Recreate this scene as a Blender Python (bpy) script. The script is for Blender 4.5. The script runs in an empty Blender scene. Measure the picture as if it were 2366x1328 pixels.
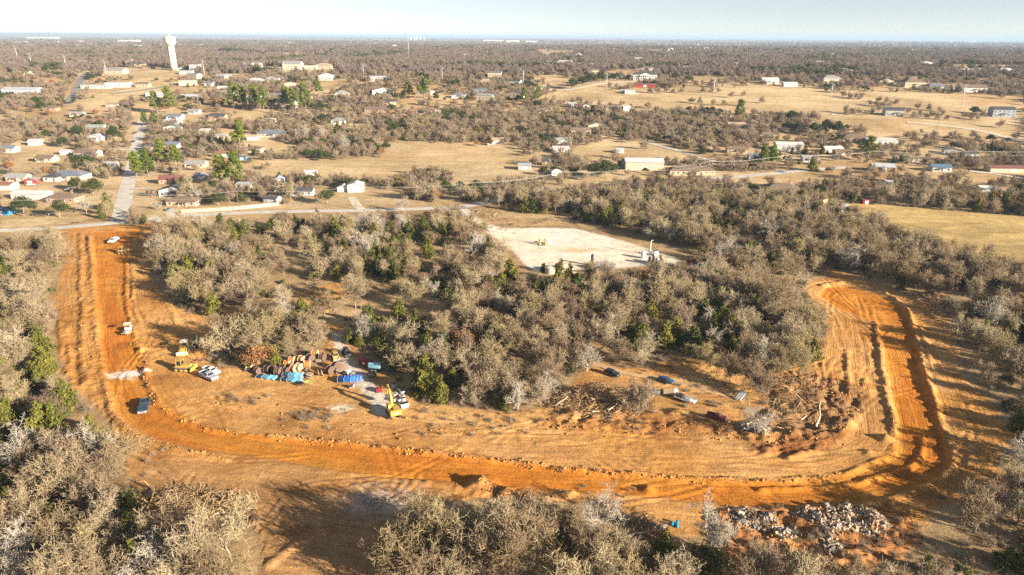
import bpy, math, random, time, bisect
import numpy as np
from mathutils import Matrix, Vector

T0 = time.time()
scene = bpy.context.scene
COL = scene.collection
R = math.radians
rng = np.random.default_rng(7)
random.seed(7)

# ------------------------------------------------------------------ camera
CAM_H, PITCH, ROLL, FPX = 90.0, 20.13, 0.33, 1577.0
W_PX, H_PX = 2366.0, 1328.0
cam_data = bpy.data.cameras.new('camera')
cam_data.sensor_width = 36.0
cam_data.lens = 36.0 * FPX / W_PX
cam_data.clip_start = 1.0
cam_data.clip_end = 90000.0
cam = bpy.data.objects.new('camera', cam_data)
COL.objects.link(cam)
CAM_M = Matrix.Rotation(R(90 - PITCH), 3, 'X') @ Matrix.Rotation(R(ROLL), 3, 'Z')
cam.matrix_world = Matrix.Translation((0, 0, CAM_H)) @ CAM_M.to_4x4()
scene.camera = cam

# ------------------------------------------------------------------ sky, sun, exposure
SUN_EL, SUN_AZ = 17.5, -30.0          # azimuth of the sun measured from +X towards +Y
sun_dir = Vector((math.cos(R(SUN_EL)) * math.cos(R(SUN_AZ)),
                  math.cos(R(SUN_EL)) * math.sin(R(SUN_AZ)), math.sin(R(SUN_EL))))
world = bpy.data.worlds.new('World')
scene.world = world
world.use_nodes = True
wn = world.node_tree
bg = wn.nodes['Background']
sky = wn.nodes.new('ShaderNodeTexSky')
sky.sky_type = 'NISHITA'
sky.sun_disc = False
sky.sun_elevation = R(SUN_EL)
sky.sun_rotation = R(90 - SUN_AZ)
sky.altitude = 200
sky.air_density = 0.62
sky.dust_density = 0.0
sky.ozone_density = 1.0
hs = wn.nodes.new('ShaderNodeHueSaturation')
hs.inputs['Saturation'].default_value = 0.55
wn.links.new(sky.outputs[0], hs.inputs['Color'])
wn.links.new(hs.outputs[0], bg.inputs[0])
bg.inputs[1].default_value = 0.05
sl = bpy.data.lights.new('sun', 'SUN')
sl.energy = 5.0
sl.angle = R(0.53)
sl.color = (1.0, 0.87, 0.70)
so = bpy.data.objects.new('sun', sl)
so.rotation_euler = sun_dir.to_track_quat('Z', 'Y').to_euler()
COL.objects.link(so)
scene.view_settings.view_transform = 'Standard'
scene.view_settings.look = 'None'
scene.view_settings.exposure = 1.47
scene.view_settings.gamma = 1.0
scene.view_settings.use_curve_mapping = False
scene.render.engine = 'CYCLES'
cy = scene.cycles
cy.max_bounces = 4
cy.diffuse_bounces = 1
cy.glossy_bounces = 2
cy.transmission_bounces = 3
cy.volume_bounces = 0
cy.transparent_max_bounces = 8
cy.use_denoising = False
cy.use_adaptive_sampling = True
cy.adaptive_threshold = 0.015
cy.sample_clamp_indirect = 6.0
scene.render.filter_size = 1.2

# ------------------------------------------------------------------ terrain function and pixel -> ground
def sst(a, b, v):
    t = np.clip((np.asarray(v, float) - a) / (b - a), 0, 1)
    return t * t * (3 - 2 * t)

def terrain(x, y):
    """Large-scale land height: level near the camera, rising to a low plateau."""
    x = np.asarray(x, float); y = np.asarray(y, float)
    z = 45.0 * sst(420, 1150, y)
    far = sst(1500, 6000, y)
    z = z + far * (6 * np.sin(x / 900.0 + 1.0) * np.sin(y / 1300.0) - 8 + 5 * np.sin(x / 2300. + y / 1700.))
    ridge = sst(12000, 22000, y) * (1 - sst(34000, 38000, y))
    z = z + ridge * (8 + 72 * sst(-500, -14000, x) + 8 * np.sin(x / 3100.0))
    return z

def s1(a, b, v):
    t = min(max((v - a) / (b - a), 0.0), 1.0)
    return t * t * (3 - 2 * t)

def terrain1(x, y):
    """terrain() for one point"""
    z = 45.0 * s1(420, 1150, y)
    if y > 1500:
        z += s1(1500, 6000, y) * (6 * math.sin(x / 900.0 + 1.0) * math.sin(y / 1300.0) - 8 + 5 * math.sin(x / 2300. + y / 1700.))
    if y > 12000:
        z += s1(12000, 22000, y) * (1 - s1(34000, 38000, y)) * (8 + 72 * s1(-500, -14000, x) + 8 * math.sin(x / 3100.0))
    return z

CM = np.array(CAM_M)
def ray(px, py):
    d = np.array([(px - W_PX / 2) / FPX, -(py - H_PX / 2) / FPX, -1.0])
    return CM @ d

def at(px, py, z=None):
    """Point of the ground seen at a source pixel of the photograph."""
    d = ray(px, py)
    if z is not None:
        t = (z - CAM_H) / d[2]
        return np.array([d[0] * t, d[1] * t, z])
    lo, hi = 60.0, 60.0
    def f(Y):
        t = Y / d[1]
        return CAM_H + d[2] * t - terrain1(d[0] * t, Y)
    hi = lo
    while f(hi) > 0 and hi < 30000:
        lo = hi; hi *= 1.05
    for _ in range(40):
        m = .5 * (lo + hi)
        if f(m) > 0: lo = m
        else: hi = m
    t = lo / d[1]
    return np.array([d[0] * t, lo, CAM_H + d[2] * t])

def poly(pts):
    return np.array([at(*p)[:2] for p in pts])

def to_px(x, y, z):
    x = np.asarray(x, float); y = np.asarray(y, float); z = np.asarray(z, float)
    P = np.stack([x, y, z - CAM_H], -1) @ CM
    return W_PX / 2 + FPX * P[..., 0] / -P[..., 2], H_PX / 2 - FPX * P[..., 1] / -P[..., 2], -P[..., 2]

def inside(P, x, y):
    x = np.asarray(x, float); y = np.asarray(y, float)
    r = np.zeros(x.shape, bool)
    n = len(P); j = n - 1
    for i in range(n):
        xi, yi = P[i]; xj, yj = P[j]
        c = ((yi > y) != (yj > y)) & (x < (xj - xi) * (y - yi) / (yj - yi + 1e-12) + xi)
        r ^= c
        j = i
    return r

def smooth_line(P, n=6):
    """Catmull-Rom through the points."""
    P = np.asarray(P, float)
    Q = np.vstack([2 * P[0] - P[1], P, 2 * P[-1] - P[-2]])
    out = []
    for i in range(1, len(Q) - 2):
        p0, p1, p2, p3 = Q[i - 1:i + 3]
        for k in range(n):
            t = k / n
            out.append(.5 * (2 * p1 + (p2 - p0) * t + (2 * p0 - 5 * p1 + 4 * p2 - p3) * t * t + (3 * p1 - p0 - 3 * p2 + p3) * t ** 3))
    out.append(P[-1])
    return np.array(out)

def line_dist(L, x, y):
    """distance to polyline, signed side, arc length at nearest point"""
    best = np.full(x.shape, 1e9); s_at = np.zeros(x.shape); side = np.zeros(x.shape)
    acc = 0.0
    for a, b in zip(L[:-1], L[1:]):
        d = b - a; l2 = d @ d
        if l2 < 1e-9: continue
        t = np.clip(((x - a[0]) * d[0] + (y - a[1]) * d[1]) / l2, 0, 1)
        ex = x - (a[0] + t * d[0]); ey = y - (a[1] + t * d[1])
        dd = np.hypot(ex, ey)
        m = dd < best
        best = np.where(m, dd, best)
        l = math.sqrt(l2)
        s_at = np.where(m, acc + t * l, s_at)
        side = np.where(m, np.sign(d[0] * ey - d[1] * ex), side)
        acc += l
    return best, side, s_at

def vnoise(x, y, seed=0):
    """smooth value noise in [0,1]"""
    xi = np.floor(x).astype(np.int64); yi = np.floor(y).astype(np.int64)
    fx = x - xi; fy = y - yi
    fx = fx * fx * (3 - 2 * fx); fy = fy * fy * (3 - 2 * fy)
    def h(a, b):
        n = (a * 374761393 + b * 668265263 + seed * 1442695041) & 0x7fffffff
        n = ((n ^ (n >> 13)) * 1274126177) & 0x7fffffff
        n = (n ^ (n >> 16)) & 0x7fffffff
        return (n % 100003) / 100003.0
    return (h(xi, yi) * (1 - fx) + h(xi + 1, yi) * fx) * (1 - fy) + (h(xi, yi + 1) * (1 - fx) + h(xi + 1, yi + 1) * fx) * fy

def fbm(x, y, oct=4, seed=0):
    a = 0.0; amp = .5; tot = 0
    for o in range(oct):
        a = a + amp * vnoise(x * 2 ** o + 17.3 * o, y * 2 ** o - 9.1 * o, seed + o); tot += amp; amp *= .5
    return a / tot

# ------------------------------------------------------------------ object helpers
def tag(o, label=None, cat=None, group=None, kind=None):
    if label: o['label'] = label
    if cat: o['category'] = cat
    if group: o['group'] = group
    if kind: o['kind'] = kind
    return o

def empty(name, loc=(0, 0, 0), rz=0.0, scale=1.0):
    o = bpy.data.objects.new(name, None)
    o.empty_display_size = .5
    o.location = [float(v) for v in loc]; o.rotation_euler = (0, 0, rz)
    o.scale = (scale,) * 3
    COL.objects.link(o)
    return o

def link_mesh(name, me, parent=None, mat=None):
    o = bpy.data.objects.new(name, me)
    if mat and not me.materials: me.materials.append(mat)
    COL.objects.link(o)
    if parent is not None: o.parent = parent
    return o

def np_mesh(name, V, F, smooth=False):
    """mesh from numpy verts (n,3) and faces (m,k)"""
    me = bpy.data.meshes.new(name)
    V = np.asarray(V, np.float32); F = np.asarray(F, np.int32)
    m, k = F.shape
    me.vertices.add(len(V)); me.vertices.foreach_set('co', V.ravel())
    me.loops.add(m * k); me.loops.foreach_set('vertex_index', F.ravel())
    me.polygons.add(m)
    me.polygons.foreach_set('loop_start', np.arange(0, m * k, k, dtype=np.int32))
    if smooth: me.polygons.foreach_set('use_smooth', np.ones(m, bool))
    me.update(calc_edges=True)
    return me

class MB:
    """collects simple solids into one mesh"""
    def __init__(s): s.v = []; s.f = []
    def add(s, V, F):
        b = len(s.v)
        s.v += [tuple(float(c) for c in p) for p in V]
        s.f += [tuple(b + i for i in q) for q in F]
        return s
    def box(s, x0, x1, y0, y1, z0, z1, M=None, tx=0.0, ty=0.0):
        """box; tx, ty: how much the top is drawn in on each side"""
        V = [(x0, y0, z0), (x1, y0, z0), (x1, y1, z0), (x0, y1, z0),
             (x0 + tx, y0 + ty, z1), (x1 - tx, y0 + ty, z1), (x1 - tx, y1 - ty, z1), (x0 + tx, y1 - ty, z1)]
        if M is not None: V = [M @ Vector(p) for p in V]
        return s.add(V, [(3, 2, 1, 0), (4, 5, 6, 7), (0, 1, 5, 4), (1, 2, 6, 5), (2, 3, 7, 6), (3, 0, 4, 7)])
    def prism(s, outline, y0, y1, M=None, axis='y'):
        """outline in (x,z), extruded from y0 to y1 (ccw seen from -y)"""
        n = len(outline)
        V = [(x, y0, z) for x, z in outline] + [(x, y1, z) for x, z in outline]
        if axis == 'x': V = [(y, x, z) for x, y, z in V]
        if axis == 'z': V = [(x, z, y) for x, y, z in V]
        if M is not None: V = [M @ Vector(p) for p in V]
        F = [tuple(range(n)), tuple(range(2 * n - 1, n - 1, -1))] + [((i + 1) % n, i, n + i, n + (i + 1) % n) for i in range(n)]
        return s.add(V, F)
    def tube(s, a, b, r0, r1=None, n=8, caps=True):
        r1 = r0 if r1 is None else r1
        a = Vector(a); b = Vector(b); d = (b - a)
        if d.length < 1e-6: return s
        q = d.to_track_quat('Z', 'Y')
        V = []
        for c, r in ((a, r0), (b, r1)):
            for i in range(n):
                t = 2 * math.pi * i / n
                V.append(c + q @ Vector((r * math.cos(t), r * math.sin(t), 0)))
        F = [(i, (i + 1) % n, n + (i + 1) % n, n + i) for i in range(n)]
        if caps: F += [tuple(range(n - 1, -1, -1)), tuple(range(n, 2 * n))]
        return s.add(V, F)
    def lathe(s, prof, n=16, M=None):
        """prof: (r,z) from bottom to top"""
        V = []
        for r, z in prof:
            for i in range(n):
                t = 2 * math.pi * i / n
                V.append((r * math.cos(t), r * math.sin(t), z))
        F = []
        for k in range(len(prof) - 1):
            for i in range(n):
                j = (i + 1) % n
                F.append((k * n + i, k * n + j, (k + 1) * n + j, (k + 1) * n + i))
        F += [tuple(range(n - 1, -1, -1)), tuple(range((len(prof) - 1) * n, len(prof) * n))]
        if M is not None: V = [M @ Vector(p) for p in V]
        return s.add(V, F)
    def mesh(s, name, smooth=False):
        me = bpy.data.meshes.new(name)
        me.from_pydata(s.v, [], s.f)
        if smooth: me.polygons.foreach_set('use_smooth', [True] * len(me.polygons))
        me.update()
        return me
    def build(s, name, mat, parent=None, smooth=False, bevel=0.0):
        me = s.mesh(name, smooth)
        me.materials.append(mat)
        o = link_mesh(name, me, parent)
        if bevel:
            b = o.modifiers.new('bevel', 'BEVEL'); b.width = bevel; b.segments = 2; b.limit_method = 'ANGLE'
        return o

def copy_tree(o, parent=None):
    c = o.copy(); COL.objects.link(c); c.parent = parent
    for k in ('label', 'category', 'group'):
        if parent is None and k in c: del c[k]
    for ch in o.children: copy_tree(ch, c)
    return c

ORD = ['', 'second ', 'third ', 'fourth ', 'fifth ', 'sixth ', 'seventh ', 'eighth ', 'ninth ', 'tenth ', 'eleventh ', 'twelfth ', 'thirteenth ', 'fourteenth ', 'fifteenth ', 'sixteenth ', 'seventeenth ', 'eighteenth ', 'nineteenth ', 'twentieth ']
def label_by_landmark(items, marks):
    """items: (object, look, px, py); each gets a label that names the nearest landmark, the side it lies on and its rank there"""
    buckets = {}
    for o, look, px, py in items:
        d = [math.hypot(px - a, (py - b) * 1.3) for _, a, b in marks]
        k = int(np.argmin(d)); nm, a, b = marks[k]; dx, dy = px - a, (py - b) * 1.3
        ang = math.degrees(math.atan2(-dy, dx)) % 360
        side = ['right of', 'upper right of', 'above', 'upper left of', 'left of', 'lower left of', 'below', 'lower right of'][int((ang + 22.5) // 45) % 8]
        buckets.setdefault((look, side, nm), []).append((d[k], o))
    for (look, side, nm), lst in buckets.items():
        lst.sort(key=lambda t: t[0])
        for i, (_, o) in enumerate(lst):
            o['label'] = f'{look} {side} {nm}' + ('' if len(lst) == 1 else f', {ORD[min(i, 19)]}nearest to it')

# ------------------------------------------------------------------ materials
MATS = {}
def mat(name, col, rough=.85, metal=0.0, var=.12, scale=1.5, bump=0.0, rnd=0.0, spec=.3, coord='Object'):
    if name in MATS: return MATS[name]
    m = bpy.data.materials.new(name); m.use_nodes = True
    nt = m.node_tree; b = nt.nodes['Principled BSDF']
    b.inputs['Roughness'].default_value = rough; b.inputs['Metallic'].default_value = metal
    b.inputs['Specular IOR Level'].default_value = spec
    tc = nt.nodes.new('ShaderNodeTexCoord')
    no = nt.nodes.new('ShaderNodeTexNoise'); no.inputs['Scale'].default_value = scale; no.inputs['Detail'].default_value = 5
    nt.links.new(tc.outputs[coord], no.inputs['Vector'])
    mr = nt.nodes.new('ShaderNodeMapRange'); mr.inputs['From Min'].default_value = .3; mr.inputs['From Max'].default_value = .7
    mr.inputs['To Min'].default_value = 1 - var; mr.inputs['To Max'].default_value = 1 + var
    nt.links.new(no.outputs['Fac'], mr.inputs['Value'])
    last = mr.outputs[0]
    if rnd:
        oi = nt.nodes.new('ShaderNodeObjectInfo')
        m2 = nt.nodes.new('ShaderNodeMapRange'); m2.inputs['To Min'].default_value = 1 - rnd; m2.inputs['To Max'].default_value = 1 + rnd
        nt.links.new(oi.outputs['Random'], m2.inputs['Value'])
        mm = nt.nodes.new('ShaderNodeMath'); mm.operation = 'MULTIPLY'
        nt.links.new(last, mm.inputs[0]); nt.links.new(m2.outputs[0], mm.inputs[1]); last = mm.outputs[0]
    vm = nt.nodes.new('ShaderNodeVectorMath'); vm.operation = 'SCALE'
    vm.inputs[0].default_value = col[:3]
    nt.links.new(last, vm.inputs['Scale'])
    nt.links.new(vm.outputs[0], b.inputs['Base Color'])
    if bump:
        bp = nt.nodes.new('ShaderNodeBump'); bp.inputs['Strength'].default_value = bump; bp.inputs['Distance'].default_value = .05
        nt.links.new(no.outputs['Fac'], bp.inputs['Height']); nt.links.new(bp.outputs[0], b.inputs['Normal'])
    MATS[name] = m
    return m

def multi_mat(name, cols, rough=.9, var=.2, scale=2.0, trans=0.0):
    """per-object random choice between several colours (smooth ramp) with fine noise"""
    m = bpy.data.materials.new(name); m.use_nodes = True
    nt = m.node_tree; b = nt.nodes['Principled BSDF']
    b.inputs['Roughness'].default_value = rough; b.inputs['Specular IOR Level'].default_value = .15
    oi = nt.nodes.new('ShaderNodeObjectInfo')
    cr = nt.nodes.new('ShaderNodeValToRGB')
    el = cr.color_ramp.elements
    while len(el) < len(cols): el.new(.5)
    for i, c in enumerate(cols):
        el[i].position = i / (len(cols) - 1); el[i].color = (*c, 1)
    nt.links.new(oi.outputs['Random'], cr.inputs[0])
    tc = nt.nodes.new('ShaderNodeTexCoord')
    no = nt.nodes.new('ShaderNodeTexNoise'); no.inputs['Scale'].default_value = scale; no.inputs['Detail'].default_value = 4
    nt.links.new(tc.outputs['Object'], no.inputs['Vector'])
    mr = nt.nodes.new('ShaderNodeMapRange'); mr.inputs['From Min'].default_value = .3; mr.inputs['From Max'].default_value = .7
    mr.inputs['To Min'].default_value = 1 - var; mr.inputs['To Max'].default_value = 1 + var
    nt.links.new(no.outputs['Fac'], mr.inputs['Value'])
    vm = nt.nodes.new('ShaderNodeVectorMath'); vm.operation = 'SCALE'
    nt.links.new(cr.outputs['Color'], vm.inputs[0]); nt.links.new(mr.outputs[0], vm.inputs['Scale'])
    nt.links.new(vm.outputs[0], b.inputs['Base Color'])
    if trans:
        b.inputs['Transmission Weight'].default_value = 0
    MATS[name] = m
    return m
# ================================================================== layout of the land (source pixels of the photo)
CLEARED = [(150,527),(280,520),(385,517),(372,545),(352,575),(340,600),(350,640),(372,665),(395,700),(425,722),(480,730),(560,715),(640,690),(760,655),(800,650),(812,672),(770,700),(745,725),(700,712),
  (600,712),(520,740),(478,790),(480,832),(520,850),(640,852),(745,850),(752,800),(750,755),(790,752),(812,800),(850,840),(905,870),(940,905),(965,930),(1060,945),(1190,957),(1270,935),
  (1330,880),(1355,840),(1400,838),(1440,850),(1520,850),(1560,820),(1680,850),(1740,880),(1790,850),(1860,850),(1900,820),(1915,760),(1905,710),(1850,668),(1862,648),(1915,640),(1915,618),
  (2010,650),(2100,680),(2190,730),(2215,800),(2225,870),(2300,935),(2345,1010),(2300,1060),(2330,1130),(2250,1150),(2160,1180),(2110,1240),(2080,1300),(1900,1330),(1780,1330),(1700,1300),(1640,1235),(1560,1240),
  (1470,1190),(1330,1160),(1230,1148),(1160,1150),(1040,1160),(960,1165),(915,1230),(905,1340),(900,1500),(600,1500),(605,1340),(600,1240),(560,1170),(440,1130),(320,1120),(285,1040),(240,960),(160,890),(125,800),(128,700),(145,600)]
ORANGE = [(214,535),(330,528),(300,560),(296,600),(292,680),(308,755),(322,800),(332,850),(345,895),(380,935),(450,975),(520,995),(620,1008),(760,1020),(900,1036),(1050,1052),(1200,1068),(1350,1086),(1500,1100),
  (1700,1110),(1850,1108),(1950,1094),(2020,1068),(2066,1030),(2074,990),(2060,900),(2040,800),(2025,742),(1935,712),(1893,682),(1905,664),(1960,660),(2030,680),(2085,708),(2106,760),(2132,850),(2162,950),(2190,1040),
  (2190,1080),(2150,1108),(2080,1138),(1980,1165),(1850,1174),(1700,1166),(1560,1152),(1420,1138),(1280,1132),(1150,1125),(1060,1112),(960,1108),(850,1095),(700,1072),(560,1050),(450,1036),(360,1012),(300,982),
  (262,940),(246,890),(238,840),(228,760),(222,680),(217,600)]
PAD = [(1062,486),(1082,490),(1120,512),(1160,528),(1240,526),(1330,528),(1400,545),(1480,568),(1570,598),(1560,612),(1480,614),(1400,622),(1320,632),(1240,632),(1218,616),(1190,585),(1150,552),(1100,520),(1068,498)]
TRACK = [(762,765),(782,765),(800,800),(822,840),(850,870),(880,905),(910,930),(905,965),(870,960),(850,920),(820,890),(795,850),(778,810)]
CENTRE = smooth_line(poly([(268,530),(258,620),(257,700),(268,780),(286,860),(313,930),(372,985),(470,1015),(600,1038),(760,1056),(950,1082),(1150,1098),(1400,1112),(1650,1134),(1850,1142),(1990,1128),(2090,1100),(2140,1060),(2135,1000),(2105,900),(2075,800),(2055,740),(1990,690)]), 5)
FIELDS = {   # open dry grass, no woods
  'a': [(1895,470),(1990,470),(2100,478),(2366,500),(2700,520),(2700,680),(2366,650),(2290,625),(2200,605),(2120,575),(2010,525),(1940,498)],
  'b': [(600,372),(760,372),(880,362),(905,330),(1000,328),(1130,345),(1200,372),(1250,400),(1190,425),(1060,432),(1040,405),(960,398),(900,425),(820,418),(700,415),(640,402)],
  'c': [(1245,222),(1420,208),(1600,203),(1800,200),(2000,212),(2150,215),(2366,222),(2366,335),(2250,318),(2100,305),(1960,300),(1900,272),(1840,262),(1700,262),(1560,252),(1430,243)],
  'd': [(1310,345),(1420,322),(1500,330),(1560,352),(1600,372),(1480,380),(1330,372)],
  'e': [(20,395),(40,352),(120,335),(170,348),(160,372),(60,400)],
  'f': [(240,158),(330,152),(430,162),(470,176),(380,185),(250,180)],
  'g': [(200,205),(300,185),(420,190),(330,225),(230,228)],
  'h': [(1090,496),(1180,490),(1300,500),(1400,530),(1330,524),(1180,524),(1110,512)],
  'i': [(310,238),(360,235),(380,262),(300,268)],
  'j': [(340,410),(380,430),(430,480),(640,470),(800,440),(900,440),(960,470),(1050,476),(880,482),(600,484),(420,494),(300,508),(250,505),(262,440),(290,420)],
  'k': [(0,428),(60,435),(200,430),(262,440),(240,500),(150,520),(0,525)],
  'l': [(500,292),(640,320),(700,345),(640,360),(520,330)],
  'm': [(600,165),(780,170),(780,160),(600,152)],
  'n': [(1262,196),(1320,185),(1400,195),(1340,205)],
  'o': [(1640,395),(1760,400),(1900,395),(1880,425),(1760,430),(1660,415)],
  'p': [(2120,395),(2366,392),(2366,425),(2260,432),(2150,415)],
  'q': [(2080,155),(2170,148),(2366,150),(2366,162),(2200,163)],
  'r': [(470,118),(1000,128),(1000,132),(470,126)],
}
FIELD_P = {k: poly(v) for k, v in FIELDS.items()}
CL_P, OR_P, PAD_P, TR_P = poly(CLEARED), poly(ORANGE), poly(PAD), poly(TRACK)
BRUSH = [[(1265,960),(1280,905),(1380,885),(1500,905),(1520,950),(1400,972)],[(1760,985),(1780,870),(1880,862),(1985,900),(1990,960),(1930,1010),(1820,1010)],[(300,1165),(330,1130),(480,1125),(590,1160),(600,1225),(450,1210)]]
BR_P = [poly(b) for b in BRUSH]
RUBBLE_P = poly([(1650,1180),(1800,1172),(2010,1178),(2080,1200),(2070,1260),(1960,1330),(1720,1330),(1660,1250)])

# ------------------------------------------------------------------ grid of the sheet
def spaced(breaks):
    out = [breaks[0][0]]
    for (a, da), (b, db) in zip(breaks[:-1], breaks[1:]):
        v = a
        while v < b - 1e-6:
            t = (v - a) / (b - a)
            v += da * (db / da) ** t
            out.append(min(v, b))
    return np.unique(np.array(out))
xr = spaced([(0, .5), (140, .52), (190, 2), (260, 6), (600, 20), (2000, 150), (30000, 4000), (60000, 6000)])
xl = spaced([(0, .5), (120, .5), (225, .7), (265, 2), (340, 6), (700, 20), (2000, 150), (30000, 4000), (60000, 6000)])
XS = np.concatenate([-xl[::-1][:-1], xr])
YS = np.concatenate([-spaced([(0, 30), (200, 200), (3000, 2000)])[::-1][:-1], spaced([(0, 20), (70, 4), (96, .4), (180, .46), (335, .9), (480, 3), (1200, 9), (2500, 60), (8000, 400), (40000, 2000), (60000, 5000)])])
GX, GY = np.meshgrid(XS, YS)
GZ = terrain(GX, GY)
DETAIL = np.zeros_like(GZ); CHURN = np.zeros_like(GZ)

def win(L, pad):
    x0, y0 = L.min(0) - pad; x1, y1 = L.max(0) + pad
    i0, i1 = np.searchsorted(XS, (x0, x1)); j0, j1 = np.searchsorted(YS, (y0, y1))
    return (slice(max(j0, 0), j1 + 1), slice(max(i0, 0), i1 + 1))

HS, WS = .55, .8
def ridge(px, h, w, rough=.35, seed=0, world=False, flat=0.0, fs=2.5):
    L = np.asarray(px, float) if world else smooth_line(poly(px), 4)
    s_ = win(L, w * 2.2)
    x, y = GX[s_], GY[s_]
    if x.size == 0: return
    wx = x + 1.6 * (fbm(x / 9, y / 9, 3, seed + 3) - .5); wy = y + 1.6 * (fbm(x / 9 + 40, y / 9, 3, seed + 5) - .5)
    d, _, _ = line_dist(L, wx, wy)
    t = np.clip(d / (w * (WS if not world else 1)), 0, 1)
    p = (1 - t * t) ** 1.5
    n = 1 + rough * 2.6 * (fbm(x / fs, y / fs, 3, seed) - .5) + .9 * (fbm(x / .95, y / .95, 2, seed + 9) - .5)
    DETAIL[s_] += h * HS * p * np.clip(n, 0, 3)

def mound(px, h, r, rough=.4, seed=0, sx=1.0, sy=1.0):
    c = at(*px)
    L = np.array([[c[0] - r * 2, c[1] - r * 2], [c[0] + r * 2, c[1] + r * 2]])
    s_ = win(L, 0); x, y = GX[s_], GY[s_]
    d = np.hypot((x - c[0]) / sx, (y - c[1]) / sy) / r
    n = 1 + rough * 2 * (fbm(x / 1.6, y / 1.6, 3, seed) - .5)
    DETAIL[s_] += h * np.clip(1 - d, 0, 1) ** 1.15 * n

# masks near the site
jn = slice(np.searchsorted(YS, 80), np.searchsorted(YS, 700))
x_, y_ = GX[jn], GY[jn]
wx_ = x_ + 2.6 * (fbm(x_ / 6, y_ / 6, 3, 1) - .5); wy_ = y_ + 3.0 * (fbm(x_ / 6 + 9, y_ / 6, 3, 2) - .5)
M_CL = np.zeros_like(GZ); M_OR = np.zeros_like(GZ); M_PAD = np.zeros_like(GZ); M_TR = np.zeros_like(GZ)
M_CL[jn] = inside(CL_P, wx_ + 1.5 * (fbm(x_ / 1.8, y_ / 1.8, 2, 8) - .5), wy_)
ox_ = x_ + .9 * (fbm(x_ / 2.2, y_ / 2.2, 3, 4) - .5); oy_ = y_ + .9 * (fbm(x_ / 2.2 + 9, y_ / 2.2, 3, 6) - .5)
M_OR[jn] = inside(OR_P, ox_, oy_)
M_PAD[jn] = inside(PAD_P, ox_, oy_)
M_TR[jn] = inside(TR_P, ox_, oy_)
def blur(a, n):
    for _ in range(n):
        a = (a + np.roll(a, 1, 0) + np.roll(a, -1, 0) + np.roll(a, 1, 1) + np.roll(a, -1, 1)) / 5
    return a
B_CL, B_OR, B_PAD, B_TR = blur(M_CL, 2), blur(M_OR, 2), blur(M_PAD, 3), blur(M_TR, 3)
CD, CSIDE, CS = np.full_like(GZ, 200.0), np.ones_like(GZ), np.zeros_like(GZ)
s_ = win(CENTRE, 70)
CD[s_], CSIDE[s_], CS[s_] = line_dist(CENTRE, GX[s_], GY[s_])
CT = CD * CSIDE

# relief of the earthworks
DETAIL[s_] += M_CL[s_] * ((fbm(GX[s_] / 9, GY[s_] / 9, 3, 21) - .5) * .4)
DETAIL[s_] += (M_CL * (1 - B_OR))[s_] * ((vnoise(CS[s_] / 8 + 2.5 * fbm(GX[s_] / 20, GY[s_] / 20, 2, 36), CT[s_] * .8 + 3 * fbm(GX[s_] / 14, GY[s_] / 14, 2, 37), 31) - .5) * .16 + (fbm(GX[s_] / 1.1, GY[s_] / 1.1, 2, 22) - .5) * .26 * np.clip(fbm(GX[s_] / 15, GY[s_] / 15, 2, 24) * 3 - .9, .15, 1.4))
DETAIL[s_] += M_OR[s_] * (vnoise(CS[s_] / 16, CT[s_] * .6, 33) - .5) * .12
DETAIL[s_] -= B_OR[s_] * .35
for b in BR_P + [RUBBLE_P]:
    q = win(b, 6)
    DETAIL[q] += blur(inside(b, GX[q], GY[q]).astype(float), 6) * ((fbm(GX[q] / 3, GY[q] / 3, 3, 77) - .35) * 2.4)
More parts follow.
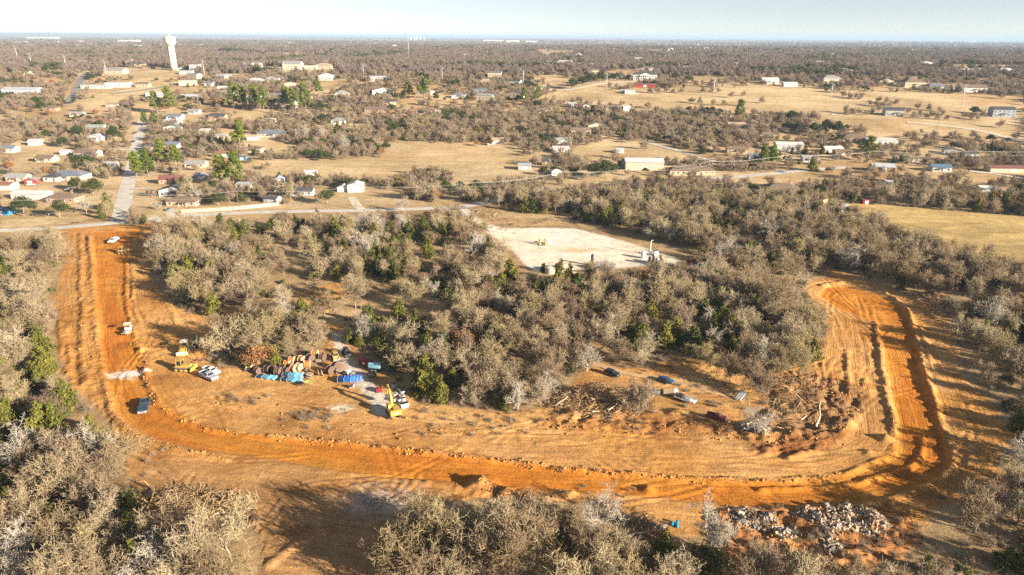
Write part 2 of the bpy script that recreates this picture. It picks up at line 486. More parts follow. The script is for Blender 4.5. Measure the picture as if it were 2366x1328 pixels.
for px, h, w, ro in [
    ([(206,545),(213,600),(220,700),(228,780),(238,850),(248,900),(263,960),(300,1000),(350,1022),(430,1045),(520,1062)], .95, 1.7, .5),
    ([(186,540),(188,600),(188,680),(196,720),(190,790),(194,850),(198,890)], 1.0, 1.9, .5),
    ([(205,548),(208,620),(204,700),(213,760),(212,830),(216,890)], .7, 2.6, .6),
    ([(150,755),(157,810),(168,880)], .8, 1.4, .6), ([(140,740),(142,820),(150,870)], .6, 1.3, .6), ([(168,545),(168,600)], .5, 1.2, .6),
    ([(298,555),(292,640),(291,700),(305,755),(312,780)], .8, 1.3, .6), ([(312,790),(325,820)], .9, 1.6, .8),
    ([(330,850),(338,890),(365,925),(400,958),(470,988),(560,1003),(620,1010)], .8, 1.6, .6),
    ([(310,570),(308,640),(306,690)], .6, 1.2, .6), ([(385,700),(412,750),(425,780)], .5, 1.6, .6),
    ([(620,1008),(760,1020),(900,1037),(1050,1052),(1200,1068),(1320,1085),(1480,1098),(1650,1108),(1830,1110),(1950,1094),(2030,1064),(2070,1030)], .75, 1.5, .9),
    ([(2070,1025),(2060,960),(2043,880),(2032,800),(2024,745)], .95, 1.5, .6),
    ([(1900,660),(1960,655),(2035,676),(2085,702),(2106,745),(2120,800),(2146,890),(2176,980),(2198,1045),(2198,1080),(2160,1112),(2090,1144),(2000,1170),(1900,1180)], 1.25, 1.9, .6),
    ([(2125,760),(2142,810),(2155,860)], 1.1, 1.7, .3), ([(2130,705),(2160,735),(2200,750)], 1.0, 1.8, .5),
    ([(2128,1010),(2124,1050),(2092,1082),(2030,1104),(1950,1122),(1850,1128),(1760,1132)], 1.0, 1.5, .3),
    ([(1955,810),(1958,860),(1960,880)], .7, 1.2, .4), ([(1940,860),(1990,870),(2000,910)], .5, 2.0, .9),
    ([(1730,1000),(1830,1010),(1900,1020),(1960,985)], .9, 3.0, .9), ([(1820,1060),(1870,1045),(1890,1035)], .8, 1.4, .6),
    ([(1160,1150),(1260,1150),(1320,1140)], 1.0, 1.8, .6), ([(960,1112),(1040,1122),(1100,1130)], .7, 1.8, .6),
    ([(1240,1025),(1400,1015),(1560,1020),(1700,1030)], .35, 1.5, .9), ([(1250,975),(1450,985),(1600,985)], .7, 2.6, .9),
    ([(620,1300),(680,1260),(760,1225)], .9, 2.0, .4), ([(1460,1215),(1500,1230),(1480,1250)], .8, 1.6, .6), ([(1500,1190),(1460,1200),(1445,1230)], .7, 1.2, .6)]:
    ridge(px, h, w, ro, seed=len(px) + int(px[0][0]))
for px, h, r in [((1118,1120),2.4,4.2),((1165,1138),1.6,2.4),((2045,1015),1.5,2.2),((1498,1130),1.2,2.0),((2005,1045),.8,1.8),((1940,1005),.9,2.4),((330,808),1.0,2.0),((1560,955),1.3,3.0),((1320,960),1.2,3.0)]:
    mound(px, h, r, seed=int(px[0]))
# churned soil inside the right bend and round the heaps
for ch, am in ((poly([(1845,900),(1880,870),(1960,880),(2000,900),(1990,960),(1960,1010),(1880,1050),(1740,1050),(1730,1010),(1830,1005),(1850,960)]), 1.0), (poly([(1240,985),(1270,950),(1500,965),(1640,960),(1780,990),(1800,1020),(1600,1000),(1400,1000)]), .7), (poly([(1640,1170),(2090,1175),(2120,1240),(2040,1340),(1700,1340),(1640,1240)]), .9), (poly([(320,790),(340,790),(345,860),(330,860)]), .6)):
    q = win(ch, 4); mk = blur(inside(ch, GX[q], GY[q]).astype(float), 8)
    DETAIL[q] += am * mk * ((fbm(GX[q] / 1.9, GY[q] / 1.9, 3, 88) - .5) * 1.1 + (fbm(GX[q] / .9, GY[q] / .9, 2, 87) - .5) * .7 + np.abs(fbm(GX[q] / 4, GY[q] / 4, 2, 89) - .5) * 1.2); CHURN[q] = np.maximum(CHURN[q], mk * am)
# rings of the turning circle
c_ = at(1985, 690); q = win(np.array([[c_[0] - 28, c_[1] - 28], [c_[0] + 28, c_[1] + 28]]), 0)
rr = np.hypot(GX[q] - c_[0], GY[q] - c_[1])
DETAIL[q] += .05 * np.sin(rr * 2.2 + 3 * fbm(GX[q] / 9, GY[q] / 9, 2, 3)) * M_CL[q] * np.clip(1.4 - rr / 24, 0, 1)
# machine tracks: pairs of ruts swept over the cleared ground
r_ = np.random.default_rng(5)
spots = [(520,930),(640,900),(800,1000),(880,1010),(470,1080),(420,1090),(700,1130),(850,1180),(780,1150),(1000,1010),(1160,1000),(1300,1030),(1500,1050),(1650,1070),(1800,1075),(1950,960),(1980,880),(2000,800),(1980,770),(1960,760),(420,760),(470,760),(380,800),(360,700),(540,740),(2230,1080),(2260,1030),(2200,1160),(1360,1140),(1550,1175),(700,1250),(640,1290),(1880,900),(1840,950),(2110,1120),(180,900),(220,930),(300,1060),(560,1100),(1420,900),(1560,880),(1650,900),(1920,700),(330,650),(170,620)]
for k in range(120):
    px = spots[k % len(spots)]
    c = at(px[0] + r_.normal(0, 35), px[1] + r_.normal(0, 18))
    j = np.argmin(np.hypot(CENTRE[:, 0] - c[0], CENTRE[:, 1] - c[1])); j = min(max(j, 1), len(CENTRE) - 2)
    d = CENTRE[j + 1] - CENTRE[j - 1]; a = math.atan2(d[1], d[0]) + r_.normal(0, .18 if r_.random() < .75 else .8)
    n = int(r_.integers(8, 26)); cv = r_.normal(0, .04); P = [c[:2]]
    for i in range(n):
        a += cv; P.append(P[-1] + 1.8 * np.array([math.cos(a), math.sin(a)]))
    P = np.array(P); nrm = np.array([-math.sin(a), math.cos(a)])
    dep = r_.uniform(.12, .26)
    for o in (-1.0, 1.0):
        ridge(P + nrm * o, -dep, .62, .4, k, world=True); ridge(P + nrm * (o + .7), dep * .7, .5, .4, k, world=True)
# keep relief off the woods and pad
DETAIL *= np.clip(B_CL + B_OR, 0, 1) ** .5
DETAIL[jn] += (1 - B_CL[jn]) * (1 - B_PAD[jn]) * (fbm(x_ / 6, y_ / 6, 3, 51) - .5) * .5 * (GY[jn] < 480)
DETAIL *= 1 - sst(345, 362, GY)
GZ = GZ + DETAIL

XL, YL = XS.tolist(), YS.tolist()
def ground_z(x, y):
    i = min(max(bisect.bisect_left(XL, x) - 1, 0), len(XL) - 2); j = min(max(bisect.bisect_left(YL, y) - 1, 0), len(YL) - 2)
    tx = (x - XS[i]) / (XS[i + 1] - XS[i]); ty = (y - YS[j]) / (YS[j + 1] - YS[j])
    return float((GZ[j, i] * (1 - tx) + GZ[j, i + 1] * tx) * (1 - ty) + (GZ[j + 1, i] * (1 - tx) + GZ[j + 1, i + 1] * tx) * ty)

def gat(px, py, dz=0.0):
    """point on the finished ground at a photo pixel"""
    p = at(px, py)
    for _ in range(3):
        z = ground_z(p[0], p[1])
        if p[1] < 480: p = at(px, py, z)
        else: p[2] = z
    p[2] = ground_z(p[0], p[1]) + dz
    return p

# ------------------------------------------------------------------ base colours of the earth (albedo)
def lerp(a, b, t): return a + (b - a) * t[..., None]
def C(*c): return np.array(c)
n1 = fbm(GX / 30, GY / 30, 4, 61); n2 = fbm(GX / 6, GY / 6, 3, 62); n3 = fbm(GX / 110, GY / 160, 3, 63)
litter = lerp(C(.36,.235,.12), C(.50,.345,.18), np.clip(n1 * 2 - .5, 0, 1))
grass = lerp(C(.48,.335,.17), C(.64,.48,.275), np.clip(n1 * 2.4 - .7, 0, 1))
grass = lerp(grass, C(.42,.24,.10) + 0 * grass, np.clip(n3 * 3 - 1.7, 0, 1) * .8)
M_F = np.zeros_like(GZ)
ix = (np.abs(GX) < 2500) & (GY > 60) & (GY < 3500)
xx, yy = GX[ix], GY[ix]
fx = xx + 5 * (fbm(xx / 14, yy / 14, 2, 5) - .5); fy = yy + 8 * (fbm(xx / 14, yy / 14, 2, 6) - .5)
mf = np.zeros(len(xx), bool)
for P in FIELD_P.values(): mf |= inside(P, fx, fy)
M_F[ix] = mf
yard = sst(355, 420, GY) * .75
base = lerp(litter, grass, np.clip(M_F + yard * (1 - M_F), 0, 1))
fa = np.zeros(len(xx)); fa[inside(FIELD_P['a'], fx, fy)] = 1
rough = np.zeros_like(GZ); rough[ix] = fa
base = lerp(base, lerp(C(.61,.43,.18), C(.44,.31,.125), np.clip(fbm(GX / 16, GY / 7, 4, 71) * 2.6 - .9, 0, 1)), rough)
DIRT0 = np.clip(B_CL + B_OR, 0, 1)
tan = lerp(C(.64,.36,.135), C(.57,.28,.08), np.clip(n1 * 2.6 - .8, 0, 1))
tan = lerp(tan, C(.66,.44,.21) + 0 * tan, np.clip(n2 * 3 - 1.9, 0, 1) * .6)
redd = np.clip(fbm(GX / 22 + 7, GY / 22, 3, 91) * 3 - 1.5, 0, 1) * sst(60, 120, GX)
tan = lerp(tan, C(.44,.20,.075) + 0 * tan, redd * .6)
low = sst(150, 118, GY) * sst(40, -10, GX)
tan = lerp(tan, C(.40,.22,.10) + 0 * tan, low * .7)
tan = lerp(tan, C(.61,.275,.06) + 0 * tan, np.clip(1.15 - CD / 17, 0, 1) * np.clip(fbm(GX / 12, GY / 12, 4, 95) * 2.6 - .85, 0, 1) * .7)
base = lerp(base, tan, B_CL)
org = lerp(C(.60,.22,.03), C(.52,.175,.026), np.clip(n1 * 2.5 - .8, 0, 1))
org = lerp(org, C(.64,.29,.055) + 0 * org, np.clip(vnoise(CS / 22, CT * .35, 35) * 2.2 - 1.0, 0, 1) * .8)
base = lerp(base, C(.34,.145,.05) + 0 * base, np.clip(CHURN, 0, 1) * np.clip(fbm(GX / 4, GY / 4, 3, 93) * 2.6 - .5, 0, 1))
base = lerp(base, base * C(.66,.56,.50), DIRT0 * np.clip(fbm(GX / 9 + 31, GY / 6, 4, 97) * 4 - 2.15, 0, 1) * .75)
base = lerp(base, org, B_OR)
padc = lerp(C(.86,.78,.65), C(.78,.65,.47), np.clip(n1 * 2.4 - .7, 0, 1))
c2 = at(1330, 578)
padc = lerp(padc, C(.66,.44,.20) + 0 * padc, np.clip(1.1 - np.hypot((GX - c2[0]) / 26, (GY - c2[1]) / 6) - .8 * (n2 - .3), 0, 1) * .8)
base = lerp(base, padc, B_PAD)
base = lerp(base, C(.74,.66,.55) + 0 * base, B_TR * .95)
for px, r, c in [((292,863),2.6,(.85,.8,.72)),((276,866),1.5,(.85,.8,.72)),((318,860),1.8,(.85,.8,.72)),((790,942),1.9,(.8,.7,.55)),((880,1160),5,(.55,.42,.32))]:
    p = at(*px)
    base = lerp(base, C(*c) + 0 * base, np.clip(1.5 - np.hypot((GX - p[0]) / 1.6, GY - p[1]) / r - 1.5 * (fbm(GX, GY, 2, 9) - .4), 0, 1) * .9)
for b in BR_P:
    base = lerp(base, C(.32,.19,.095) + 0 * base, blur(inside(b, GX, GY).astype(float), 6) * .7)
base = lerp(base, C(.42,.20,.08) + 0 * base, blur(inside(RUBBLE_P, GX, GY).astype(float), 6) * .8)
DIRT = np.clip(B_CL + B_OR + .6 * B_TR, 0, 1)

# ------------------------------------------------------------------ soil material
def soil_material():
    m = bpy.data.materials.new('soil'); m.use_nodes = True
    nt = m.node_tree; N = nt.nodes; L = nt.links
    b = N['Principled BSDF']; b.inputs['Roughness'].default_value = .95; b.inputs['Specular IOR Level'].default_value = .08
    ab = N.new('ShaderNodeAttribute'); ab.attribute_name = 'earth'
    at_ = N.new('ShaderNodeAttribute'); at_.attribute_name = 'track'
    sep = N.new('ShaderNodeSeparateXYZ'); L.new(at_.outputs['Vector'], sep.inputs[0])
    geo = N.new('ShaderNodeNewGeometry')
    def noise(vec, scale, detail, rough_=.6):
        n = N.new('ShaderNodeTexNoise'); n.inputs['Scale'].default_value = scale; n.inputs['Detail'].default_value = detail; n.inputs['Roughness'].default_value = rough_
        L.new(vec, n.inputs['Vector']); return n.outputs['Fac']
    def mr(v, a, b_, c, d):
        r = N.new('ShaderNodeMapRange'); L.new(v, r.inputs[0])
        for i, q in enumerate((a, b_, c, d)): r.inputs[i + 1].default_value = q
        return r.outputs[0]
    def math_(op, a, b_):
        r = N.new('ShaderNodeMath'); r.operation = op
        for i, q in enumerate((a, b_)):
            if isinstance(q, (int, float)): r.inputs[i].default_value = q
            else: L.new(q, r.inputs[i])
        return r.outputs[0]
    cmb = N.new('ShaderNodeCombineXYZ')
    L.new(math_('MULTIPLY', sep.outputs[0], .07), cmb.inputs[0]); L.new(math_('MULTIPLY', sep.outputs[1], 1.1), cmb.inputs[1])
    streak = noise(cmb.outputs[0], 1.0, 6, .65)
    cmb2 = N.new('ShaderNodeCombineXYZ')
    L.new(math_('MULTIPLY', sep.outputs[0], .16), cmb2.inputs[0]); L.new(math_('MULTIPLY', sep.outputs[1], 3.0), cmb2.inputs[1])
    streak2 = noise(cmb2.outputs[0], 1.0, 4, .6)
    mp = N.new('ShaderNodeMapping'); mp.inputs['Rotation'].default_value = (0, 0, .35); mp.inputs['Scale'].default_value = (.02, .16, .1); L.new(geo.outputs['Position'], mp.inputs['Vector'])
    mow = noise(mp.outputs[0], 1.0, 5, .65)
    fine = noise(geo.outputs['Position'], 1.6, 5, .7)
    mid = noise(geo.outputs['Position'], .22, 6, .65)
    big = noise(geo.outputs['Position'], .012, 5, .6)
    dirt = sep.outputs[2]
    f = math_('MULTIPLY', mr(mid, .3, .7, .78, 1.2), mr(fine, .3, .7, .86, 1.13))
    f = math_('MULTIPLY', f, mr(big, .3, .7, .82, 1.16))
    st = mr(streak, .32, .68, .80, 1.14)
    st = math_('MULTIPLY', st, mr(streak2, .33, .67, .90, 1.07))
    f = math_('MULTIPLY', f, mr(mow, .32, .68, .86, 1.12))
    stm = N.new('ShaderNodeMix'); L.new(dirt, stm.inputs[0]); stm.inputs[2].default_value = 1.0; L.new(st, stm.inputs[3])
    f = math_('MULTIPLY', f, stm.outputs[0])
    vm = N.new('ShaderNodeVectorMath'); vm.operation = 'SCALE'
    L.new(ab.outputs['Vector'], vm.inputs[0]); L.new(f, vm.inputs['Scale'])
    L.new(vm.outputs[0], b.inputs['Base Color'])
    h = math_('ADD', math_('MULTIPLY', math_('ADD', math_('MULTIPLY', streak, .55), math_('MULTIPLY', streak2, .4)), dirt), math_('ADD', math_('MULTIPLY', fine, .55), math_('MULTIPLY', mid, .5)))
    bp = N.new('ShaderNodeBump'); bp.inputs['Strength'].default_value = .85; bp.inputs['Distance'].default_value = .42
    L.new(h, bp.inputs['Height']); L.new(bp.outputs[0], b.inputs['Normal'])
    return m
SOIL = soil_material()

# ------------------------------------------------------------------ split the sheet into its named surfaces (shared edges, no overlaps)
ny, nx = GX.shape
idx = np.arange(ny * nx).reshape(ny, nx)
JS = int(np.searchsorted(YS, 366.0))          # beyond the site every third column is enough (the land is level along this seam)
keep = np.unique(np.concatenate([np.arange(0, nx, 3), np.where(np.abs(XS) > 250)[0], [nx - 1]]))
def cells(I): return np.stack([I[:-1, :-1], I[:-1, 1:], I[1:, 1:], I[1:, :-1]], -1).reshape(-1, 4)
quads = np.concatenate([cells(idx[:JS + 1]), cells(idx[JS:][:, keep])])
V_ALL = np.stack([GX, GY, GZ], -1).reshape(-1, 3)
cls = np.zeros(len(quads), np.int8)
def fm(m): return m.ravel()[quads].mean(1) > .5
cls[fm(M_CL)] = 1; cls[fm(M_TR)] = 1; cls[fm(M_PAD)] = 3; cls[fm(M_OR)] = 2
COLS = base.reshape(-1, 3)
TRK = np.stack([CS, CT, DIRT], -1).reshape(-1, 3)
SURF = {}
for k, nm in ((0, 'ground'), (1, 'cleared_dirt_ground'), (2, 'dirt_road'), (3, 'gravel_pad')):
    F = quads[cls == k]
    u, inv = np.unique(F, return_inverse=True)
    me = np_mesh(nm, V_ALL[u], inv.reshape(-1, 4), smooth=True)
    a = me.attributes.new('earth', 'FLOAT_VECTOR', 'POINT'); a.data.foreach_set('vector', COLS[u].astype(np.float32).ravel())
    a = me.attributes.new('track', 'FLOAT_VECTOR', 'POINT'); a.data.foreach_set('vector', TRK[u].astype(np.float32).ravel())
    o = link_mesh(nm, me, None, SOIL); o['kind'] = 'structure'; SURF[nm] = o
print('ground', len(quads), round(time.time() - T0, 1))

# ------------------------------------------------------------------ paved streets and tracks draped on the land
def ribbon(name, px, width, material, lift=.06, world=None):
    L = smooth_line(poly(px) if world is None else np.asarray(world), 10)
    d = np.gradient(L, axis=0); d /= np.linalg.norm(d, axis=1)[:, None] + 1e-9
    nrm = np.stack([-d[:, 1], d[:, 0]], -1)
    ks = np.linspace(-.5, .5, 5)
    w = np.broadcast_to(np.asarray(width, float), (len(L),)) if np.ndim(width) == 0 else np.interp(np.linspace(0, 1, len(L)), np.linspace(0, 1, len(width)), width)
    V = []
    jit = .5 * (fbm(np.arange(len(L)) / 3.0, np.zeros(len(L)), 2, 3) - .5)
    for i in range(len(L)):
        for k in ks:
            p = L[i] + nrm[i] * k * (w[i] + jit[i])
            V.append((p[0], p[1], max(float(terrain(p[0], p[1])), ground_z(p[0], p[1])) + lift + (.02 - .08 * abs(k)) ))
    V = np.array(V); n = len(ks)
    F = [(i * n + k, (i + 1) * n + k, (i + 1) * n + k + 1, i * n + k + 1) for i in range(len(L) - 1) for k in range(n - 1)]
    F = [f[::-1] for f in F]
    me = np_mesh(name, V, F, True)
    o = link_mesh(name, me, None, material); o['kind'] = 'structure'
    return L
ASPH = mat('asphalt', (.58,.53,.46), .92, var=.2, scale=.25, coord='Object')
ASPD = mat('worn_asphalt', (.26,.25,.235), .92, var=.18, scale=.25)
CALI = mat('caliche', (.66,.58,.46), .95, var=.15, scale=.3)
CONC = mat('concrete_paving', (.60,.56,.50), .9, var=.12, scale=.5)
STREETS = []
for nm, px, w, m in [
    ('cross_street', [(-300,560),(-100,543),(0,533),(150,525),(280,513),(410,499),(600,490),(760,487),(870,485),(1000,481),(1062,478),(1200,455),(1400,428),(1560,416),(1700,408),(1830,396),(1960,385)], 7.0, ASPH),
    ('village_street', [(276,513),(288,455),(299,410),(308,375),(316,335),(325,295),(330,272)], 8.5, ASPH),
    ('village_street', [(330,274),(372,268),(430,268)], 6.5, ASPH),
    ('field_road', [(1480,326),(1530,338),(1580,352),(1640,370),(1700,383),(1800,388)], 5.0, ASPH),
    ('far_road', [(150,240),(168,222),(180,200),(190,180),(205,166)], 9.0, ASPD),
    ('far_road', [(255,217),(330,208),(400,197),(470,183),(530,172)], 8.0, ASPD),
    ('ranch_track', [(2095,282),(2160,288),(2250,300),(2330,318),(2366,326)], 6.0, CALI),
    ('ranch_track', [(1250,205),(1300,208),(1345,202),(1400,192),(1480,188)], 7.0, CALI),
    ('ranch_track', [(2240,395),(2300,402),(2366,412)], 6.0, CALI),
    ('ranch_track', [(1245,215),(1258,200),(1275,193)], 6.0, CALI),
    ('driveway', [(372,512),(392,498),(400,484)], 6.0, CONC),
    ('driveway', [(838,487),(822,470),(812,455)], 5.0, CALI),
    ('driveway', [(300,437),(330,436),(350,437)], 3.5, CONC), ('driveway', [(312,372),(280,368),(258,366)], 3.5, CONC),
    ('driveway', [(316,346),(280,346),(250,345)], 3.5, CONC), ('driveway', [(1060,480),(1072,488),(1080,495)], 7.0, CALI),
    ('driveway', [(1370,838),(1450,862),(1560,880),(1640,902),(1720,925)], 2.4, mat('packed_dirt', (.56,.36,.18), .95, var=.2, scale=.4))]:
    STREETS.append((ribbon(nm, px, w, m, lift=.06 if px[0][1] > 450 else .25), w))
# ================================================================== trees
def seg_mesh(name, S, sides, smooth=False):
    """tapered tubes from segments S (n,8): p0 p1 r0 r1"""
    S = np.asarray(S, float); n = len(S)
    a, b, r0, r1 = S[:, :3], S[:, 3:6], S[:, 6], S[:, 7]
    d = b - a; d /= np.linalg.norm(d, axis=1)[:, None] + 1e-9
    ref = np.where(np.abs(d[:, 2:3]) < .9, np.array([[0, 0, 1.]]), np.array([[1., 0, 0]]))
    u = np.cross(d, ref); u /= np.linalg.norm(u, axis=1)[:, None] + 1e-9
    v = np.cross(d, u)
    t = np.arange(sides) * 2 * math.pi / sides
    ring = u[:, None, :] * np.cos(t)[None, :, None] + v[:, None, :] * np.sin(t)[None, :, None]
    V = np.concatenate([a[:, None, :] + ring * r0[:, None, None], b[:, None, :] + ring * r1[:, None, None]], 1).reshape(-1, 3)
    k = np.arange(sides); k2 = (k + 1) % sides
    F = np.stack([k, k + sides, k2 + sides, k2], -1)[None] + (np.arange(n) * 2 * sides)[:, None, None]
    return np_mesh(name, V, F.reshape(-1, 4), smooth)

def unit(v): return v / (np.linalg.norm(v) + 1e-9)

def grow(g, p, d, length, r, nseg, wob, lift, out):
    """one bending branch; returns its joints"""
    J = [(p, d, r)]
    sl_ = length / nseg
    for i in range(nseg):
        d = unit(d + g.normal(0, wob, 3) + np.array([0, 0, lift]))
        q = p + d * sl_
        r2 = r * (1 - .75 * (i + 1) / nseg) if False else max(r * (1 - .11), .004)
        out.append((*p, *q, r, r2))
        p, r = q, r2
        J.append((p, d, r))
    return J

def bare_tree(seed, height=8.5, spread=4.6, limbs=6, tw=.024, dens=1.0, trunk_h=.28, upright=0.0, wob=.22):
    g = np.random.default_rng(seed)
    trunk, crown = [], []
    th = height * trunk_h
    J = grow(g, np.zeros(3) - np.array([0, 0, .4]), np.array([g.normal(0, .06), g.normal(0, .06), 1.0]), th + .4, .021 * height, 3, .06, .1, trunk)
    top, _, r0 = J[-1]
    az0 = g.uniform(0, 6.28)
    for k in range(limbs):
        az = az0 + k * 6.283 / limbs * 1.0 + g.normal(0, .25)
        el = g.uniform(.35, 1.0) + upright * .5 if k else 1.35
        ln = (height - th) * (.62 + .25 * g.random()) if el > .8 else spread * (.62 + .2 * g.random())
        d = np.array([math.cos(az) * math.cos(el), math.sin(az) * math.cos(el), math.sin(el)])
        s = J[-1 - int(g.random() < .35)][0]
        LJ = grow(g, s, d, ln, r0 * .62, 6, wob * .8, .05 + upright * .1, trunk)
        for j in range(2, len(LJ)):
            for _ in range(int(round((2 if j < 6 else 3) * 1.0))):
                p, dd, rr = LJ[j]
                d2 = unit(dd * .5 + g.normal(0, .75, 3) + np.array([0, 0, .25]))
                SJ = grow(g, p, d2, g.uniform(1.5, 2.6) * height / 8.5, rr * .5 + .03, 4, wob * 1.1, .06, crown)
                for q in range(1, len(SJ)):
                    for _ in range(2 if q < 4 else 3):
                        p3, d3, r3 = SJ[q]
                        e3 = unit(d3 * .5 + g.normal(0, .8, 3) + np.array([0, 0, .2]))
                        TJ = grow(g, p3, e3, g.uniform(.8, 1.4) * height / 8.5, max(r3 * .5, tw * 1.5), 3, wob * 1.2, .05, crown)
                        nt_ = g.poisson(3.6 * dens)
                        for _ in range(nt_):
                            p4, d4, r4 = TJ[g.integers(1, len(TJ))]
                            e4 = unit(d4 * .5 + g.normal(0, .75, 3) + np.array([0, 0, .25]))
                            a = p4; l4 = g.uniform(.35, .8) * height / 8.5
                            m = a + e4 * l4 * .5; e5 = unit(e4 + g.normal(0, .45, 3)); b = m + e5 * l4 * .5
                            crown.append((*a, *m, tw, tw * .9)); crown.append((*m, *b, tw * .9, tw * .5))
    return np.array(trunk), np.array(crown)

def leaf_quads(name, P, Nrm, size, g, aspect=.55, tilt=.6):
    """small leaf-spray faces (bent quads) at points P facing roughly Nrm"""
    n = len(P)
    Nrm = Nrm + g.normal(0, tilt, (n, 3)); Nrm /= np.linalg.norm(Nrm, axis=1)[:, None] + 1e-9
    t = np.cross(Nrm, g.normal(0, 1, (n, 3))); t /= np.linalg.norm(t, axis=1)[:, None] + 1e-9
    b = np.cross(Nrm, t)
    s = size * g.uniform(.55, 1.3, n)[:, None]
    V = np.stack([P - t * s, P - b * s * aspect + Nrm * s * .15, P + t * s, P + b * s * aspect + Nrm * s * .15], 1).reshape(-1, 3)
    F = np.arange(4 * n).reshape(n, 4)
    return np_mesh(name, V, F)

def clump_crown(g, blobs, n, size, name='crown', fill=.35, noise=.25):
    """leaf faces spread over and through lumpy blobs (cx,cy,cz,rx,ry,rz)"""
    B = np.array(blobs); w = (B[:, 3] * B[:, 4] + B[:, 3] * B[:, 5]); w /= w.sum()
    k = g.choice(len(B), n, p=w)
    u = g.normal(0, 1, (n, 3)); u /= np.linalg.norm(u, axis=1)[:, None]
    rad = np.where(g.random(n) < fill, g.random(n) ** .5, 1.0 + g.normal(0, noise * .5, n))
    P = B[k, :3] + u * B[k, 3:6] * rad[:, None]
    return leaf_quads(name, P, u, size, g)

TWIG = multi_mat('bare_twigs', [(.25,.18,.105),(.37,.28,.17),(.47,.385,.255),(.40,.32,.16),(.29,.205,.13),(.44,.35,.215)], var=.18, scale=.8)
BARK = multi_mat('bark', [(.24,.19,.14),(.33,.28,.215),(.27,.22,.17)], var=.25, scale=3)
PALE = multi_mat('pale_bark', [(.44,.385,.31),(.52,.46,.37)], var=.15, scale=3)
MAUVE = multi_mat('brown_twigs', [(.22,.155,.105),(.32,.24,.16),(.40,.315,.21),(.27,.19,.14)], var=.2, scale=.8)
JUNI = multi_mat('juniper_needles', [(.075,.09,.022),(.14,.14,.028),(.195,.18,.035),(.10,.11,.024)], var=.4, scale=1.2)
PINE = multi_mat('pine_needles', [(.10,.14,.02),(.17,.20,.028),(.13,.165,.024)], var=.4, scale=.7)
LIVE = multi_mat('live_oak_leaves', [(.05,.065,.02),(.075,.085,.025),(.06,.075,.02)], var=.4, scale=.7)
RUST = multi_mat('withered_oak_leaves', [(.28,.125,.05),(.36,.18,.075),(.32,.16,.06)], var=.35, scale=.8)
OLIVE = multi_mat('olive_shrub_leaves', [(.13,.13,.04),(.19,.17,.06),(.11,.115,.04)], var=.35, scale=1.0)

PROTO = {}
def proto(kind, trunk_me, crown_me, tm, cm):
    trunk_me.materials.append(tm); crown_me.materials.append(cm)
    PROTO.setdefault(kind, []).append((trunk_me, crown_me))
for i in range(7):   # oaks with gnarled domes
    t, c = bare_tree(100 + i, 8.2 + (i % 3) * .6, 4.7 + .3 * (i % 2), 6 + i % 2, tw=.03, dens=(1.0, 1.0, .55)[i % 3])
    proto('oak', seg_mesh('trunk', t, 6, True), seg_mesh('crown', c, 3), BARK, TWIG)
for i in range(3):   # thin upright elms
    t, c = bare_tree(200 + i, 8.5, 2.8, 6, tw=.028, dens=.7, upright=.8, wob=.16)
    proto('elm', seg_mesh('trunk', t, 5, True), seg_mesh('crown', c, 3), BARK, TWIG)
for i in range(2):   # pale, open crowns
    t, c = bare_tree(300 + i, 9.5, 5.4, 5, tw=.03, dens=.55, trunk_h=.22, wob=.3)
    proto('pale', seg_mesh('trunk', t, 6, True), seg_mesh('crown', c, 3), PALE, PALE)
for i in range(4):   # spreading browner trees of the village
    t, c = bare_tree(400 + i, 8.0, 5.0, 7, tw=.036, dens=.62, trunk_h=.22, wob=.22)
    proto('brown', seg_mesh('trunk', t, 5, True), seg_mesh('crown', c, 3), BARK, MAUVE)
def stem(g, h, r, lean=.05, n=4, limbs=0, spread=1.5):
    S = []
    J = grow(g, np.array([0, 0, -.3]), np.array([g.normal(0, lean), g.normal(0, lean), 1.]), h + .3, r, n, .05, .1, S)
    for k in range(limbs):
        p, d, rr = J[1 + int(g.integers(0, n))]
        az = g.uniform(0, 6.28)
        grow(g, p, unit(np.array([math.cos(az), math.sin(az), .5])), spread * g.uniform(.6, 1), rr * .5, 3, .15, .05, S)
    return seg_mesh('trunk', S, 6, True)
for i in range(4):   # eastern junipers: ragged cones
    g = np.random.default_rng(500 + i)
    h = 5.6 + .5 * i; bl = []
    for k in range(34):
        z = .5 + (h - .8) * (k / 33); rr = (2.3 + .15 * i) * (1 - .78 * (k / 33) ** (1.6 + .4 * (i % 2))) * g.uniform(.55, 1.2)
        az = g.uniform(0, 6.28); o = rr * .55
        bl.append((math.cos(az) * o, math.sin(az) * o, z + g.normal(0, .25), rr * .55, rr * .55, .7))
    proto('juniper', stem(g, h * .8, .14), clump_crown(g, bl, 3000, .27, fill=.3, noise=.35), BARK, JUNI)
for i in range(3):   # pines with separate plates of needles
    g = np.random.default_rng(600 + i)
    h = 12.0 + i; bl = []
    for k in range(20):
        z = h * (.32 + .66 * k / 19); rr = 3.6 * (1 - .75 * (k / 19) ** 1.6)
        az = k * 2.4 + g.normal(0, .3); o = rr * g.uniform(.4, .9)
        s = g.uniform(.9, 1.5)
        bl.append((math.cos(az) * o, math.sin(az) * o, z, s, s, s * .62))
    proto('pine', stem(g, h * .97, .26, .03, 6, 12, 3.0), clump_crown(g, bl, 2600, .34, fill=.3, noise=.35), BARK, PINE)
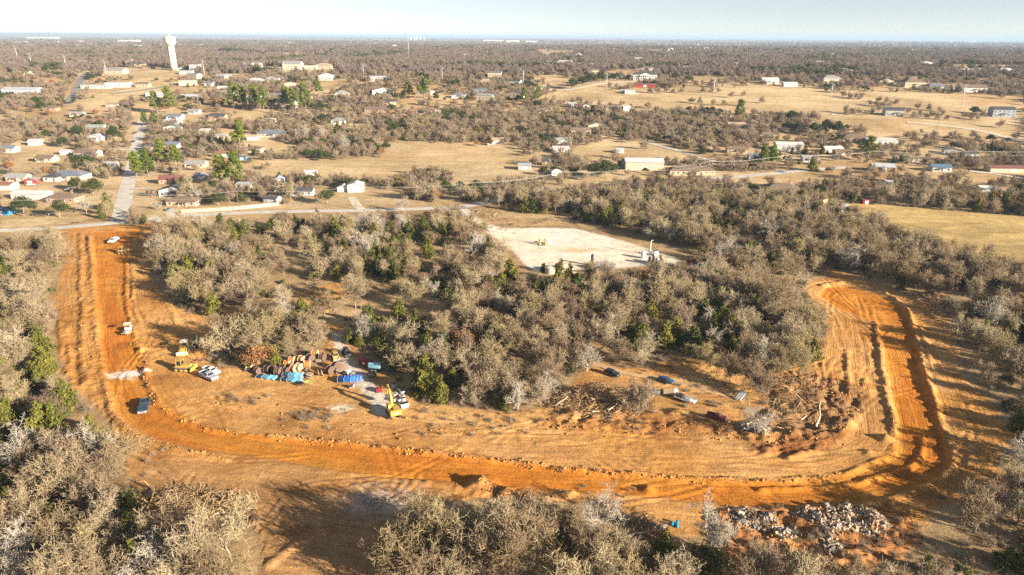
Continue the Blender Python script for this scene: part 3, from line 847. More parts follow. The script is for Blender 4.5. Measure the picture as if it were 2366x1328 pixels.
for i in range(3):   # live oaks: dark lumpy domes
    g = np.random.default_rng(700 + i)
    bl = []
    for k in range(26):
        az = g.uniform(0, 6.28); o = 3.6 * g.random() ** .6; z = 2.6 + 3.6 * (1 - (o / 4.4) ** 2) * g.uniform(.5, 1.0)
        s = g.uniform(1.0, 1.7); bl.append((math.cos(az) * o, math.sin(az) * o, z, s, s, s * .8))
    proto('live_oak', stem(g, 3.6, .3, .1, 3, 8, 3.2), clump_crown(g, bl, 2800, .3, fill=.25, noise=.3), BARK, LIVE)
for i in range(2):   # oaks holding rust-brown leaves
    g = np.random.default_rng(800 + i)
    bl = []
    for k in range(30):
        az = g.uniform(0, 6.28); o = 3.2 * g.random() ** .6; z = 1.8 + 4.2 * (1 - (o / 4.2) ** 2) * g.uniform(.3, 1.0)
        s = g.uniform(.8, 1.4); bl.append((math.cos(az) * o, math.sin(az) * o, z, s, s, s * .8))
    proto('rust', stem(g, 3.6, .2, .1, 3, 10, 3.2), clump_crown(g, bl, 2000, .24, fill=.4, noise=.5), BARK, RUST)
for i in range(2):   # evergreen shrubs, greenish
    g = np.random.default_rng(900 + i)
    bl = []
    for k in range(16):
        az = g.uniform(0, 6.28); o = 1.7 * g.random() ** .6; z = .6 + 1.9 * (1 - (o / 2.2) ** 2) * g.uniform(.3, 1.0)
        s = g.uniform(.5, .9); bl.append((math.cos(az) * o, math.sin(az) * o, z, s, s, s * .9))
    proto('olive', stem(g, 1.6, .08, .1, 3, 6, 1.4), clump_crown(g, bl, 1100, .2, fill=.4, noise=.5), BARK, OLIVE)
for i in range(3):   # brush
    g = np.random.default_rng(950 + i); S = []; S0 = []
    for k in range(22):
        az = g.uniform(0, 6.28); o = g.uniform(0, .6)
        J = grow(g, np.array([math.cos(az) * o, math.sin(az) * o, -.1]), unit(np.array([math.cos(az) * .6, math.sin(az) * .6, 1.])), g.uniform(1.2, 2.4), .022, 4, .2, .05, S0 if k < 3 else S)
        for j in range(1, 5):
            for _ in range(4):
                p, d, r = J[j]; e = unit(d * .5 + g.normal(0, .7, 3) + np.array([0, 0, .2])); l = g.uniform(.4, .8)
                S.append((*p, *(p + e * l), .02, .012))
    proto('brush', seg_mesh('trunk', S0, 3), seg_mesh('crown', S, 3), BARK, MAUVE)
# coarse trees for the far woods (a few pixels each)
FARB = multi_mat('far_woods_twigs', [(.21,.155,.13),(.27,.205,.16),(.32,.255,.19),(.235,.18,.16)], var=.3, scale=.15)
FARG = multi_mat('far_woods_needles', [(.07,.085,.025),(.11,.115,.03)], var=.3, scale=.3)
for i in range(4):
    t, c = bare_tree(980 + i, 9.0, 6.0, 6, tw=.10, dens=.30, trunk_h=.15, wob=.2)
    proto('far', seg_mesh('trunk', t, 4), seg_mesh('crown', c, 3), FARB, FARB)
for i in range(1):
    g = np.random.default_rng(990)
    bl = [(g.normal(0, 2), g.normal(0, 2), g.uniform(3, 8), 2, 2, 1.6) for _ in range(14)]
    proto('fargreen', stem(g, 5, .3), clump_crown(g, bl, 600, .7), BARK, FARG)
print('protos', round(time.time() - T0, 1), {k: len(v[0][1].polygons) for k, v in PROTO.items()})

# ------------------------------------------------------------------ where trees stand
KEEP_OUT = []     # (x, y, radius): houses, machines, poles
def blocked(x, y):
    m = np.zeros(x.shape, bool)
    for (L, w) in STREETS:
        q = (x > L[:, 0].min() - 9) & (x < L[:, 0].max() + 9) & (y > L[:, 1].min() - 9) & (y < L[:, 1].max() + 9)
        if q.any():
            d, _, _ = line_dist(L, x[q], y[q]); mm = m[q]; mm |= d < w / 2 + 2.2; m[q] = mm
    for (a, b, r) in KEEP_OUT: m |= np.hypot(x - a, y - b) < r
    return m

def scatter(n, x0, x1, y0, y1, dmin, g, accept=None):
    """random points with a minimum distance (grid hash, vectorised by jittered cells)"""
    nxc = max(int((x1 - x0) / dmin), 1); nyc = max(int((y1 - y0) / dmin), 1)
    X, Y = np.meshgrid(np.arange(nxc), np.arange(nyc))
    x = x0 + (X + .5 * (Y % 2) + g.uniform(.08, .92, X.shape)) * dmin; y = y0 + (Y + g.uniform(.08, .92, Y.shape)) * dmin
    return x.ravel(), y.ravel()
# ================================================================== houses, barns, sheds
WALL = {'white': (.60,.58,.545), 'cream': (.54,.47,.355), 'brick': (.40,.26,.17), 'red': (.30,.055,.04), 'blue': (.34,.39,.44), 'tan': (.52,.41,.29),
        'grey': (.42,.41,.39), 'brown': (.26,.17,.11), 'paleblue': (.55,.64,.72), 'teal': (.03,.16,.26), 'azure': (.03,.24,.55), 'maroon': (.26,.03,.045)}
ROOF = {'charcoal': (.075,.075,.08), 'brown': (.20,.14,.10), 'grey': (.30,.29,.28), 'white': (.62,.61,.59), 'tin': (.45,.47,.50), 'maroon': (.21,.085,.07),
        'slate': (.16,.19,.23), 'tan': (.42,.32,.22), 'red': (.29,.13,.09), 'green': (.30,.38,.33), 'blue': (.10,.17,.24)}
def wallm(c): return mat('wall_' + c, WALL[c], .85, var=.1, scale=.6)
def roofm(c): return mat('roof_' + c, ROOF[c], .55 if c in ('white', 'tin') else .85, var=.28, scale=1.6, spec=.4)
GLASS = mat('window_glass', (.03,.04,.05), .12, var=.1, spec=.6)
TRIM = mat('white_trim', (.78,.77,.74), .7, var=.05)
DOORM = mat('door_paint', (.20,.11,.07), .6, var=.1)
BRICKC = mat('chimney_brick', (.34,.19,.13), .9, var=.2, scale=3)
ROLLUP = mat('roller_door', (.60,.60,.58), .6, var=.06)

def window_on(root, x, y, z, face, w=1.3, h=1.2):
    """face: 'f' front (-y), 'b' back, 'l' (-x), 'r' (+x)"""
    f = MB(); p = MB(); t = .06
    if face in 'fb':
        s = -1 if face == 'f' else 1
        ya, yb = sorted((y, y + s * t))
        f.box(x - w / 2 - .1, x + w / 2 + .1, ya, yb, z - .1, z + h + .1)
        ya, yb = sorted((y + s * t, y + s * (t + .02)))
        for k in (0, 1): p.box(x - w / 2 + k * w / 2 + .03, x + k * w / 2 - .03, ya, yb, z, z + h)
    else:
        s = -1 if face == 'l' else 1
        xa, xb = sorted((x, x + s * t))
        f.box(xa, xb, y - w / 2 - .1, y + w / 2 + .1, z - .1, z + h + .1)
        xa, xb = sorted((x + s * t, x + s * (t + .02)))
        for k in (0, 1): p.box(xa, xb, y - w / 2 + k * w / 2 + .03, y + k * w / 2 - .03, z, z + h)
    o = f.build('window', TRIM, root)
    p.build('pane', GLASS, o)

def house(px, py, w, d, h, rot, kind, wall, roof, label, cat='house', group=None, plain=False, name=None, loc=None):
    """kind: gable (ridge along x), gableY (ridge along y), hip, shed, barn"""
    p = gat(px, py) if loc is None else loc
    zs = [ground_z(p[0] + a, p[1] + b) for a in (-w / 2, w / 2) for b in (-d / 2, d / 2)]
    p = (p[0], p[1], min(zs + [p[2]]) + .02 * 0)
    lift = max(zs) - min(zs)
    root = empty(name or {'house': 'house', 'barn': 'barn', 'shed': 'shed'}.get(cat, cat.replace(' ', '_')), p, R(rot))
    tag(root, label, cat, group)
    KEEP_OUT.append((p[0], p[1], max(w, d) * .5 + 1.2))
    h = h + lift
    wm, rm = wallm(wall), roofm(roof)
    W, D = w / 2, d / 2
    rise = {'gable': .42, 'gableY': .42, 'hip': .45, 'shed': .12, 'barn': .3, 'barnY': .3, 'flat': .0}[kind] * min(w, d) / (2 if kind != 'shed' else 1)
    o = .45 if not plain else .25
    mb = MB(); rb = MB(); t = .16
    if kind in ('gable', 'barn'):
        mb.prism([(-D, -.5), (D, -.5), (D, h), (0, h + rise), (-D, h)], -W, W, axis='x')
        k = rise / D; e = D + o
        rb.prism([(-e, h - o * k + .02), (-e, h - o * k + t), (0, h + rise + t), (e, h - o * k + t), (e, h - o * k + .02), (0, h + rise + .02)], -W - o, W + o, axis='x')
    elif kind in ('gableY', 'barnY'):
        mb.prism([(-W, -.5), (W, -.5), (W, h), (0, h + rise), (-W, h)], -D, D)
        k = rise / W; e = W + o
        rb.prism([(-e, h - o * k + .02), (-e, h - o * k + t), (0, h + rise + t), (e, h - o * k + t), (e, h - o * k + .02), (0, h + rise + .02)][::-1], -D - o, D + o)
    elif kind == 'hip':
        mb.box(-W, W, -D, D, -.5, h)
        a, b = W + o, D + o; m = min(a, b); rx, ry = max(a - m, .0), max(b - m, .0)
        z = h - .05
        V = [(-a, -b, z), (a, -b, z), (a, b, z), (-a, b, z), (-a, -b, z + t), (a, -b, z + t), (a, b, z + t), (-a, b, z + t)]
        if rx >= ry:
            V += [(-rx, 0, h + rise), (rx, 0, h + rise)]
            F = [(3, 2, 1, 0), (4, 5, 9, 8), (5, 6, 9), (6, 7, 8, 9), (7, 4, 8)]
        else:
            V += [(0, -ry, h + rise), (0, ry, h + rise)]
            F = [(3, 2, 1, 0), (4, 5, 8), (5, 6, 9, 8), (6, 7, 9), (7, 4, 8, 9)]
        rb.add(V, F + [(0, 1, 5, 4), (1, 2, 6, 5), (2, 3, 7, 6), (3, 0, 4, 7)])
    else:
        mb.prism([(-D, -.5), (D, -.5), (D, h + rise), (-D, h)], -W, W, axis='x')
        k = rise / (2 * D)
        rb.prism([(-D - o, h - o * k + .02), (-D - o, h - o * k + t), (D + o, h + rise + o * k + t), (D + o, h + rise + o * k + .02)], -W - o, W + o, axis='x')
    mb.build('wall', wm, root)
    ro = rb.build('roof', rm, root)
    if kind == 'hip' and not plain and w > 14:
        c = MB(); cx = W * .45; c.box(cx - .5, cx + .5, .6, 1.4, h + rise * .3, h + rise + .9); c.box(cx - .6, cx + .6, .5, 1.5, h + rise + .9, h + rise + 1.1)
        c.build('chimney', BRICKC, ro)
    zb = lift + .95
    if cat in ('house', 'mansion', 'building', 'church'):
        n = max(2, int(w / 3.6))
        dk = n // 2
        for s in range(max(1, int((h - lift) // 2.9))):
            for k in range(n):
                x = -W + (k + .5) * w / n
                if k == dk and s == 0:
                    dm = MB(); dm.box(x - .5, x + .5, -D - .07, -D, lift + .02, lift + 2.15); do = dm.build('door', DOORM, root)
                    hm = MB(); hm.box(x + .3, x + .38, -D - .12, -D - .07, lift + 1.0, lift + 1.12); hm.build('handle', TRIM, do)
                else: window_on(root, x, -D, zb + 2.9 * s, 'f')
            if s == 0 and cat == 'house' and w > 11 and not plain:
                xp = -W + (dk + .5) * w / n; pm = MB(); pm.prism([(-D - 2.2, lift + 2.25), (-D + .1, lift + 2.75), (-D + .1, lift + 2.87), (-D - 2.2, lift + 2.37)], xp - 2.4, xp + 2.4, axis='x'); pr = pm.build('porch_roof', rm, root)
                for e in (-2.2, 2.2): MB().box(xp + e - .07, xp + e + .07, -D - 2.1, -D - 1.96, lift - .3, lift + 2.27).build('porch_post', TRIM, pr)
            for f, x in (('l', -W), ('r', W)):
                for y in ((-D * .45, D * .45) if d > 8 else (0,)): window_on(root, x, y, zb + 2.9 * s, f)
    elif not plain:
        dm = MB(); hh = min(h - lift - .5, 3.4)
        dm.box(-min(W * .45, 1.9), min(W * .45, 1.9), -D - .06, -D, lift + .05, lift + hh)
        dm.build('roller_door', ROLLUP, root)
        window_on(root, W, 0, lift + 1.2, 'r', 1.0, .8)
    return root

HOUSES = [
 (405,449,15,10,3.6,8,'gableY','white','charcoal','white gabled house with dark roof on the corner of the village street','house'),
 (428,472,17,9,2.7,-4,'hip','tan','brown','low tan house with brown hipped roof behind the wooden fence at the corner','house'),
 (400,421,15,9,2.8,12,'gable','brick','maroon','brick house with dark red roof behind the white gabled corner house','house'),
 (566,434,9.5,5,2.6,-2,'shed','white','tin','white flat-roofed shed on the grass right of the big pine','shed'),
 (645,424,7,8,3.2,10,'gableY','white','tin','small white gabled cottage with tin roof at the edge of the dry field','house'),
 (627,440,6,8,2.4,-18,'shed','grey','charcoal','narrow shed with dark sloping roof below the small white cottage','shed'),
 (690,449,18,8,2.8,3,'gable','blue','charcoal','long blue house with dark roof left of the round evergreen by the street','house'),
 (823,441,9,9,4.4,4,'barnY','white','white','tall white metal barn standing by the gravel drive','barn'),
 (794,441,6.5,6,2.8,4,'gableY','white','tin','small white garage beside the tall white metal barn','shed'),
 (630,466,8,6,2.6,-12,'gable','grey','charcoal','little dark-roofed shed at the end of the wooden fence','shed'),
 (166,412,21,11,2.9,-4,'hip','cream','slate','cream house with slate blue hipped roof left of the village street','house'),
 (128,416,10,9,2.8,-4,'hip','white','charcoal','small white house with dark roof next to the slate-roofed house','house'),
 (76,457,20,8,3.2,-3,'barn','white','white','long white metal barn at far left above the cross street','barn'),
 (152,464,17,9,2.8,-4,'hip','brick','brown','brick house with brown shingle roof left of the corner trees','house'),
 (8,436,15,8,3.2,-2,'barn','white','red','white barn with rusty red roof at the left edge','barn'),
 (76,424,7,6,3.0,5,'barnY','red','grey','small red barn at far left behind the parked trailer','barn'),
 (4,408,12,8,3,0,'hip','white','charcoal','dark-roofed house cut by the left edge of the picture','house'),
 (8,494,9,6,2.6,0,'gable','azure','blue','bright blue metal shed by the street at the left edge','shed'),
 (205,360,17,10,2.8,-3,'gable','white','brown','white house with brown roof and carport left of the street','house'),
 (224,323,15,9,2.8,-3,'gableY','white','tin','white house with pale metal roof left of the village street','house'),
 (226,301,16,9,2.9,-4,'gable','cream','green','cream house with pale green roof behind the clipped evergreen','house'),
 (240,287,15,9,2.9,0,'gable','brick','red','house with rusty red roof furthest up the left side of the street','house'),
 (84,334,9,7,3.0,4,'gable','white','tin','white shed standing alone at the top of the left paddock','shed'),
 (152,356,6,5,2.4,0,'gable','white','tin','tiny white shed between the left paddock and the brown-roofed house','shed'),
 (402,301,15,9,2.8,2,'gableY','white','slate','white house with blue-grey roof nearest of three right of the street','house'),
 (401,287,14,8,2.8,2,'gable','white','tin','white house with tin roof in the middle of three right of the street','house'),
 (406,275,14,9,2.8,2,'gable','paleblue','slate','pale blue house furthest of three right of the street','house'),
 (396,340,14,8,2.7,6,'gable','white','slate','white house half hidden behind a pale leafless tree right of the street','house'),
 (474,310,8,7,3.4,0,'shed','white','white','tall white box shed beside a rust-red lean-to','shed'),
 (508,318,11,4,2.2,0,'shed','grey','tin','low grey carport in the yards right of the street','shed'),
 (630,315,23,12,2.9,-3,'hip','cream','slate','wide house with blue-grey hipped roof on the lawn below the pines','house'),
 (516,361,10,6,2.6,0,'gable','white','red','white shed with rusty roof above the large pine','shed'),
 (484,344,7,4,2.4,0,'flat','white','white','plain white box trailer in the yards right of the street','shed'),
 (561,369,6,4,2.6,0,'flat','teal','blue','dark teal container behind the large pine','container'),
 (626,283,9,6,2.6,4,'gable','white','white','small white shed left of the pale leafless thicket','shed'),
 (55,215,48,16,4.4,-3,'barn','paleblue','tin','long pale blue warehouse at far left behind the bare trees','building'),
 (225,203,40,10,3.4,0,'flat','white','white','long low white shop building below the grassy rise','building'),
 (275,200,32,12,5.0,0,'flat','white','white','tall middle block of the white shop row below the rise','building'),
 (332,200,18,9,3.4,0,'gable','tan','brown','brown-roofed shop right of the white shop row','building'),
 (367,222,28,12,4.4,0,'flat','white','white','white flat-roofed building beside the far road','building'),
 (268,169,34,16,4.2,-6,'gable','cream','grey','cream hall with grey gabled roof on the rise left of the water tower','church'),
 (453,164,15,13,9.5,0,'flat','white','white','tall white cube building right of the water tower','building'),
 (432,171,20,9,4.0,0,'shed','white','tin','low white metal shed at the foot of the white cube building','building'),
 (678,160,30,20,8.4,0,'gable','cream','grey','large cream school building with grey roof among far trees','building'),
 (715,160,26,12,6.0,0,'flat','cream','white','cream flat-roofed wing of the far school building','building'),
 (748,158,30,20,4.2,0,'hip','tan','tan','wide tan hipped hall at the right end of the far school','building'),
 (938,165,30,12,3.2,0,'hip','white','charcoal','dark-roofed house alone among far bare trees near the picture middle','house'),
 (1143,182,20,14,8.5,-5,'shed','tan','slate','tall house with one slate roof plane far above the pad','house'),
 (1122,194,20,14,3.6,0,'hip','cream','tan','cream house with pyramid roof below the tall slate-roofed house','house'),
 (1489,184,31,14,6.6,-6,'hip','white','charcoal','large white mansion with dark roof and pillared front on the far pasture','mansion'),
 (1489,201,34,10,3.2,-4,'barn','red','maroon','long red stable in front of the white mansion','barn'),
 (1455,216,14,8,3.0,-4,'shed','white','white','white shed left of the track below the red stable','shed'),
 (1441,214,8,6,2.6,-4,'gable','grey','tin','grey tin shed touching the white shed below the stable','shed'),
 (1352,251,9,8,3.6,10,'gableY','white','grey','white gabled shed at the edge of the pale pasture fence','shed'),
 (1324,247,12,8,3.2,10,'gable','grey','tin','tin-roofed barn left of the white gabled pasture shed','barn'),
 (1447,255,9,7,4.2,6,'shed','white','white','white pump house at the lower edge of the big pasture','shed'),
 (1427,261,8,7,3.6,6,'gableY','cream','brown','cream gable-ended house just below the white pump house','house'),
 (1413,254,16,9,3.0,6,'gable','brick','brown','brown-roofed house behind the cream gable-ended house','house'),
 (1302,330,13,6,3.0,6,'shed','white','tin','white shed above the fence in the middle paddock','shed'),
 (1296,351,13,6,3.4,2,'shed','white','white','plain white trailer box in the middle paddock','shed'),
 (1486,389,27,13,5.4,-2,'barn','cream','white','large cream metal workshop with white roof above the woods','barn'),
 (1594,401,32,11,2.9,4,'hip','tan','brown','long ranch house with dark brown roof right of the cream workshop','house'),
 (1212,391,9,6,3.2,-4,'shed','grey','tin','grey tin shed left of the dark live oak','shed'),
 (1284,404,7,6,2.8,10,'hip','white','white','little white gazebo-roofed cottage left of the live oak','house'),
 (1820,346,21,11,4.6,-6,'barn','white','white','white metal building left of the tall pine at right','barn'),
 (1922,350,15,7,2.8,0,'gable','white','white','pair-roofed white shed left of the tall right-hand pine','shed'),
 (1945,357,13,7,2.6,-3,'gable','brick','brown','brown-roofed garage just below the white shed','shed'),
 (1972,325,22,12,3.2,-5,'hip','brick','brown','brown hipped house right of the dark live oak clump','house'),
 (2035,332,24,9,3.0,-2,'shed','white','white','low white-roofed stable on the edge of the right pasture','barn'),
 (2062,266,20,13,5.6,-10,'gable','grey','charcoal','steep grey gabled house among oaks in the big pasture','house'),
 (2312,268,24,13,7.2,-8,'gable','blue','charcoal','tall blue and white barn house in the far right pasture','house'),
 (2104,199,30,24,5.2,0,'hip','tan','brown','large house with tall pyramid roof beyond the right pasture','house'),
 (2042,194,20,16,4.4,0,'gableY','tan','brown','narrow brown gabled house left of the pyramid-roofed house','house'),
 (2158,206,26,16,3.8,-4,'hip','white','slate','white house with slate roof right of the pyramid-roofed house','house'),
 (2242,211,34,18,4.6,-4,'gable','white','brown','wide brown-roofed house right of the tall steel pole','house'),
 (1917,191,26,15,6.4,0,'hip','cream','grey','cream two-storey house with dormered roof beyond the pasture','house'),
 (1777,192,24,14,4.4,0,'gable','white','white','white far house at the upper edge of the pasture','house'),
 (1824,199,20,9,3.4,0,'gable','paleblue','white','low pale blue shed right of the white far house','shed'),
 (2036,394,15,9,3.2,-8,'gable','brown','tin','open-sided barn with bright tin roof among bare oaks at right','barn'),
 (2170,394,13,8,3.0,-6,'gable','white','blue','white cottage with blue roof among the right-hand oaks','house'),
 (2332,396,32,9,3.0,-3,'barn','cream','maroon','long cream stable with maroon roof at the right edge','barn'),
 (2278,444,10,6,3.0,-8,'gable','white','white','white shed on the grass behind the row of bare oaks','shed'),
 (1802,446,22,15,3.2,-8,'hip','tan','brown','large house with steep brown hipped roof at the edge of the creek wood','house'),
 (1936,486,9.5,4.5,2.9,-10,'shed','grey','white','grey stock trailer shed by the end of the wooden fence','shed'),
 (1999,470,4.5,3.2,2.6,0,'flat','maroon','maroon','small maroon container at the corner of the right field','container'),
 (2196,453,7.5,3,2.8,-14,'flat','cream','white','cream camper body under the row of bare oaks','camper'),
 (2202,356,15,9,3.2,-20,'gableY','white','tan','white gabled house half hidden by oaks below the right pasture','house'),
 (1265,380,9,6,2.8,0,'gable','brown','charcoal','low dark shed just left of the live oak pair','shed'),
 (1150,330,10,7,2.8,4,'gable','tan','tan','tan shed at the upper edge of the middle field','shed'),
 (985,262,22,11,3.0,-3,'gable','white','brown','long brown-roofed house among trees above the middle field','house'),
 (960,262,16,10,3.0,10,'hip','brick','red','red-roofed house beside the long brown-roofed house','house'),
 (870,258,26,11,3.0,-2,'gable','brick','brown','long ranch house with faded roof above the pale thicket','house'),
 (785,285,14,10,3.0,0,'hip','white','grey','white house with grey roof above the pale leafless thicket','house'),
 (900,240,16,10,3.0,0,'hip','cream','charcoal','dark hipped house deep in the bare trees above the middle','house'),
 (640,225,18,10,3.0,0,'gable','cream','slate','house glimpsed through the green pine grove','house'),
 (700,228,22,11,3.0,0,'hip','brick','charcoal','brick house under the right part of the pine grove','house'),
 (1110,215,18,10,3.2,0,'gable','paleblue','slate','pale blue roofed house left of the pasture track','house'),
 (1060,225,18,10,3.0,0,'hip','white','slate','white slate-roofed house among bare trees left of the pasture','house'),
 (1255,260,16,10,3.0,0,'gable','cream','brown','cream house by the trees left of the pasture fence','house'),
 (1375,298,16,10,3.4,8,'gableY','cream','tan','cream gabled house half hidden above the middle paddock fence','house'),
 (1340,308,18,9,3.0,10,'gable','tan','brown','brown-roofed house left of the cream gabled house in the paddock trees','house'),
 (1700,295,16,9,3.0,0,'gable','white','tan','pale house behind the hedge below the big pasture','house'),
 (1770,318,15,9,3.0,0,'hip','cream','brown','cream house left of the dark live oak clump','house'),
 (60,172,16,10,3.4,0,'gable','tan','brown','brown gabled house at far left edge among bare trees','house'),
 (118,163,18,10,3.4,0,'gable','cream','tan','tan-roofed house left of the far steel poles','house'),
 (140,160,14,9,3.2,0,'gableY','cream','red','red-roofed house just right of the tan-roofed far house','house'),
 (325,152,16,12,3.6,0,'hip','tan','charcoal','dark hipped house between the cream hall and the water tower','house'),
 (345,158,18,9,3.2,0,'gable','brick','brown','low brick house just left of the water tower foot','house'),
 (585,156,30,12,5,0,'gable','white','white','white gabled hall right of the water tower field','building'),
 (540,160,22,9,4,0,'gable','white','tan','long white building between water tower and white hall','building'),
 (520,208,18,9,3.0,0,'gable','white','white','white shed row beside the far road bend','shed'),
 (485,197,12,8,3.0,0,'gable','white','slate','small slate-roofed house on the far road','house'),
 (440,228,22,9,3.0,0,'gable','cream','tin','tin-roofed house above the pines near the street end','house'),
 (350,232,16,9,3.0,0,'hip','brick','charcoal','dark house behind the first pines at the end of the street','house'),
 (110,372,13,8,2.8,-4,'gable','cream','brown','cream house with brown roof at the right corner of the left paddock','house'),
 (45,416,12,8,2.8,4,'gable','tan','grey','tan house between the red-roofed barn and the small red barn','house'),
 (258,386,9,6,2.6,-4,'gable','white','tin','small white garage beside the village street under the evergreens','shed'),
 (372,322,13,8,2.8,4,'hip','brick','brown','brick bungalow on the right verge above the bright pine','house'),
 (352,346,11,8,2.8,4,'gable','cream','charcoal','cream bungalow close to the right kerb of the street','house'),
 (455,385,14,8,2.8,2,'gable','tan','grey','tan house with grey roof between the street pines and the large pine','house'),
 (470,412,9,6,2.6,-4,'gable','grey','tin','tin-roofed shed left of the large pine','shed'),
 (590,350,12,8,2.8,0,'hip','cream','brown','cream bungalow above the dry field, left end','house'),
 (585,322,9,6,2.6,8,'gable','white','tan','white shed left of the wide blue-grey hipped house','shed'),
 (505,275,15,9,3.0,0,'gable','brick','charcoal','dark-roofed brick house below the leftmost grove pines','house'),
 (450,262,13,8,2.8,0,'gable','white','grey','white house right of the street-end pines','house'),
 (180,268,14,8,2.8,6,'gable','cream','grey','grey-roofed house among bare trees left of the street end','house'),
 (120,255,15,9,2.8,0,'hip','brick','brown','brown hipped house in the left woods below the far road','house'),
 (20,350,14,8,3.0,0,'gable','white','slate','slate-roofed house at the left edge above the paddock','house'),
 (720,405,8,5,2.6,6,'gable','white','tin','tiny white shed on the dry field above the long blue house','shed'),
 (1180,300,15,9,3.0,4,'gable','cream','brown','cream house above the pale fence of the middle field','house'),
 (1120,285,14,9,3.0,0,'hip','tan','charcoal','dark hipped house in the trees above the middle field fence','house'),
 (1430,352,7,5,2.4,0,'gable','white','tin','tiny tin shed in the brown paddock left of the field road','shed'),
 (1700,352,15,9,3.0,-6,'gable','tan','brown','brown-roofed house right of the field road among bare trees','house'),
 (1745,368,11,7,2.8,-6,'gable','cream','slate','small slate-roofed house behind the bright young pine','house'),
 (1870,372,12,7,2.8,-4,'gable','white','grey','white house with grey roof above the dark juniper','house'),
 (2100,372,12,8,2.8,-8,'hip','cream','brown','cream house left of the white gabled house under the right oaks','house'),
 (2240,362,10,7,2.8,-6,'gable','white','charcoal','small dark-roofed cottage right of the white gabled house','house'),
 (2060,430,9,6,2.6,-10,'gable','brown','tin','brown shed in the oaks below the open-sided barn','shed'),
 (262,246,16,7,2.8,-6,'shed','tan','tan','tan shed on the grass where the village street ends','shed'),
]
for row in HOUSES:
    row = list(row)
    if row[1] < 275 and row[10] != 'mansion': row[2] *= .88; row[3] *= .88; row[4] *= .92
    house(*row)
# village outskirts and far subdivisions: houses a few pixels wide
g = np.random.default_rng(11)
far_groups = [((1230,2360),(128,172),60,'pale house in the wooded subdivision on the right beyond the pasture','houses of the far right subdivision'),
              ((0,1200),(118,150),34,'pale far house in the woods beyond the water tower and school','far houses behind the water tower'),
              ((420,1240),(176,250),26,'house roof showing between bare trees in the village middle','village houses among bare trees'),
              ((1500,2366),(100,120),40,'tiny white house on the hazy plain at upper right','houses on the hazy plain'),
              ((20,1400),(97,112),30,'tiny white building on the hazy plain at upper left','buildings on the hazy left plain')]
FAR_IT = []
for (xa, xb), (ya, yb), n, lab, grp in far_groups:
    for k in range(n):
        px, py = g.uniform(xa, xb), g.uniform(ya, yb)
        p = at(px, py)
        if any(inside(P, np.array([p[0]]), np.array([p[1]]))[0] for P in FIELD_P.values()): continue
        if any(math.hypot(p[0] - a, p[1] - b) < r + 14 for a, b, r in KEEP_OUT): continue
        s = 1.0 if py > 118 else 1.5
        FAR_IT.append((house(px, py, g.uniform(14, 24) * s, g.uniform(9, 13) * s, g.uniform(3.0, 5.2) * s, g.uniform(-25, 25), ['gable', 'hip', 'gableY'][k % 3],
              ['white', 'cream', 'tan', 'white'][k % 4], ['brown', 'grey', 'white', 'charcoal', 'tan', 'tin'][int(g.integers(0, 6))], lab, 'house', grp, plain=True, name='far_house', loc=p), lab.split(' on the ')[0].split(' in the ')[0].split(' showing')[0].replace('tiny white ', 'white '), px, py))
FAR_LM = [('the water tower',393,125),('the far cream school',690,150),('the white mansion',1490,178),('the red stable',1490,200),('the pyramid-roofed house',2104,190),('the tall blue barn house',2312,258),('the dormered cream house',1917,184),
  ('the horizon warehouse at far left',100,86),('the faint skyline',965,86),('the horizon warehouse row',1180,94),('the horizon warehouse at far right',2238,95),('the radio mast',945,110),('the cream hall',268,160),('the long pale blue warehouse',55,208),('the round green pine',980,215),('the pine grove',620,245),('the tall slate-roofed house',1143,175),('the white hall',585,150),('the steel pole by the live oaks',1401,190),('the pasture steel pole',1919,210),('the tallest steel pole',2222,215)]
label_by_landmark(FAR_IT, FAR_LM)
# warehouses on the horizon
for px, py, w, d, h, lab in [(100,90,330,120,22,'huge white warehouse on the hazy horizon at far left'),(1140,96,260,100,22,'white warehouse on the horizon right of the far towers'),(1185,97,170,90,20,'second white warehouse on the horizon right of the far towers'),
                       (1228,98,140,90,20,'third white warehouse on the horizon, above the pad'),(2238,97,260,120,22,'long white warehouse on the horizon at far right'),(2190,98,120,80,18,'small white warehouse on the horizon at far right'),(300,98,120,60,16,'low white plant on the horizon left of the water tower')]:
    house(px, py, w, d, h, 0, 'flat', 'white', 'white', lab, 'warehouse', plain=True, name='warehouse')
for k, (px, h, w) in enumerate([(958,60,22),(964,85,24),(972,55,26),(980,45,24),(950,36,26)]):
    p = at(px, 92.5); o = empty('office_tower', p); tag(o, ['second faint skyline tower from the left on the horizon', 'tallest faint skyline tower on the horizon', 'fourth faint skyline tower from the left on the horizon', 'rightmost faint skyline tower on the horizon', 'leftmost faint skyline tower on the horizon'][k], 'tower', 'towers of the distant skyline')
    m = MB(); m.box(-w / 2, w / 2, -w / 2, w / 2, -5, h); m.build('shaft', wallm('paleblue'), o)
    m = MB(); m.box(-w / 2 + 6, w / 2 - 6, -w / 2 + 6, w / 2 - 6, h, h + 12); m.build('roof_block', wallm('grey'), o)
# mansion portico
mp = gat(1489, 184); mo = empty('portico', (0, 0, 0)); mroot = [o for o in COL.objects if o.get('category') == 'mansion'][0]
bpy.data.objects.remove(mo)
for k in range(6):
    m = MB(); x = -6 + k * 2.4; m.tube((x, -9.2, 0), (x, -9.2, 6.2), .32, .28, 10); m.box(x - .45, x + .45, -9.65, -8.75, 6.2, 6.5); m.build('column', TRIM, mroot, True)
m = MB(); m.box(-7, 7, -9.8, -7.4, 6.5, 7.1); m.prism([(-7, 7.1), (7, 7.1), (0, 9.6)], -9.6, -7.5); m.build('pediment', TRIM, mroot)

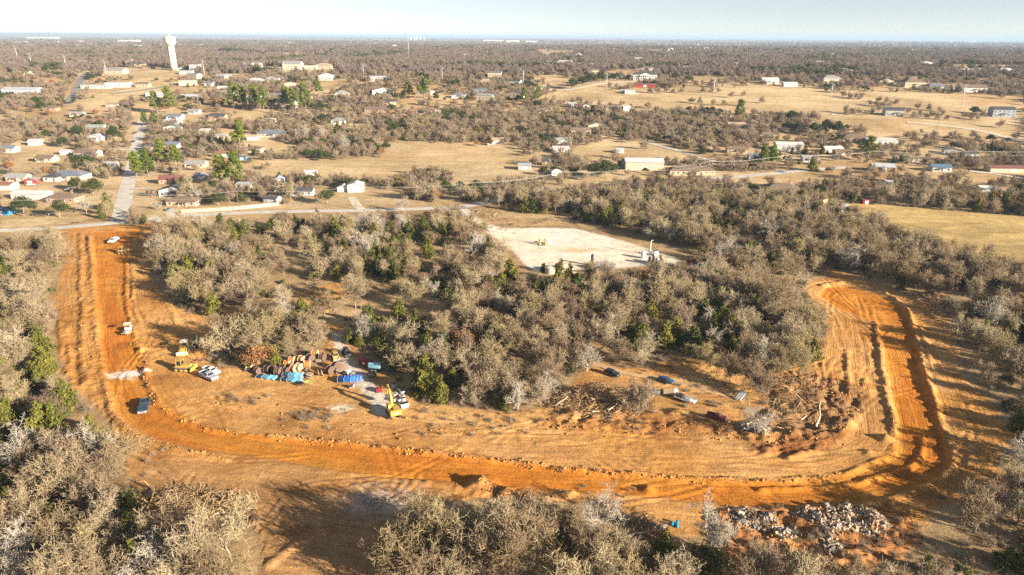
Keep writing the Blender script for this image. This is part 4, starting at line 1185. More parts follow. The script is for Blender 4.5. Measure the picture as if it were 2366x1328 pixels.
# ------------------------------------------------------------------ water tower
p = gat(403, 162); KEEP_OUT.append((p[0], p[1], 14))
wt = empty('water_tower', p); tag(wt, 'tall pale concrete water tower with flared tank on the rise', 'water tower')
TWR = mat('tower_concrete', (.58,.53,.44), .8, var=.1, scale=.15)
m = MB(); m.lathe([(4.9,-2),(4.6,1.5),(4.3,20),(4.2,32),(4.4,33.5)], 24); m.build('shaft', TWR, wt, True)
for k in range(10):
    t = k * math.pi / 5
    m = MB(); m.tube((4.35 * math.cos(t), 4.35 * math.sin(t), 0), (4.25 * math.cos(t), 4.25 * math.sin(t), 33), .45, .42, 6); m.build('flute', TWR, wt, True)
m = MB(); m.lathe([(4.4,33.4),(5.2,34.2),(7.0,36.0),(7.9,38.0),(7.9,44.5),(7.6,45.2),(6.8,45.9),(3.6,46.8),(1.5,47.1)], 28); tk = m.build('tank', TWR, wt, True)
m = MB(); m.lathe([(1.2,46.9),(1.2,48.0),(.6,48.5)], 12); m.tube((3, 0, 46.8), (3, 0, 50), .12, .08, 6); m.build('vent_cap', TRIM, tk)
m = MB(); m.box(4, 12, -5, 1, -1, 3.6); m.build('valve_house', TWR, wt)
m = MB(); m.box(-1.2, 1.2, -6.05, -5.3, 0, 3.0); m.build('door', DOORM, wt)

# ------------------------------------------------------------------ poles, wires
WOODP = mat('pole_wood', (.23,.17,.12), .9, var=.25, scale=2)
STEELP = mat('pole_steel', (.52,.52,.51), .5, var=.06, metal=.3)
CER = mat('insulator', (.5,.5,.48), .3, var=.05)
def util_pole(px, py, h, label, rz=0.0, trans=False, arms=1):
    p = gat(px, py); r = empty('utility_pole', p, rz); tag(r, label, 'utility pole', 'wooden utility poles')
    KEEP_OUT.append((p[0], p[1], 1.5))
    m = MB(); m.tube((0, 0, -.5), (0, 0, h), .17, .12, 8); m.build('post', WOODP, r, True)
    for a in range(arms):
        z = h - .45 - 1.1 * a
        m = MB(); m.box(-1.25, 1.25, -.07, .07, z - .07, z + .07); ca = m.build('crossarm', WOODP, r)
        for x in (-1.15, -.5, .5, 1.15):
            m = MB(); m.lathe([(.05, z + .07), (.07, z + .15), (.04, z + .26)], 6, Matrix.Translation((x, 0, 0))); m.build('insulator', CER, ca)
    if trans:
        m = MB(); m.lathe([(.2, h - 2.6), (.24, h - 2.5), (.24, h - 1.6), (.1, h - 1.5)], 10, Matrix.Translation((0, -.42, 0))); m.build('transformer', STEELP, r)
    return Vector((p[0], p[1], p[2] + h))
LINE = []
for px, py, h, lab, tr in [(-90,515,12,'wooden utility pole beyond the left edge',False),(313,502,13,'wooden utility pole with transformer at the village street corner',True),(553,488,11.5,'thin utility pole behind the long wooden fence',False),
      (838,478,12,'utility pole by the drive of the tall white metal barn',True),(1093,466,11.5,'utility pole half hidden in shrubs by the pad entrance',False),(1300,440,12,'utility pole in the thicket below the live oak',False),(1499,425,12,'utility pole in front of the long ranch house',True),
      (1638,412,12,'utility pole by the turning place right of the ranch house',False),(1818,397,12.5,'utility pole right of the young pine by the side road',False),(2015,386,12,'utility pole behind the tin-roofed open barn',False),(2245,385,12,'utility pole left of the long cream stable',False),(2480,380,12,'utility pole outside the right edge',False)]:
    LINE.append(util_pole(px, py, h, lab, R(4), tr))
for px, py, h, lab in [(320,494,11,'second wooden pole right behind the corner pole'),(823,484,10,'short leaning pole left of the barn drive pole'),(1243,330,11,'pole at the left end of the middle paddock fence'),(1520,300,11,'pole sticking out of the hedge below the big pasture'),(1610,325,11,'pole beside the field road above the bare trees'),
                       (1572,345,10,'thin pole where the field road bends'),(1522,370,10,'thin pole on the brown paddock near the workshop'),(2025,310,11,'pole at the edge of the right pasture by the low stable'),(1960,330,10,'pole in front of the brown hipped house'),(2165,300,9,'pole beside the ranch track in the right pasture'),(278,370,10,'pole left of the village street by the driveway'),(1822,430,9,'pole right of the steep brown hipped house')]:
    util_pole(px, py, h, lab, R(20))
WIREM = mat('wire_aluminium', (.62,.60,.57), .4, var=.02, metal=.2)
for k, (off, dz, lab) in enumerate([(-1.15,-.15,'thin power line on the near end of the crossarms'),(-.5,-.15,'thin power line second from the near crossarm end'),(1.15,-.15,'thin power line on the far end of the crossarms'),(0,-2.6,'lower telephone cable slung under the power lines')]):
    cu = bpy.data.curves.new('power_line', 'CURVE'); cu.dimensions = '3D'; cu.bevel_depth = .022 if k < 3 else .022; cu.bevel_resolution = 0
    pts = []
    for a, b in zip(LINE[:-1], LINE[1:]):
        d = (b - a); nrm = Vector((-d.y, d.x, 0)).normalized() * -1
        n = 10
        for i in range(n):
            t = i / n; pts.append(a.lerp(b, t) + Vector((0, 0, dz - 4 * t * (1 - t) * 1.6)) + Vector((off * .08, off, 0)) * 1.0)
    sp = cu.splines.new('POLY'); sp.points.add(len(pts) - 1)
    for q, v in zip(sp.points, pts): q.co = (*v, 1)
    cu.materials.append(WIREM)
    ob = bpy.data.objects.new('power_line', cu); COL.objects.link(ob)
    dg = bpy.context.evaluated_depsgraph_get(); me = bpy.data.meshes.new_from_object(ob.evaluated_get(dg)); bpy.data.objects.remove(ob)
    me.name = 'power_line'; tag(link_mesh('power_line', me, None, WIREM), lab, 'power line', 'power lines along the cross street')
# tall steel transmission poles
for px, py, top, lab in [(43,146,103,'tall steel pole at the far left edge'),(75,158,123,'tall steel pole second from the left edge'),(154,162,125,'tall steel pole left of the cream hall'),(247,178,137,'tall steel pole in front of the cream hall'),(474,184,137,'tall steel pole right of the white cube building'),
        (658,172,138,'tall steel pole in front of the far school'),(840,176,148,'tall steel pole between the school and the bare woods'),(1022,188,152,'tall steel pole standing in the far woods left of the pasture'),(945,140,83,'thin radio mast reaching the horizon'),(1209,196,160,'tall steel pole left of the pasture track'),
        (1401,212,168,'tall steel pole beside the dark live oaks on the pasture'),(1648,222,180,'tall steel pole among the small oaks in the pasture'),(1919,229,190,'tall steel pole in the middle of the big pasture'),(2222,242,193,'tallest steel pole with curved arms in the right pasture'),(2306,97,81,'lattice mast on the horizon at far right')]:
    p = gat(px, py); _, _, dep = to_px(*p)
    h = 6.0
    for _ in range(30):
        _, qy, _ = to_px(p[0], p[1], p[2] + h)
        h *= 1 + .5 * ((py - top) / max(py - float(qy), .5) - 1)
    r = empty('steel_pole', p); tag(r, lab, 'steel pole', 'tall steel transmission poles')
    KEEP_OUT.append((p[0], p[1], 3))
    wb = .45 if h < 60 else .9
    m = MB(); m.tube((0, 0, -1), (0, 0, h), wb, wb * .5, 10); m.build('shaft', STEELP, r, True)
    for j, z in enumerate((h - .6, h - 2.6, h - 4.6)):
        s = 1 if j % 2 else -1
        m = MB(); m.tube((0, 0, z - .5), (s * 1.4, 0, z), .13, .1, 6); m.tube((s * 1.4, 0, z), (s * 2.6, 0, z + .1), .1, .07, 6); a = m.build('arm', STEELP, r)
        m = MB(); m.lathe([(.1, z - 1.1), (.14, z - .6), (.08, z)], 6, Matrix.Translation((s * 2.5, 0, 0))); m.build('insulator', CER, a)

# ------------------------------------------------------------------ fences: each panel and post a part
FWOOD = mat('fence_wood', (.50,.43,.34), .9, var=.2, scale=1.2, rnd=.12); FNEW = mat('new_fence_wood', (.60,.42,.22), .9, var=.15, scale=1.2, rnd=.1); FWHITE = mat('fence_white', (.72,.70,.66), .8, var=.08)
def fence(px, h, material, label, name='fence', step=2.4, rails=False):
    L = poly(px); seg = []
    acc = 0; P = [L[0]]
    for a, b in zip(L[:-1], L[1:]):
        n = max(1, int(round(np.linalg.norm(b - a) / step)))
        for i in range(1, n + 1): P.append(a + (b - a) * i / n)
    Z = [ground_z(*q) for q in P]
    root = empty(name, (*P[0], Z[0])); tag(root, label, 'fence')
    o = np.array([*P[0], Z[0]])
    pm = MB().box(-.07, .07, -.07, .07, -.3, h + .08).mesh('post'); pm.materials.append(material)
    for q, z in zip(P, Z):
        c = link_mesh('post', pm, root); c.location = [float(v) for v in (q[0] - o[0], q[1] - o[1], z - o[2])]
    for a, b, za, zb in zip(P[:-1], P[1:], Z[:-1], Z[1:]):
        d = b - a; l = float(np.linalg.norm(d))
        m = MB()
        if rails:
            for k in (.35, .72, 1.0): m.box(.07, l - .07, -.04, .04, h * k - .1, h * k)
        else:
            nb = 8
            for k in range(nb): m.box(.07 + k * (l - .14) / nb + .012, .07 + (k + 1) * (l - .14) / nb - .012, -.025, .025, .04 + .03 * (k % 2), h - .05 * (k % 3) * .5)
            m.box(.07, l - .07, .025, .06, h * .25, h * .25 + .09); m.box(.07, l - .07, .025, .06, h * .8, h * .8 + .09)
        c = m.build('rail_panel' if rails else 'panel', material, root)
        c.location = [float(v) for v in (a[0] - o[0], a[1] - o[1], za - o[2])]; c.rotation_euler = (0, -math.atan2(zb - za, l), math.atan2(d[1], d[0]))
fence([(420,492),(480,489),(532,486)], 1.9, FWOOD, 'grey wooden privacy fence along the cross street right of the corner house')
fence([(532,486),(600,479),(660,473)], 1.9, FWOOD, 'weathered privacy fence between corner yard and little dark-roofed shed')
fence([(540,456),(580,454),(622,453)], 1.8, FWOOD, 'grey wooden fence on the grass behind the round evergreen tree')
fence([(1864,478),(1900,469),(1931,461)], 1.9, FNEW, 'fresh yellow wooden fence at the corner of the right field')
fence([(1367,323),(1390,312),(1408,302)], 2.0, FWHITE, 'pale board fence running up the middle paddock')
fence([(1268,232),(1320,236),(1380,240),(1420,243)], 1.6, FWHITE, 'white rail fence along the near edge of the big pasture', step=4, rails=True)
fence([(1127,336),(1160,328),(1197,317)], 2.0, FWHITE, 'pale board fence at the top of the middle field')
fence([(2240,478),(2300,482),(2366,488)], 1.4, FWOOD, 'rough rail fence at the foot of the right-hand oaks', step=4, rails=True)
fence([(470,186),(500,181),(535,175)], 2.2, FWHITE, 'white rail fence along the far road right of the tower', step=6, rails=True)
print('houses', round(time.time() - T0, 1))
# ================================================================== planting
NAMES = {'oak': 'bare_oak_tree', 'elm': 'bare_elm_tree', 'pale': 'pale_bare_tree', 'brown': 'bare_oak_tree', 'juniper': 'juniper_tree', 'pine': 'pine_tree', 'live_oak': 'live_oak_tree', 'rust': 'withered_oak_tree', 'olive': 'evergreen_shrub', 'brush': 'brush_shrub'}
CATS = {'olive': 'shrub', 'brush': 'shrub'}
def plant(kind, x, y, s, rz, label, group, var=None, z=None, sz=1.0):
    pr = PROTO[kind][int(var if var is not None else rng.integers(0, len(PROTO[kind]))) % len(PROTO[kind])]
    o = empty(NAMES[kind], (x, y, (ground_z(x, y) if z is None else z)), rz); o.scale = (s, s, s * (.86 + .3 * ((x * 7.13 + y * 3.7) % 1.0))); o.rotation_euler = (.09 * math.sin(x * 5.1), .09 * math.sin(y * 4.3), rz)
    tag(o, label, CATS.get(kind, 'tree'), group)
    link_mesh('trunk', pr[0], o); link_mesh('crown', pr[1], o)
    return o

# --- named single trees: kind, px, py of the foot, scale, label
SINGLE = [
 ('pine',316,412,1.35,'slim pine left of the pair beside the village street'),('pine',345,408,1.42,'second slim pine beside the village street'),('pine',378,382,1.42,'bright pine above the street pair of pines'),('pine',408,384,1.35,'pine right of the bright pine by the street'),
 ('pine',512,428,1.49,'left half of the large pine right of the corner house'),('pine',540,430,1.55,'right half of the large pine right of the corner house'),('pine',556,345,1.69,'tall open pine in the yards right of the street'),('pine',366,262,1.62,'left pine of the pair at the end of the street'),('pine',398,264,1.76,'right pine of the pair at the end of the street'),
 ('pine',338,290,0.94,'small pine at the far right kerb of the street'),('pine',360,292,1.08,'second small pine at the far right kerb of the street'),
 ('pine',2003,372,1.55,'tall flat-topped pine on the power line at right'),('pine',1785,385,1.35,'bright young pine left of the side road at right'),('pine',1765,388,1.22,'smaller pine touching the bright young pine at right'),('pine',1711,278,1.35,'pine above the hedge at the near edge of the big pasture'),
 ('live_oak',1375,412,1.50,'dark live oak left half of the pair above the woods'),('live_oak',1400,410,1.56,'dark live oak right half of the pair above the woods'),
 ('live_oak',1820,302,1.44,'left dark live oak of the clump at the pasture corner'),('live_oak',1845,308,1.56,'second dark live oak of the clump at the pasture corner'),('live_oak',1880,312,1.44,'middle dark live oak of the clump at the pasture corner'),('live_oak',1910,308,1.62,'fourth dark live oak of the clump at the pasture corner'),('live_oak',1935,312,1.44,'right dark live oak of the clump at the pasture corner'),('live_oak',1832,280,1.50,'tall dark live oak above the clump at the pasture corner'),
 ('live_oak',1322,205,1.80,'left dark live oak in the row by the white mansion'),('live_oak',1345,200,1.80,'second dark live oak in the row by the mansion'),('live_oak',1365,195,1.80,'third dark live oak in the row by the mansion'),('live_oak',1385,190,1.68,'right dark live oak in the row by the mansion'),
 ('live_oak',1590,193,1.56,'dark live oak right of the mansion drive'),('live_oak',1560,187,1.44,'dark live oak close to the mansion'),('live_oak',2250,262,1.20,'dark evergreen left of the tall blue barn house'),
 ('live_oak',755,470,1.26,'round evergreen oak by the cross street right of the long blue house'),('live_oak',503,474,1.14,'evergreen oak inside the corner yard fence'),('live_oak',55,500,1.38,'broad evergreen oak at far left by the cross street'),('live_oak',138,502,1.26,'evergreen oak left of the corner bare tree'),
 ('live_oak',215,448,1.32,'evergreen oak behind the brick house at left'),('live_oak',180,438,1.08,'dark evergreen behind the brown shingle roof'),('live_oak',180,388,1.50,'large dark evergreen behind the slate-roofed house'),('live_oak',205,385,1.20,'dark evergreen right of the large one behind the slate roof'),('live_oak',268,322,1.44,'clipped dark evergreen by the street front gardens'),('live_oak',148,340,1.08,'rounded evergreen at the end of the left paddock'),('live_oak',180,318,1.32,'dark evergreen above the paddock sheds'),
 ('pine',540,250,1.76,'leftmost green pine of the grove above the yards'),('pine',562,252,1.76,'second green pine of the grove above the yards'),('pine',585,254,1.76,'third green pine of the grove above the yards'),('pine',610,258,1.76,'fourth green pine of the grove above the yards'),('pine',660,248,2.03,'fifth green pine of the grove above the yards'),('pine',685,258,1.89,'sixth green pine of the grove above the yards'),('pine',708,256,1.76,'rightmost green pine of the grove above the yards'),
 ('pine',980,228,2.16,'large round green pine in the far woods above the middle'),('pine',944,224,1.49,'smaller green pine left of the large round one'),('pine',738,222,1.49,'lone green pine right of the pine grove'),('live_oak',895,296,1.20,'green shrubby tree at the top of the pale thicket'),('live_oak',745,282,1.20,'dark evergreen left of the white house above the thicket'),
 ('juniper',1877,394,1.50,'dark juniper by the side road left of the open barn'),('live_oak',1240,252,1.20,'evergreen by the pasture fence left end'),('pine',1213,240,1.35,'pine left of the pasture fence'),('pine',1240,238,1.22,'second pine left of the pasture fence'),('live_oak',905,258,1.20,'dark evergreen in front of the dark hipped house'),
 ('pale',215,1075,1.05,'big white-limbed bare tree at left edge of the dirt bend'),('pale',705,322,1.30,'pale leafless tree at the left of the pale thicket'),('pale',745,320,1.20,'pale leafless tree in the middle of the pale thicket'),('pale',795,345,1.10,'low pale leafless tree right in the pale thicket'),('pale',415,372,0.90,'pale leafless tree in front of the white house right of the street'),('pale',372,360,0.80,'pale bare tree on the right verge of the village street'),
 ('pale',200,492,0.95,'upright bare tree on the corner left of the street mouth'),('brown',352,454,0.90,'rounded bare tree in front of the corner house'),('pale',362,484,0.60,'low bare tree on the corner lawn'),('brown',425,470,0.80,'bare tree before the brown hipped corner house'),('brown',600,425,1.10,'bare tree left of the small white cottage'),('brown',660,474,0.60,'small bare tree by the end of the wooden fence'),
 ('pale',932,488,0.90,'spreading pale bare tree on the far kerb of the cross street'),('brown',1485,345,1.00,'lone bare oak on the middle paddock'),('brown',1455,330,0.80,'bare oak left behind the lone paddock oak'),('brown',1598,238,1.00,'broad oak at the left of the pasture row'),('brown',1616,240,0.80,'second oak of the pasture row'),('brown',1648,243,0.75,'middle oak of the pasture row'),('brown',1672,243,0.90,'right oak of the pasture row'),
 ('brown',1713,245,1.00,'oak standing right of the pasture row'),('brown',1760,238,0.85,'small lone oak in the middle of the pasture'),('brown',1718,222,0.80,'upper oak in the pasture right of the steel pole'),('brown',1690,226,0.90,'leaning oak beside the pasture steel pole'),('brown',2348,322,0.90,'lone oak on the right edge of the pasture'),('brown',2312,228,1.20,'wide oak at the far right corner of the pasture'),
 ('pale',1505,549,1.00,'large pale bare tree behind the well pad'),('pale',1540,558,1.00,'second large bare tree behind the well pad'),
 ('brown',2105,620,1.25,'tall dark-limbed bare oak at the near edge of the right field'),('brown',2280,600,0.80,'young bare tree at the lower edge of the right field'),
 ('pale',1355,858,0.95,'bare oak with pale trunk beside the black car in the clearing'),('brown',1475,950,1.10,'lone round bare oak standing in the brush pile'),('pale',1745,1000,0.80,'bare tree by the white concrete lumps'),('pale',1195,950,0.80,'slim pale tree at the left end of the brush pile'),('elm',1250,940,0.95,'bare tree against the left end of the brush pile'),
 ('oak',1432,838,.9,'bare oak just above the black car in the clearing'),('oak',1490,842,1.0,'bare oak behind the black and blue cars'),('oak',1620,838,1.0,'bare oak at the back of the clearing right of the blue car'),('oak',1688,880,1.1,'wide bare oak over the right side of the clearing'),('oak',1735,895,.9,'bare oak by the tipped white cart'),('brown',1765,915,.9,'bare tree at the left edge of the tangled brush pile'),('oak',1805,868,1.0,'bare oak right behind the tangled brush pile'),('oak',1848,862,1.0,'bare oak behind the tall pale trunk'),
 ('oak',965,1300,1.3,'leftmost big bare crown of the bottom centre thicket'),('oak',1045,1292,1.35,'big pale bare crown behind the bright green juniper at bottom'),('oak',1135,1300,1.35,'big bare crown right of the bright green juniper at bottom'),('oak',1220,1308,1.3,'bare crown left of the small juniper in the bottom thicket'),('brown',1100,1360,1.3,'wide bare crown at the bottom edge right of the bright green juniper'),('oak',950,1380,1.3,'bare crown cut by the bottom edge left of the bright green juniper'),('elm',1190,1370,1.4,'upright bare tree cut by the bottom edge in the centre thicket'),
 ('pale',2350,1080,0.80,'white-limbed tree at the right edge by the dirt bend'),('pale',368,1330,0.80,'dead white snag in the lower left thicket'),('pale',1385,1230,0.95,'straggling pale tree near the dirt road at bottom'),('pale',1640,1270,1.00,'grey straggling tree left of the rubble heap'),
 ('juniper',1040,1330,1.15,'bright green juniper among the big pale crowns at bottom'),('juniper',1535,1285,1.05,'dark pointed juniper beside the blue debris at bottom'),('juniper',1300,1260,0.95,'small juniper in the bottom thicket'),('juniper',495,725,1.15,'round yellow-green juniper left of the inner clearing'),('juniper',990,595,1.15,'yellow-green juniper by the shaded inner lane'),('juniper',730,640,1.00,'juniper at the corner of the shaded lane'),('juniper',780,645,1.00,'second juniper at the corner of the shaded lane'),
 ('juniper',975,915,1.10,'juniper behind the concrete pipe store'),('juniper',1015,925,0.95,'small juniper right of the concrete pipe store'),('juniper',810,790,0.90,'yellow juniper beside the shaded track'),('juniper',880,800,1.00,'juniper right of the shaded track'),('rust',600,845,1.15,'rust-brown oak standing behind the cable reels'),('juniper',640,850,0.70,'low green juniper behind the left cable reels'),('juniper',15,880,1.15,'green juniper at the left edge of the picture'),
 ('juniper',1875,835,1.10,'green juniper under pale trees at the inner side of the right leg'),('juniper',1860,800,1.00,'second green juniper at the inner side of the right leg'),('rust',1690,620,0.90,'rust-leaved oak in the creek wood right of the pad'),('rust',1600,620,0.75,'small rust-leaved tree at the right corner of the pad'),('rust',1960,590,0.90,'rust-leaved tree in the dark creek wood'),
 ('juniper',1215,490,1.35,'left juniper of the dark row behind the pad'),('juniper',1235,492,1.25,'second juniper of the dark row behind the pad'),('juniper',1255,492,1.20,'third juniper of the dark row behind the pad'),('juniper',1320,490,1.20,'fourth juniper of the dark row behind the pad'),('juniper',1345,490,1.10,'last juniper of the dark row behind the pad'),('juniper',1520,440,1.40,'tall juniper by the utility pole before the ranch house'),
 ('juniper',1640,470,1.30,'left juniper of the green clump in the creek wood'),('juniper',1660,472,1.30,'middle juniper of the green clump in the creek wood'),('juniper',1695,475,1.35,'right juniper of the green clump in the creek wood'),('juniper',1295,632,0.80,'juniper growing before the two cream tanks'),('juniper',1255,628,0.70,'little juniper left of the cream tanks'),
]
SX, SY, SR = [], [], []
RDEF = {'pale': 3.4, 'brown': 3.4, 'oak': 3.4}
for i, (k, px, py, s, lab) in enumerate(SINGLE):
    p = gat(px, py)
    plant(k, p[0], p[1], s, (i * 2.399) % 6.283, lab, None, var=i)
    KEEP_OUT.append((p[0], p[1], {'pine': 3.0, 'live_oak': 3.2, 'juniper': 2.0}.get(k, 2.8) * s))

GROVE = [(2010,243),(2024,246),(2040,247),(2056,246),(2070,244),(2030,236),(2048,238),(1955,262),(1970,265),(1984,263),(2000,266),(2015,262),(2030,258),(2100,262),(2112,272),(2125,268),(2140,274),(2152,270),(2165,276),(2178,268),(2188,278),(2120,252),(2145,255),(2170,258),(1948,224),(1962,228),(1978,227),(1990,230),(2230,272),(2244,276),(2258,277),(2270,270),(2250,262),(1908,212),(1925,214),(1940,214),(2142,439),(2165,467),(2183,462),(2227,475),(2245,478),(2266,483),(2297,483),(2362,480),(2096,424),(2012,401),(2065,434),(1876,475),(1932,452),(2200,440),(2130,410),(2215,420),(2340,430),(2080,398),
 (1500,214),(1520,216),(1555,214),(1575,216),(1625,214),(1645,212),(1660,214),(1540,212),(2045,196),(2075,204),(2310,295),(2095,320),(2140,325),(2160,330),(2060,345),(2105,355),(2270,345),(2300,350),(2345,345),(1215,360),(1240,355),(1420,365),(1250,300),(1500,300)]
gi_ = []
for i, (px, py) in enumerate(GROVE):
    p = gat(px, py); s = .72 + .3 * ((i * 37) % 10) / 10 * (1.15 if py > 350 else 1.0)
    gi_.append((plant('brown', p[0], p[1], s, (i * 2.399) % 6.283, '', 'bare oaks of the pastures and yards', var=i), 'spreading bare oak', px, py - 8)); KEEP_OUT.append((p[0], p[1], 2.5 * s))
label_by_landmark(gi_, [('the steep grey gabled house',2062,262),('the tall blue barn house',2312,262),('the dormered cream house',1917,188),('the red stable',1489,198),('the white shed behind the oaks',2278,440),('the open-sided tin barn',2036,390),('the blue-roofed cottage',2170,390),('the fresh wooden fence',1900,468),('the narrow gabled house',2042,192),('the low white-roofed stable',2035,328),('the white gabled house at right',2202,352),('the long cream stable',2332,392),('the plain white trailer box',1296,347),('the pasture steel pole',1648,215),('the left pasture fence',1268,235),('the field road pole',1572,340),('the grey tin shed',1212,388)])

# --- what must stay free: machines, stores, parked cars (photo pixels, radius in metres)
for px, py, r in [(905,955,8),(670,860,11),(640,878,9),(720,865,8),(800,880,7),(850,850,6),(915,905,6),(1412,862,5),(1537,876,5),(1580,922,6),(1505,905,4),(1712,915,4),(1655,962,5),(1730,985,5),(1300,640,6),(1370,640,7),(1440,635,5),(1500,620,7),(1660,965,5),(880,885,5),(790,830,4)]:
    p = at(px, py); KEEP_OUT.append((p[0], p[1], r))

# --- woods near the site
g = np.random.default_rng(23)
BARE_P = [poly(q) for q in [[(-200,500),(160,500),(160,562),(-200,590)],[(380,470),(1075,462),(1085,505),(1000,515),(600,525),(430,535),(375,530)],[(1060,470),(1105,535),(1165,600),(1200,655),(1330,664),(1450,655),(1600,648),(1660,612),(1600,580),(1480,545),(1330,510),(1100,475)],[(890,1120),(1700,1150),(1700,1245),(1560,1275),(1300,1258),(1150,1255),(890,1262)],[(290,1110),(600,1130),(640,1290),(560,1290),(300,1235)],
  [(672,555),(708,555),(716,690),(650,690)],[(925,572),(1080,568),(1095,612),(940,618)],[(745,740),(800,740),(860,850),(940,930),(870,960),(760,860)]]]
def open_ground(x, y, pad=1.6):
    m = np.zeros(x.shape, bool)
    for P in [CL_P, OR_P, PAD_P, TR_P]:
        for dx, dy in ((0, 0), (pad, 0), (-pad, 0), (0, pad), (0, -pad)): m |= inside(P, x + dx, y + dy)
    for k, P in FIELD_P.items(): m |= inside(P, x, y)
    for P in BARE_P: m |= inside(P, x, y)
    return m | blocked(x, y)
x, y = scatter(0, -340, 330, 88, 400, 6.2, g)
pxs, pys, dep = to_px(x, y, terrain(x, y) + 3)
ok = (pxs > -160) & (pxs < 2366 + 160) & (pys < 1500) & ~open_ground(x, y)
x, y = x[ok], y[ok]
woods = fbm(x / 38, y / 38, 3, 201)
bx_, by_, _ = to_px(x, y, terrain(x, y)); ok = (woods + .35 * g.random(len(x)) > .47) | ((by_ > 1000) & (bx_ < 620)) | ((bx_ < 140) & (woods > .35))
# trees of the sunlit clearing with parked cars are thin
clr = inside(poly([(1340,890),(1360,830),(1500,820),(1640,820),(1760,860),(1760,960),(1640,985),(1540,960),(1480,900)]), x, y)
thin = inside(poly([(1640,1150),(1700,1280),(1560,1328),(1480,1250),(1330,1160)]), x, y)
ok &= ~((x > 95) & (y < 240) & (g.random(len(x)) < .12))
ok &= ~(clr & (g.random(len(x)) < .85)) & ~(thin & (g.random(len(x)) < .45))
x, y = x[ok], y[ok]
u = g.random(len(x)); ev = fbm(x / 17, y / 17, 2, 207); el = fbm(x / 40 + 3, y / 40, 2, 209)
kind = np.full(len(x), 'oak', dtype=object)
kind[el > .56] = 'elm'; kind[(u > .8) & (kind == 'elm')] = 'oak'
kind[(u > .28) & (u < .36)] = 'brown'; kind[u < .035] = 'pale'
ex = np.where(to_px(x, y, terrain(x, y))[0] > 1750, .60, .54)
kind[(ev > ex) & (u > .3)] = 'juniper'; kind[(ev < .36) & (u > .7)] = 'olive'; kind[(u > .965)] = 'olive'
kind[(u > .955) & (u < .965)] = 'rust'
sc = .55 + .8 * g.beta(2.2, 1.6, len(x)); sc[kind == 'juniper'] *= 1.0; sc[kind == 'olive'] *= 1.25; sc[kind == 'pale'] *= .9
sc *= np.where((y < 138) & (x > -30) & (x < 35), 1.08, 1.0); sc *= np.where((x > 95) & (y < 240), .88, 1.0)
rot = g.uniform(0, 6.283, len(x))
def zone(px, py):
    if py > 1125 or (py > 1000 and px < 640):
        if px < 640: return 'in the lower left foreground wood', 'trees of the lower left wood'
        if px < 1250: return 'in the foreground thicket at bottom centre', 'trees of the bottom centre thicket'
        if px < 1700: return 'in the thicket below the dirt road, left of the rubble', 'trees left of the rubble'
        return 'in the bottom right corner beyond the rubble heap', 'trees of the bottom right corner'
    if px < 330: return 'in the wood left of the dirt road', 'trees left of the dirt road'
    if px > 2060 and py > 690: return 'in the wood right of the dirt road', 'trees right of the dirt road'
    if px < 765 and py > 690: return 'in the small wood behind the cable reels', 'trees behind the cable reels'
    if px < 700: return 'in the wood right of the straight dirt road, below the cross street', 'trees below the cross street'
    if py < 560 and px < 1130: return 'in the wood between cross street and shaded lane', 'trees between street and lane'
    if px > 1120 and py < 600: return 'in the creek wood around the pale pad', 'trees of the creek wood'
    if px < 1300: return 'in the middle wood above the excavator', 'trees above the excavator'
    if px < 1900: return 'in the middle wood above the brush piles and parked cars', 'trees above the brush piles'
    return 'in the dark wood behind the turning circle', 'trees behind the turning circle'
bx, by, dp = to_px(x, y, terrain(x, y))
tx, ty, _ = to_px(x, y, terrain(x, y) + 7)
vis = (bx > 0) & (bx < 2366) & (ty < 1328)
KW = {'brown': 'spreading bare brown oak', 'oak': 'rounded bare grey oak', 'elm': 'thin upright bare tree', 'pale': 'pale-limbed bare tree', 'juniper': 'yellow-green juniper', 'olive': 'olive-green shrub', 'rust': 'oak holding rust-brown leaves'}
limit = {'bare': 300, 'juniper': 150, 'olive': 90, 'rust': 30}
TREE_IT = []
order = np.argsort(dp / sc)
single = np.zeros(len(x), bool); cnt = {}
for i in order:
    c = 'bare' if kind[i] in ('oak', 'elm', 'pale', 'brown') else kind[i]
    if vis[i] and cnt.get(c, 0) < limit[c]:
        cnt[c] = cnt.get(c, 0) + 1; single[i] = True
for i in np.where(single)[0]:
    w_, gr = zone(bx[i], by[i])
    TREE_IT.append((plant(kind[i], x[i], y[i], sc[i], rot[i], KW[kind[i]] + ' ' + w_, KW[kind[i]] + ', ' + gr), KW[kind[i]], float(bx[i]), float(by[i]) * .6 + float(ty[i]) * .4))
label_by_landmark(TREE_IT, [('the parked bulldozer',425,850),('the dark blue pickup',335,935),('the cable reels',650,840),('the deep blue pipes',800,880),('the yellow excavator',905,940),('the long brush pile',1390,930),('the black car',1412,862),('the old red truck',1655,960),
 ('the tangled brush pile',1840,940),('the turning circle',1985,690),('the right road leg',2130,880),('the right road bend',2150,1080),('the left rubble',1740,1205),('the right rubble',1950,1210),('the blue drums',1538,1218),('the orange dirt mound',1115,1120),('the scattered pale stones',870,1165),
 ('the lower left brush pile',440,1165),('the big white-limbed tree',215,1040),('the white lumps',70,885),('the left windrows',175,720),('the road roller',297,765),('the white pickup',260,557),('the shaded lane',690,610),('the round juniper',495,690),('the inner lane juniper',990,570),('the cream tanks',1290,620),
 ('the process skid',1515,600),('the twin wellheads',1254,560),('the rust-leaved creek oak',1690,590),('the tall dark-limbed oak',2105,590),('the dead white snag',368,1290),('the bright green juniper',1040,1290),('the grey straggling tree',1640,1240),('the white-limbed right-edge tree',2350,1050),('the shaded track',775,780),('the shaded brush pile',2150,700),('the right leg junipers',1870,815)])
print('near woods', len(x), cnt, round(time.time() - T0, 1))

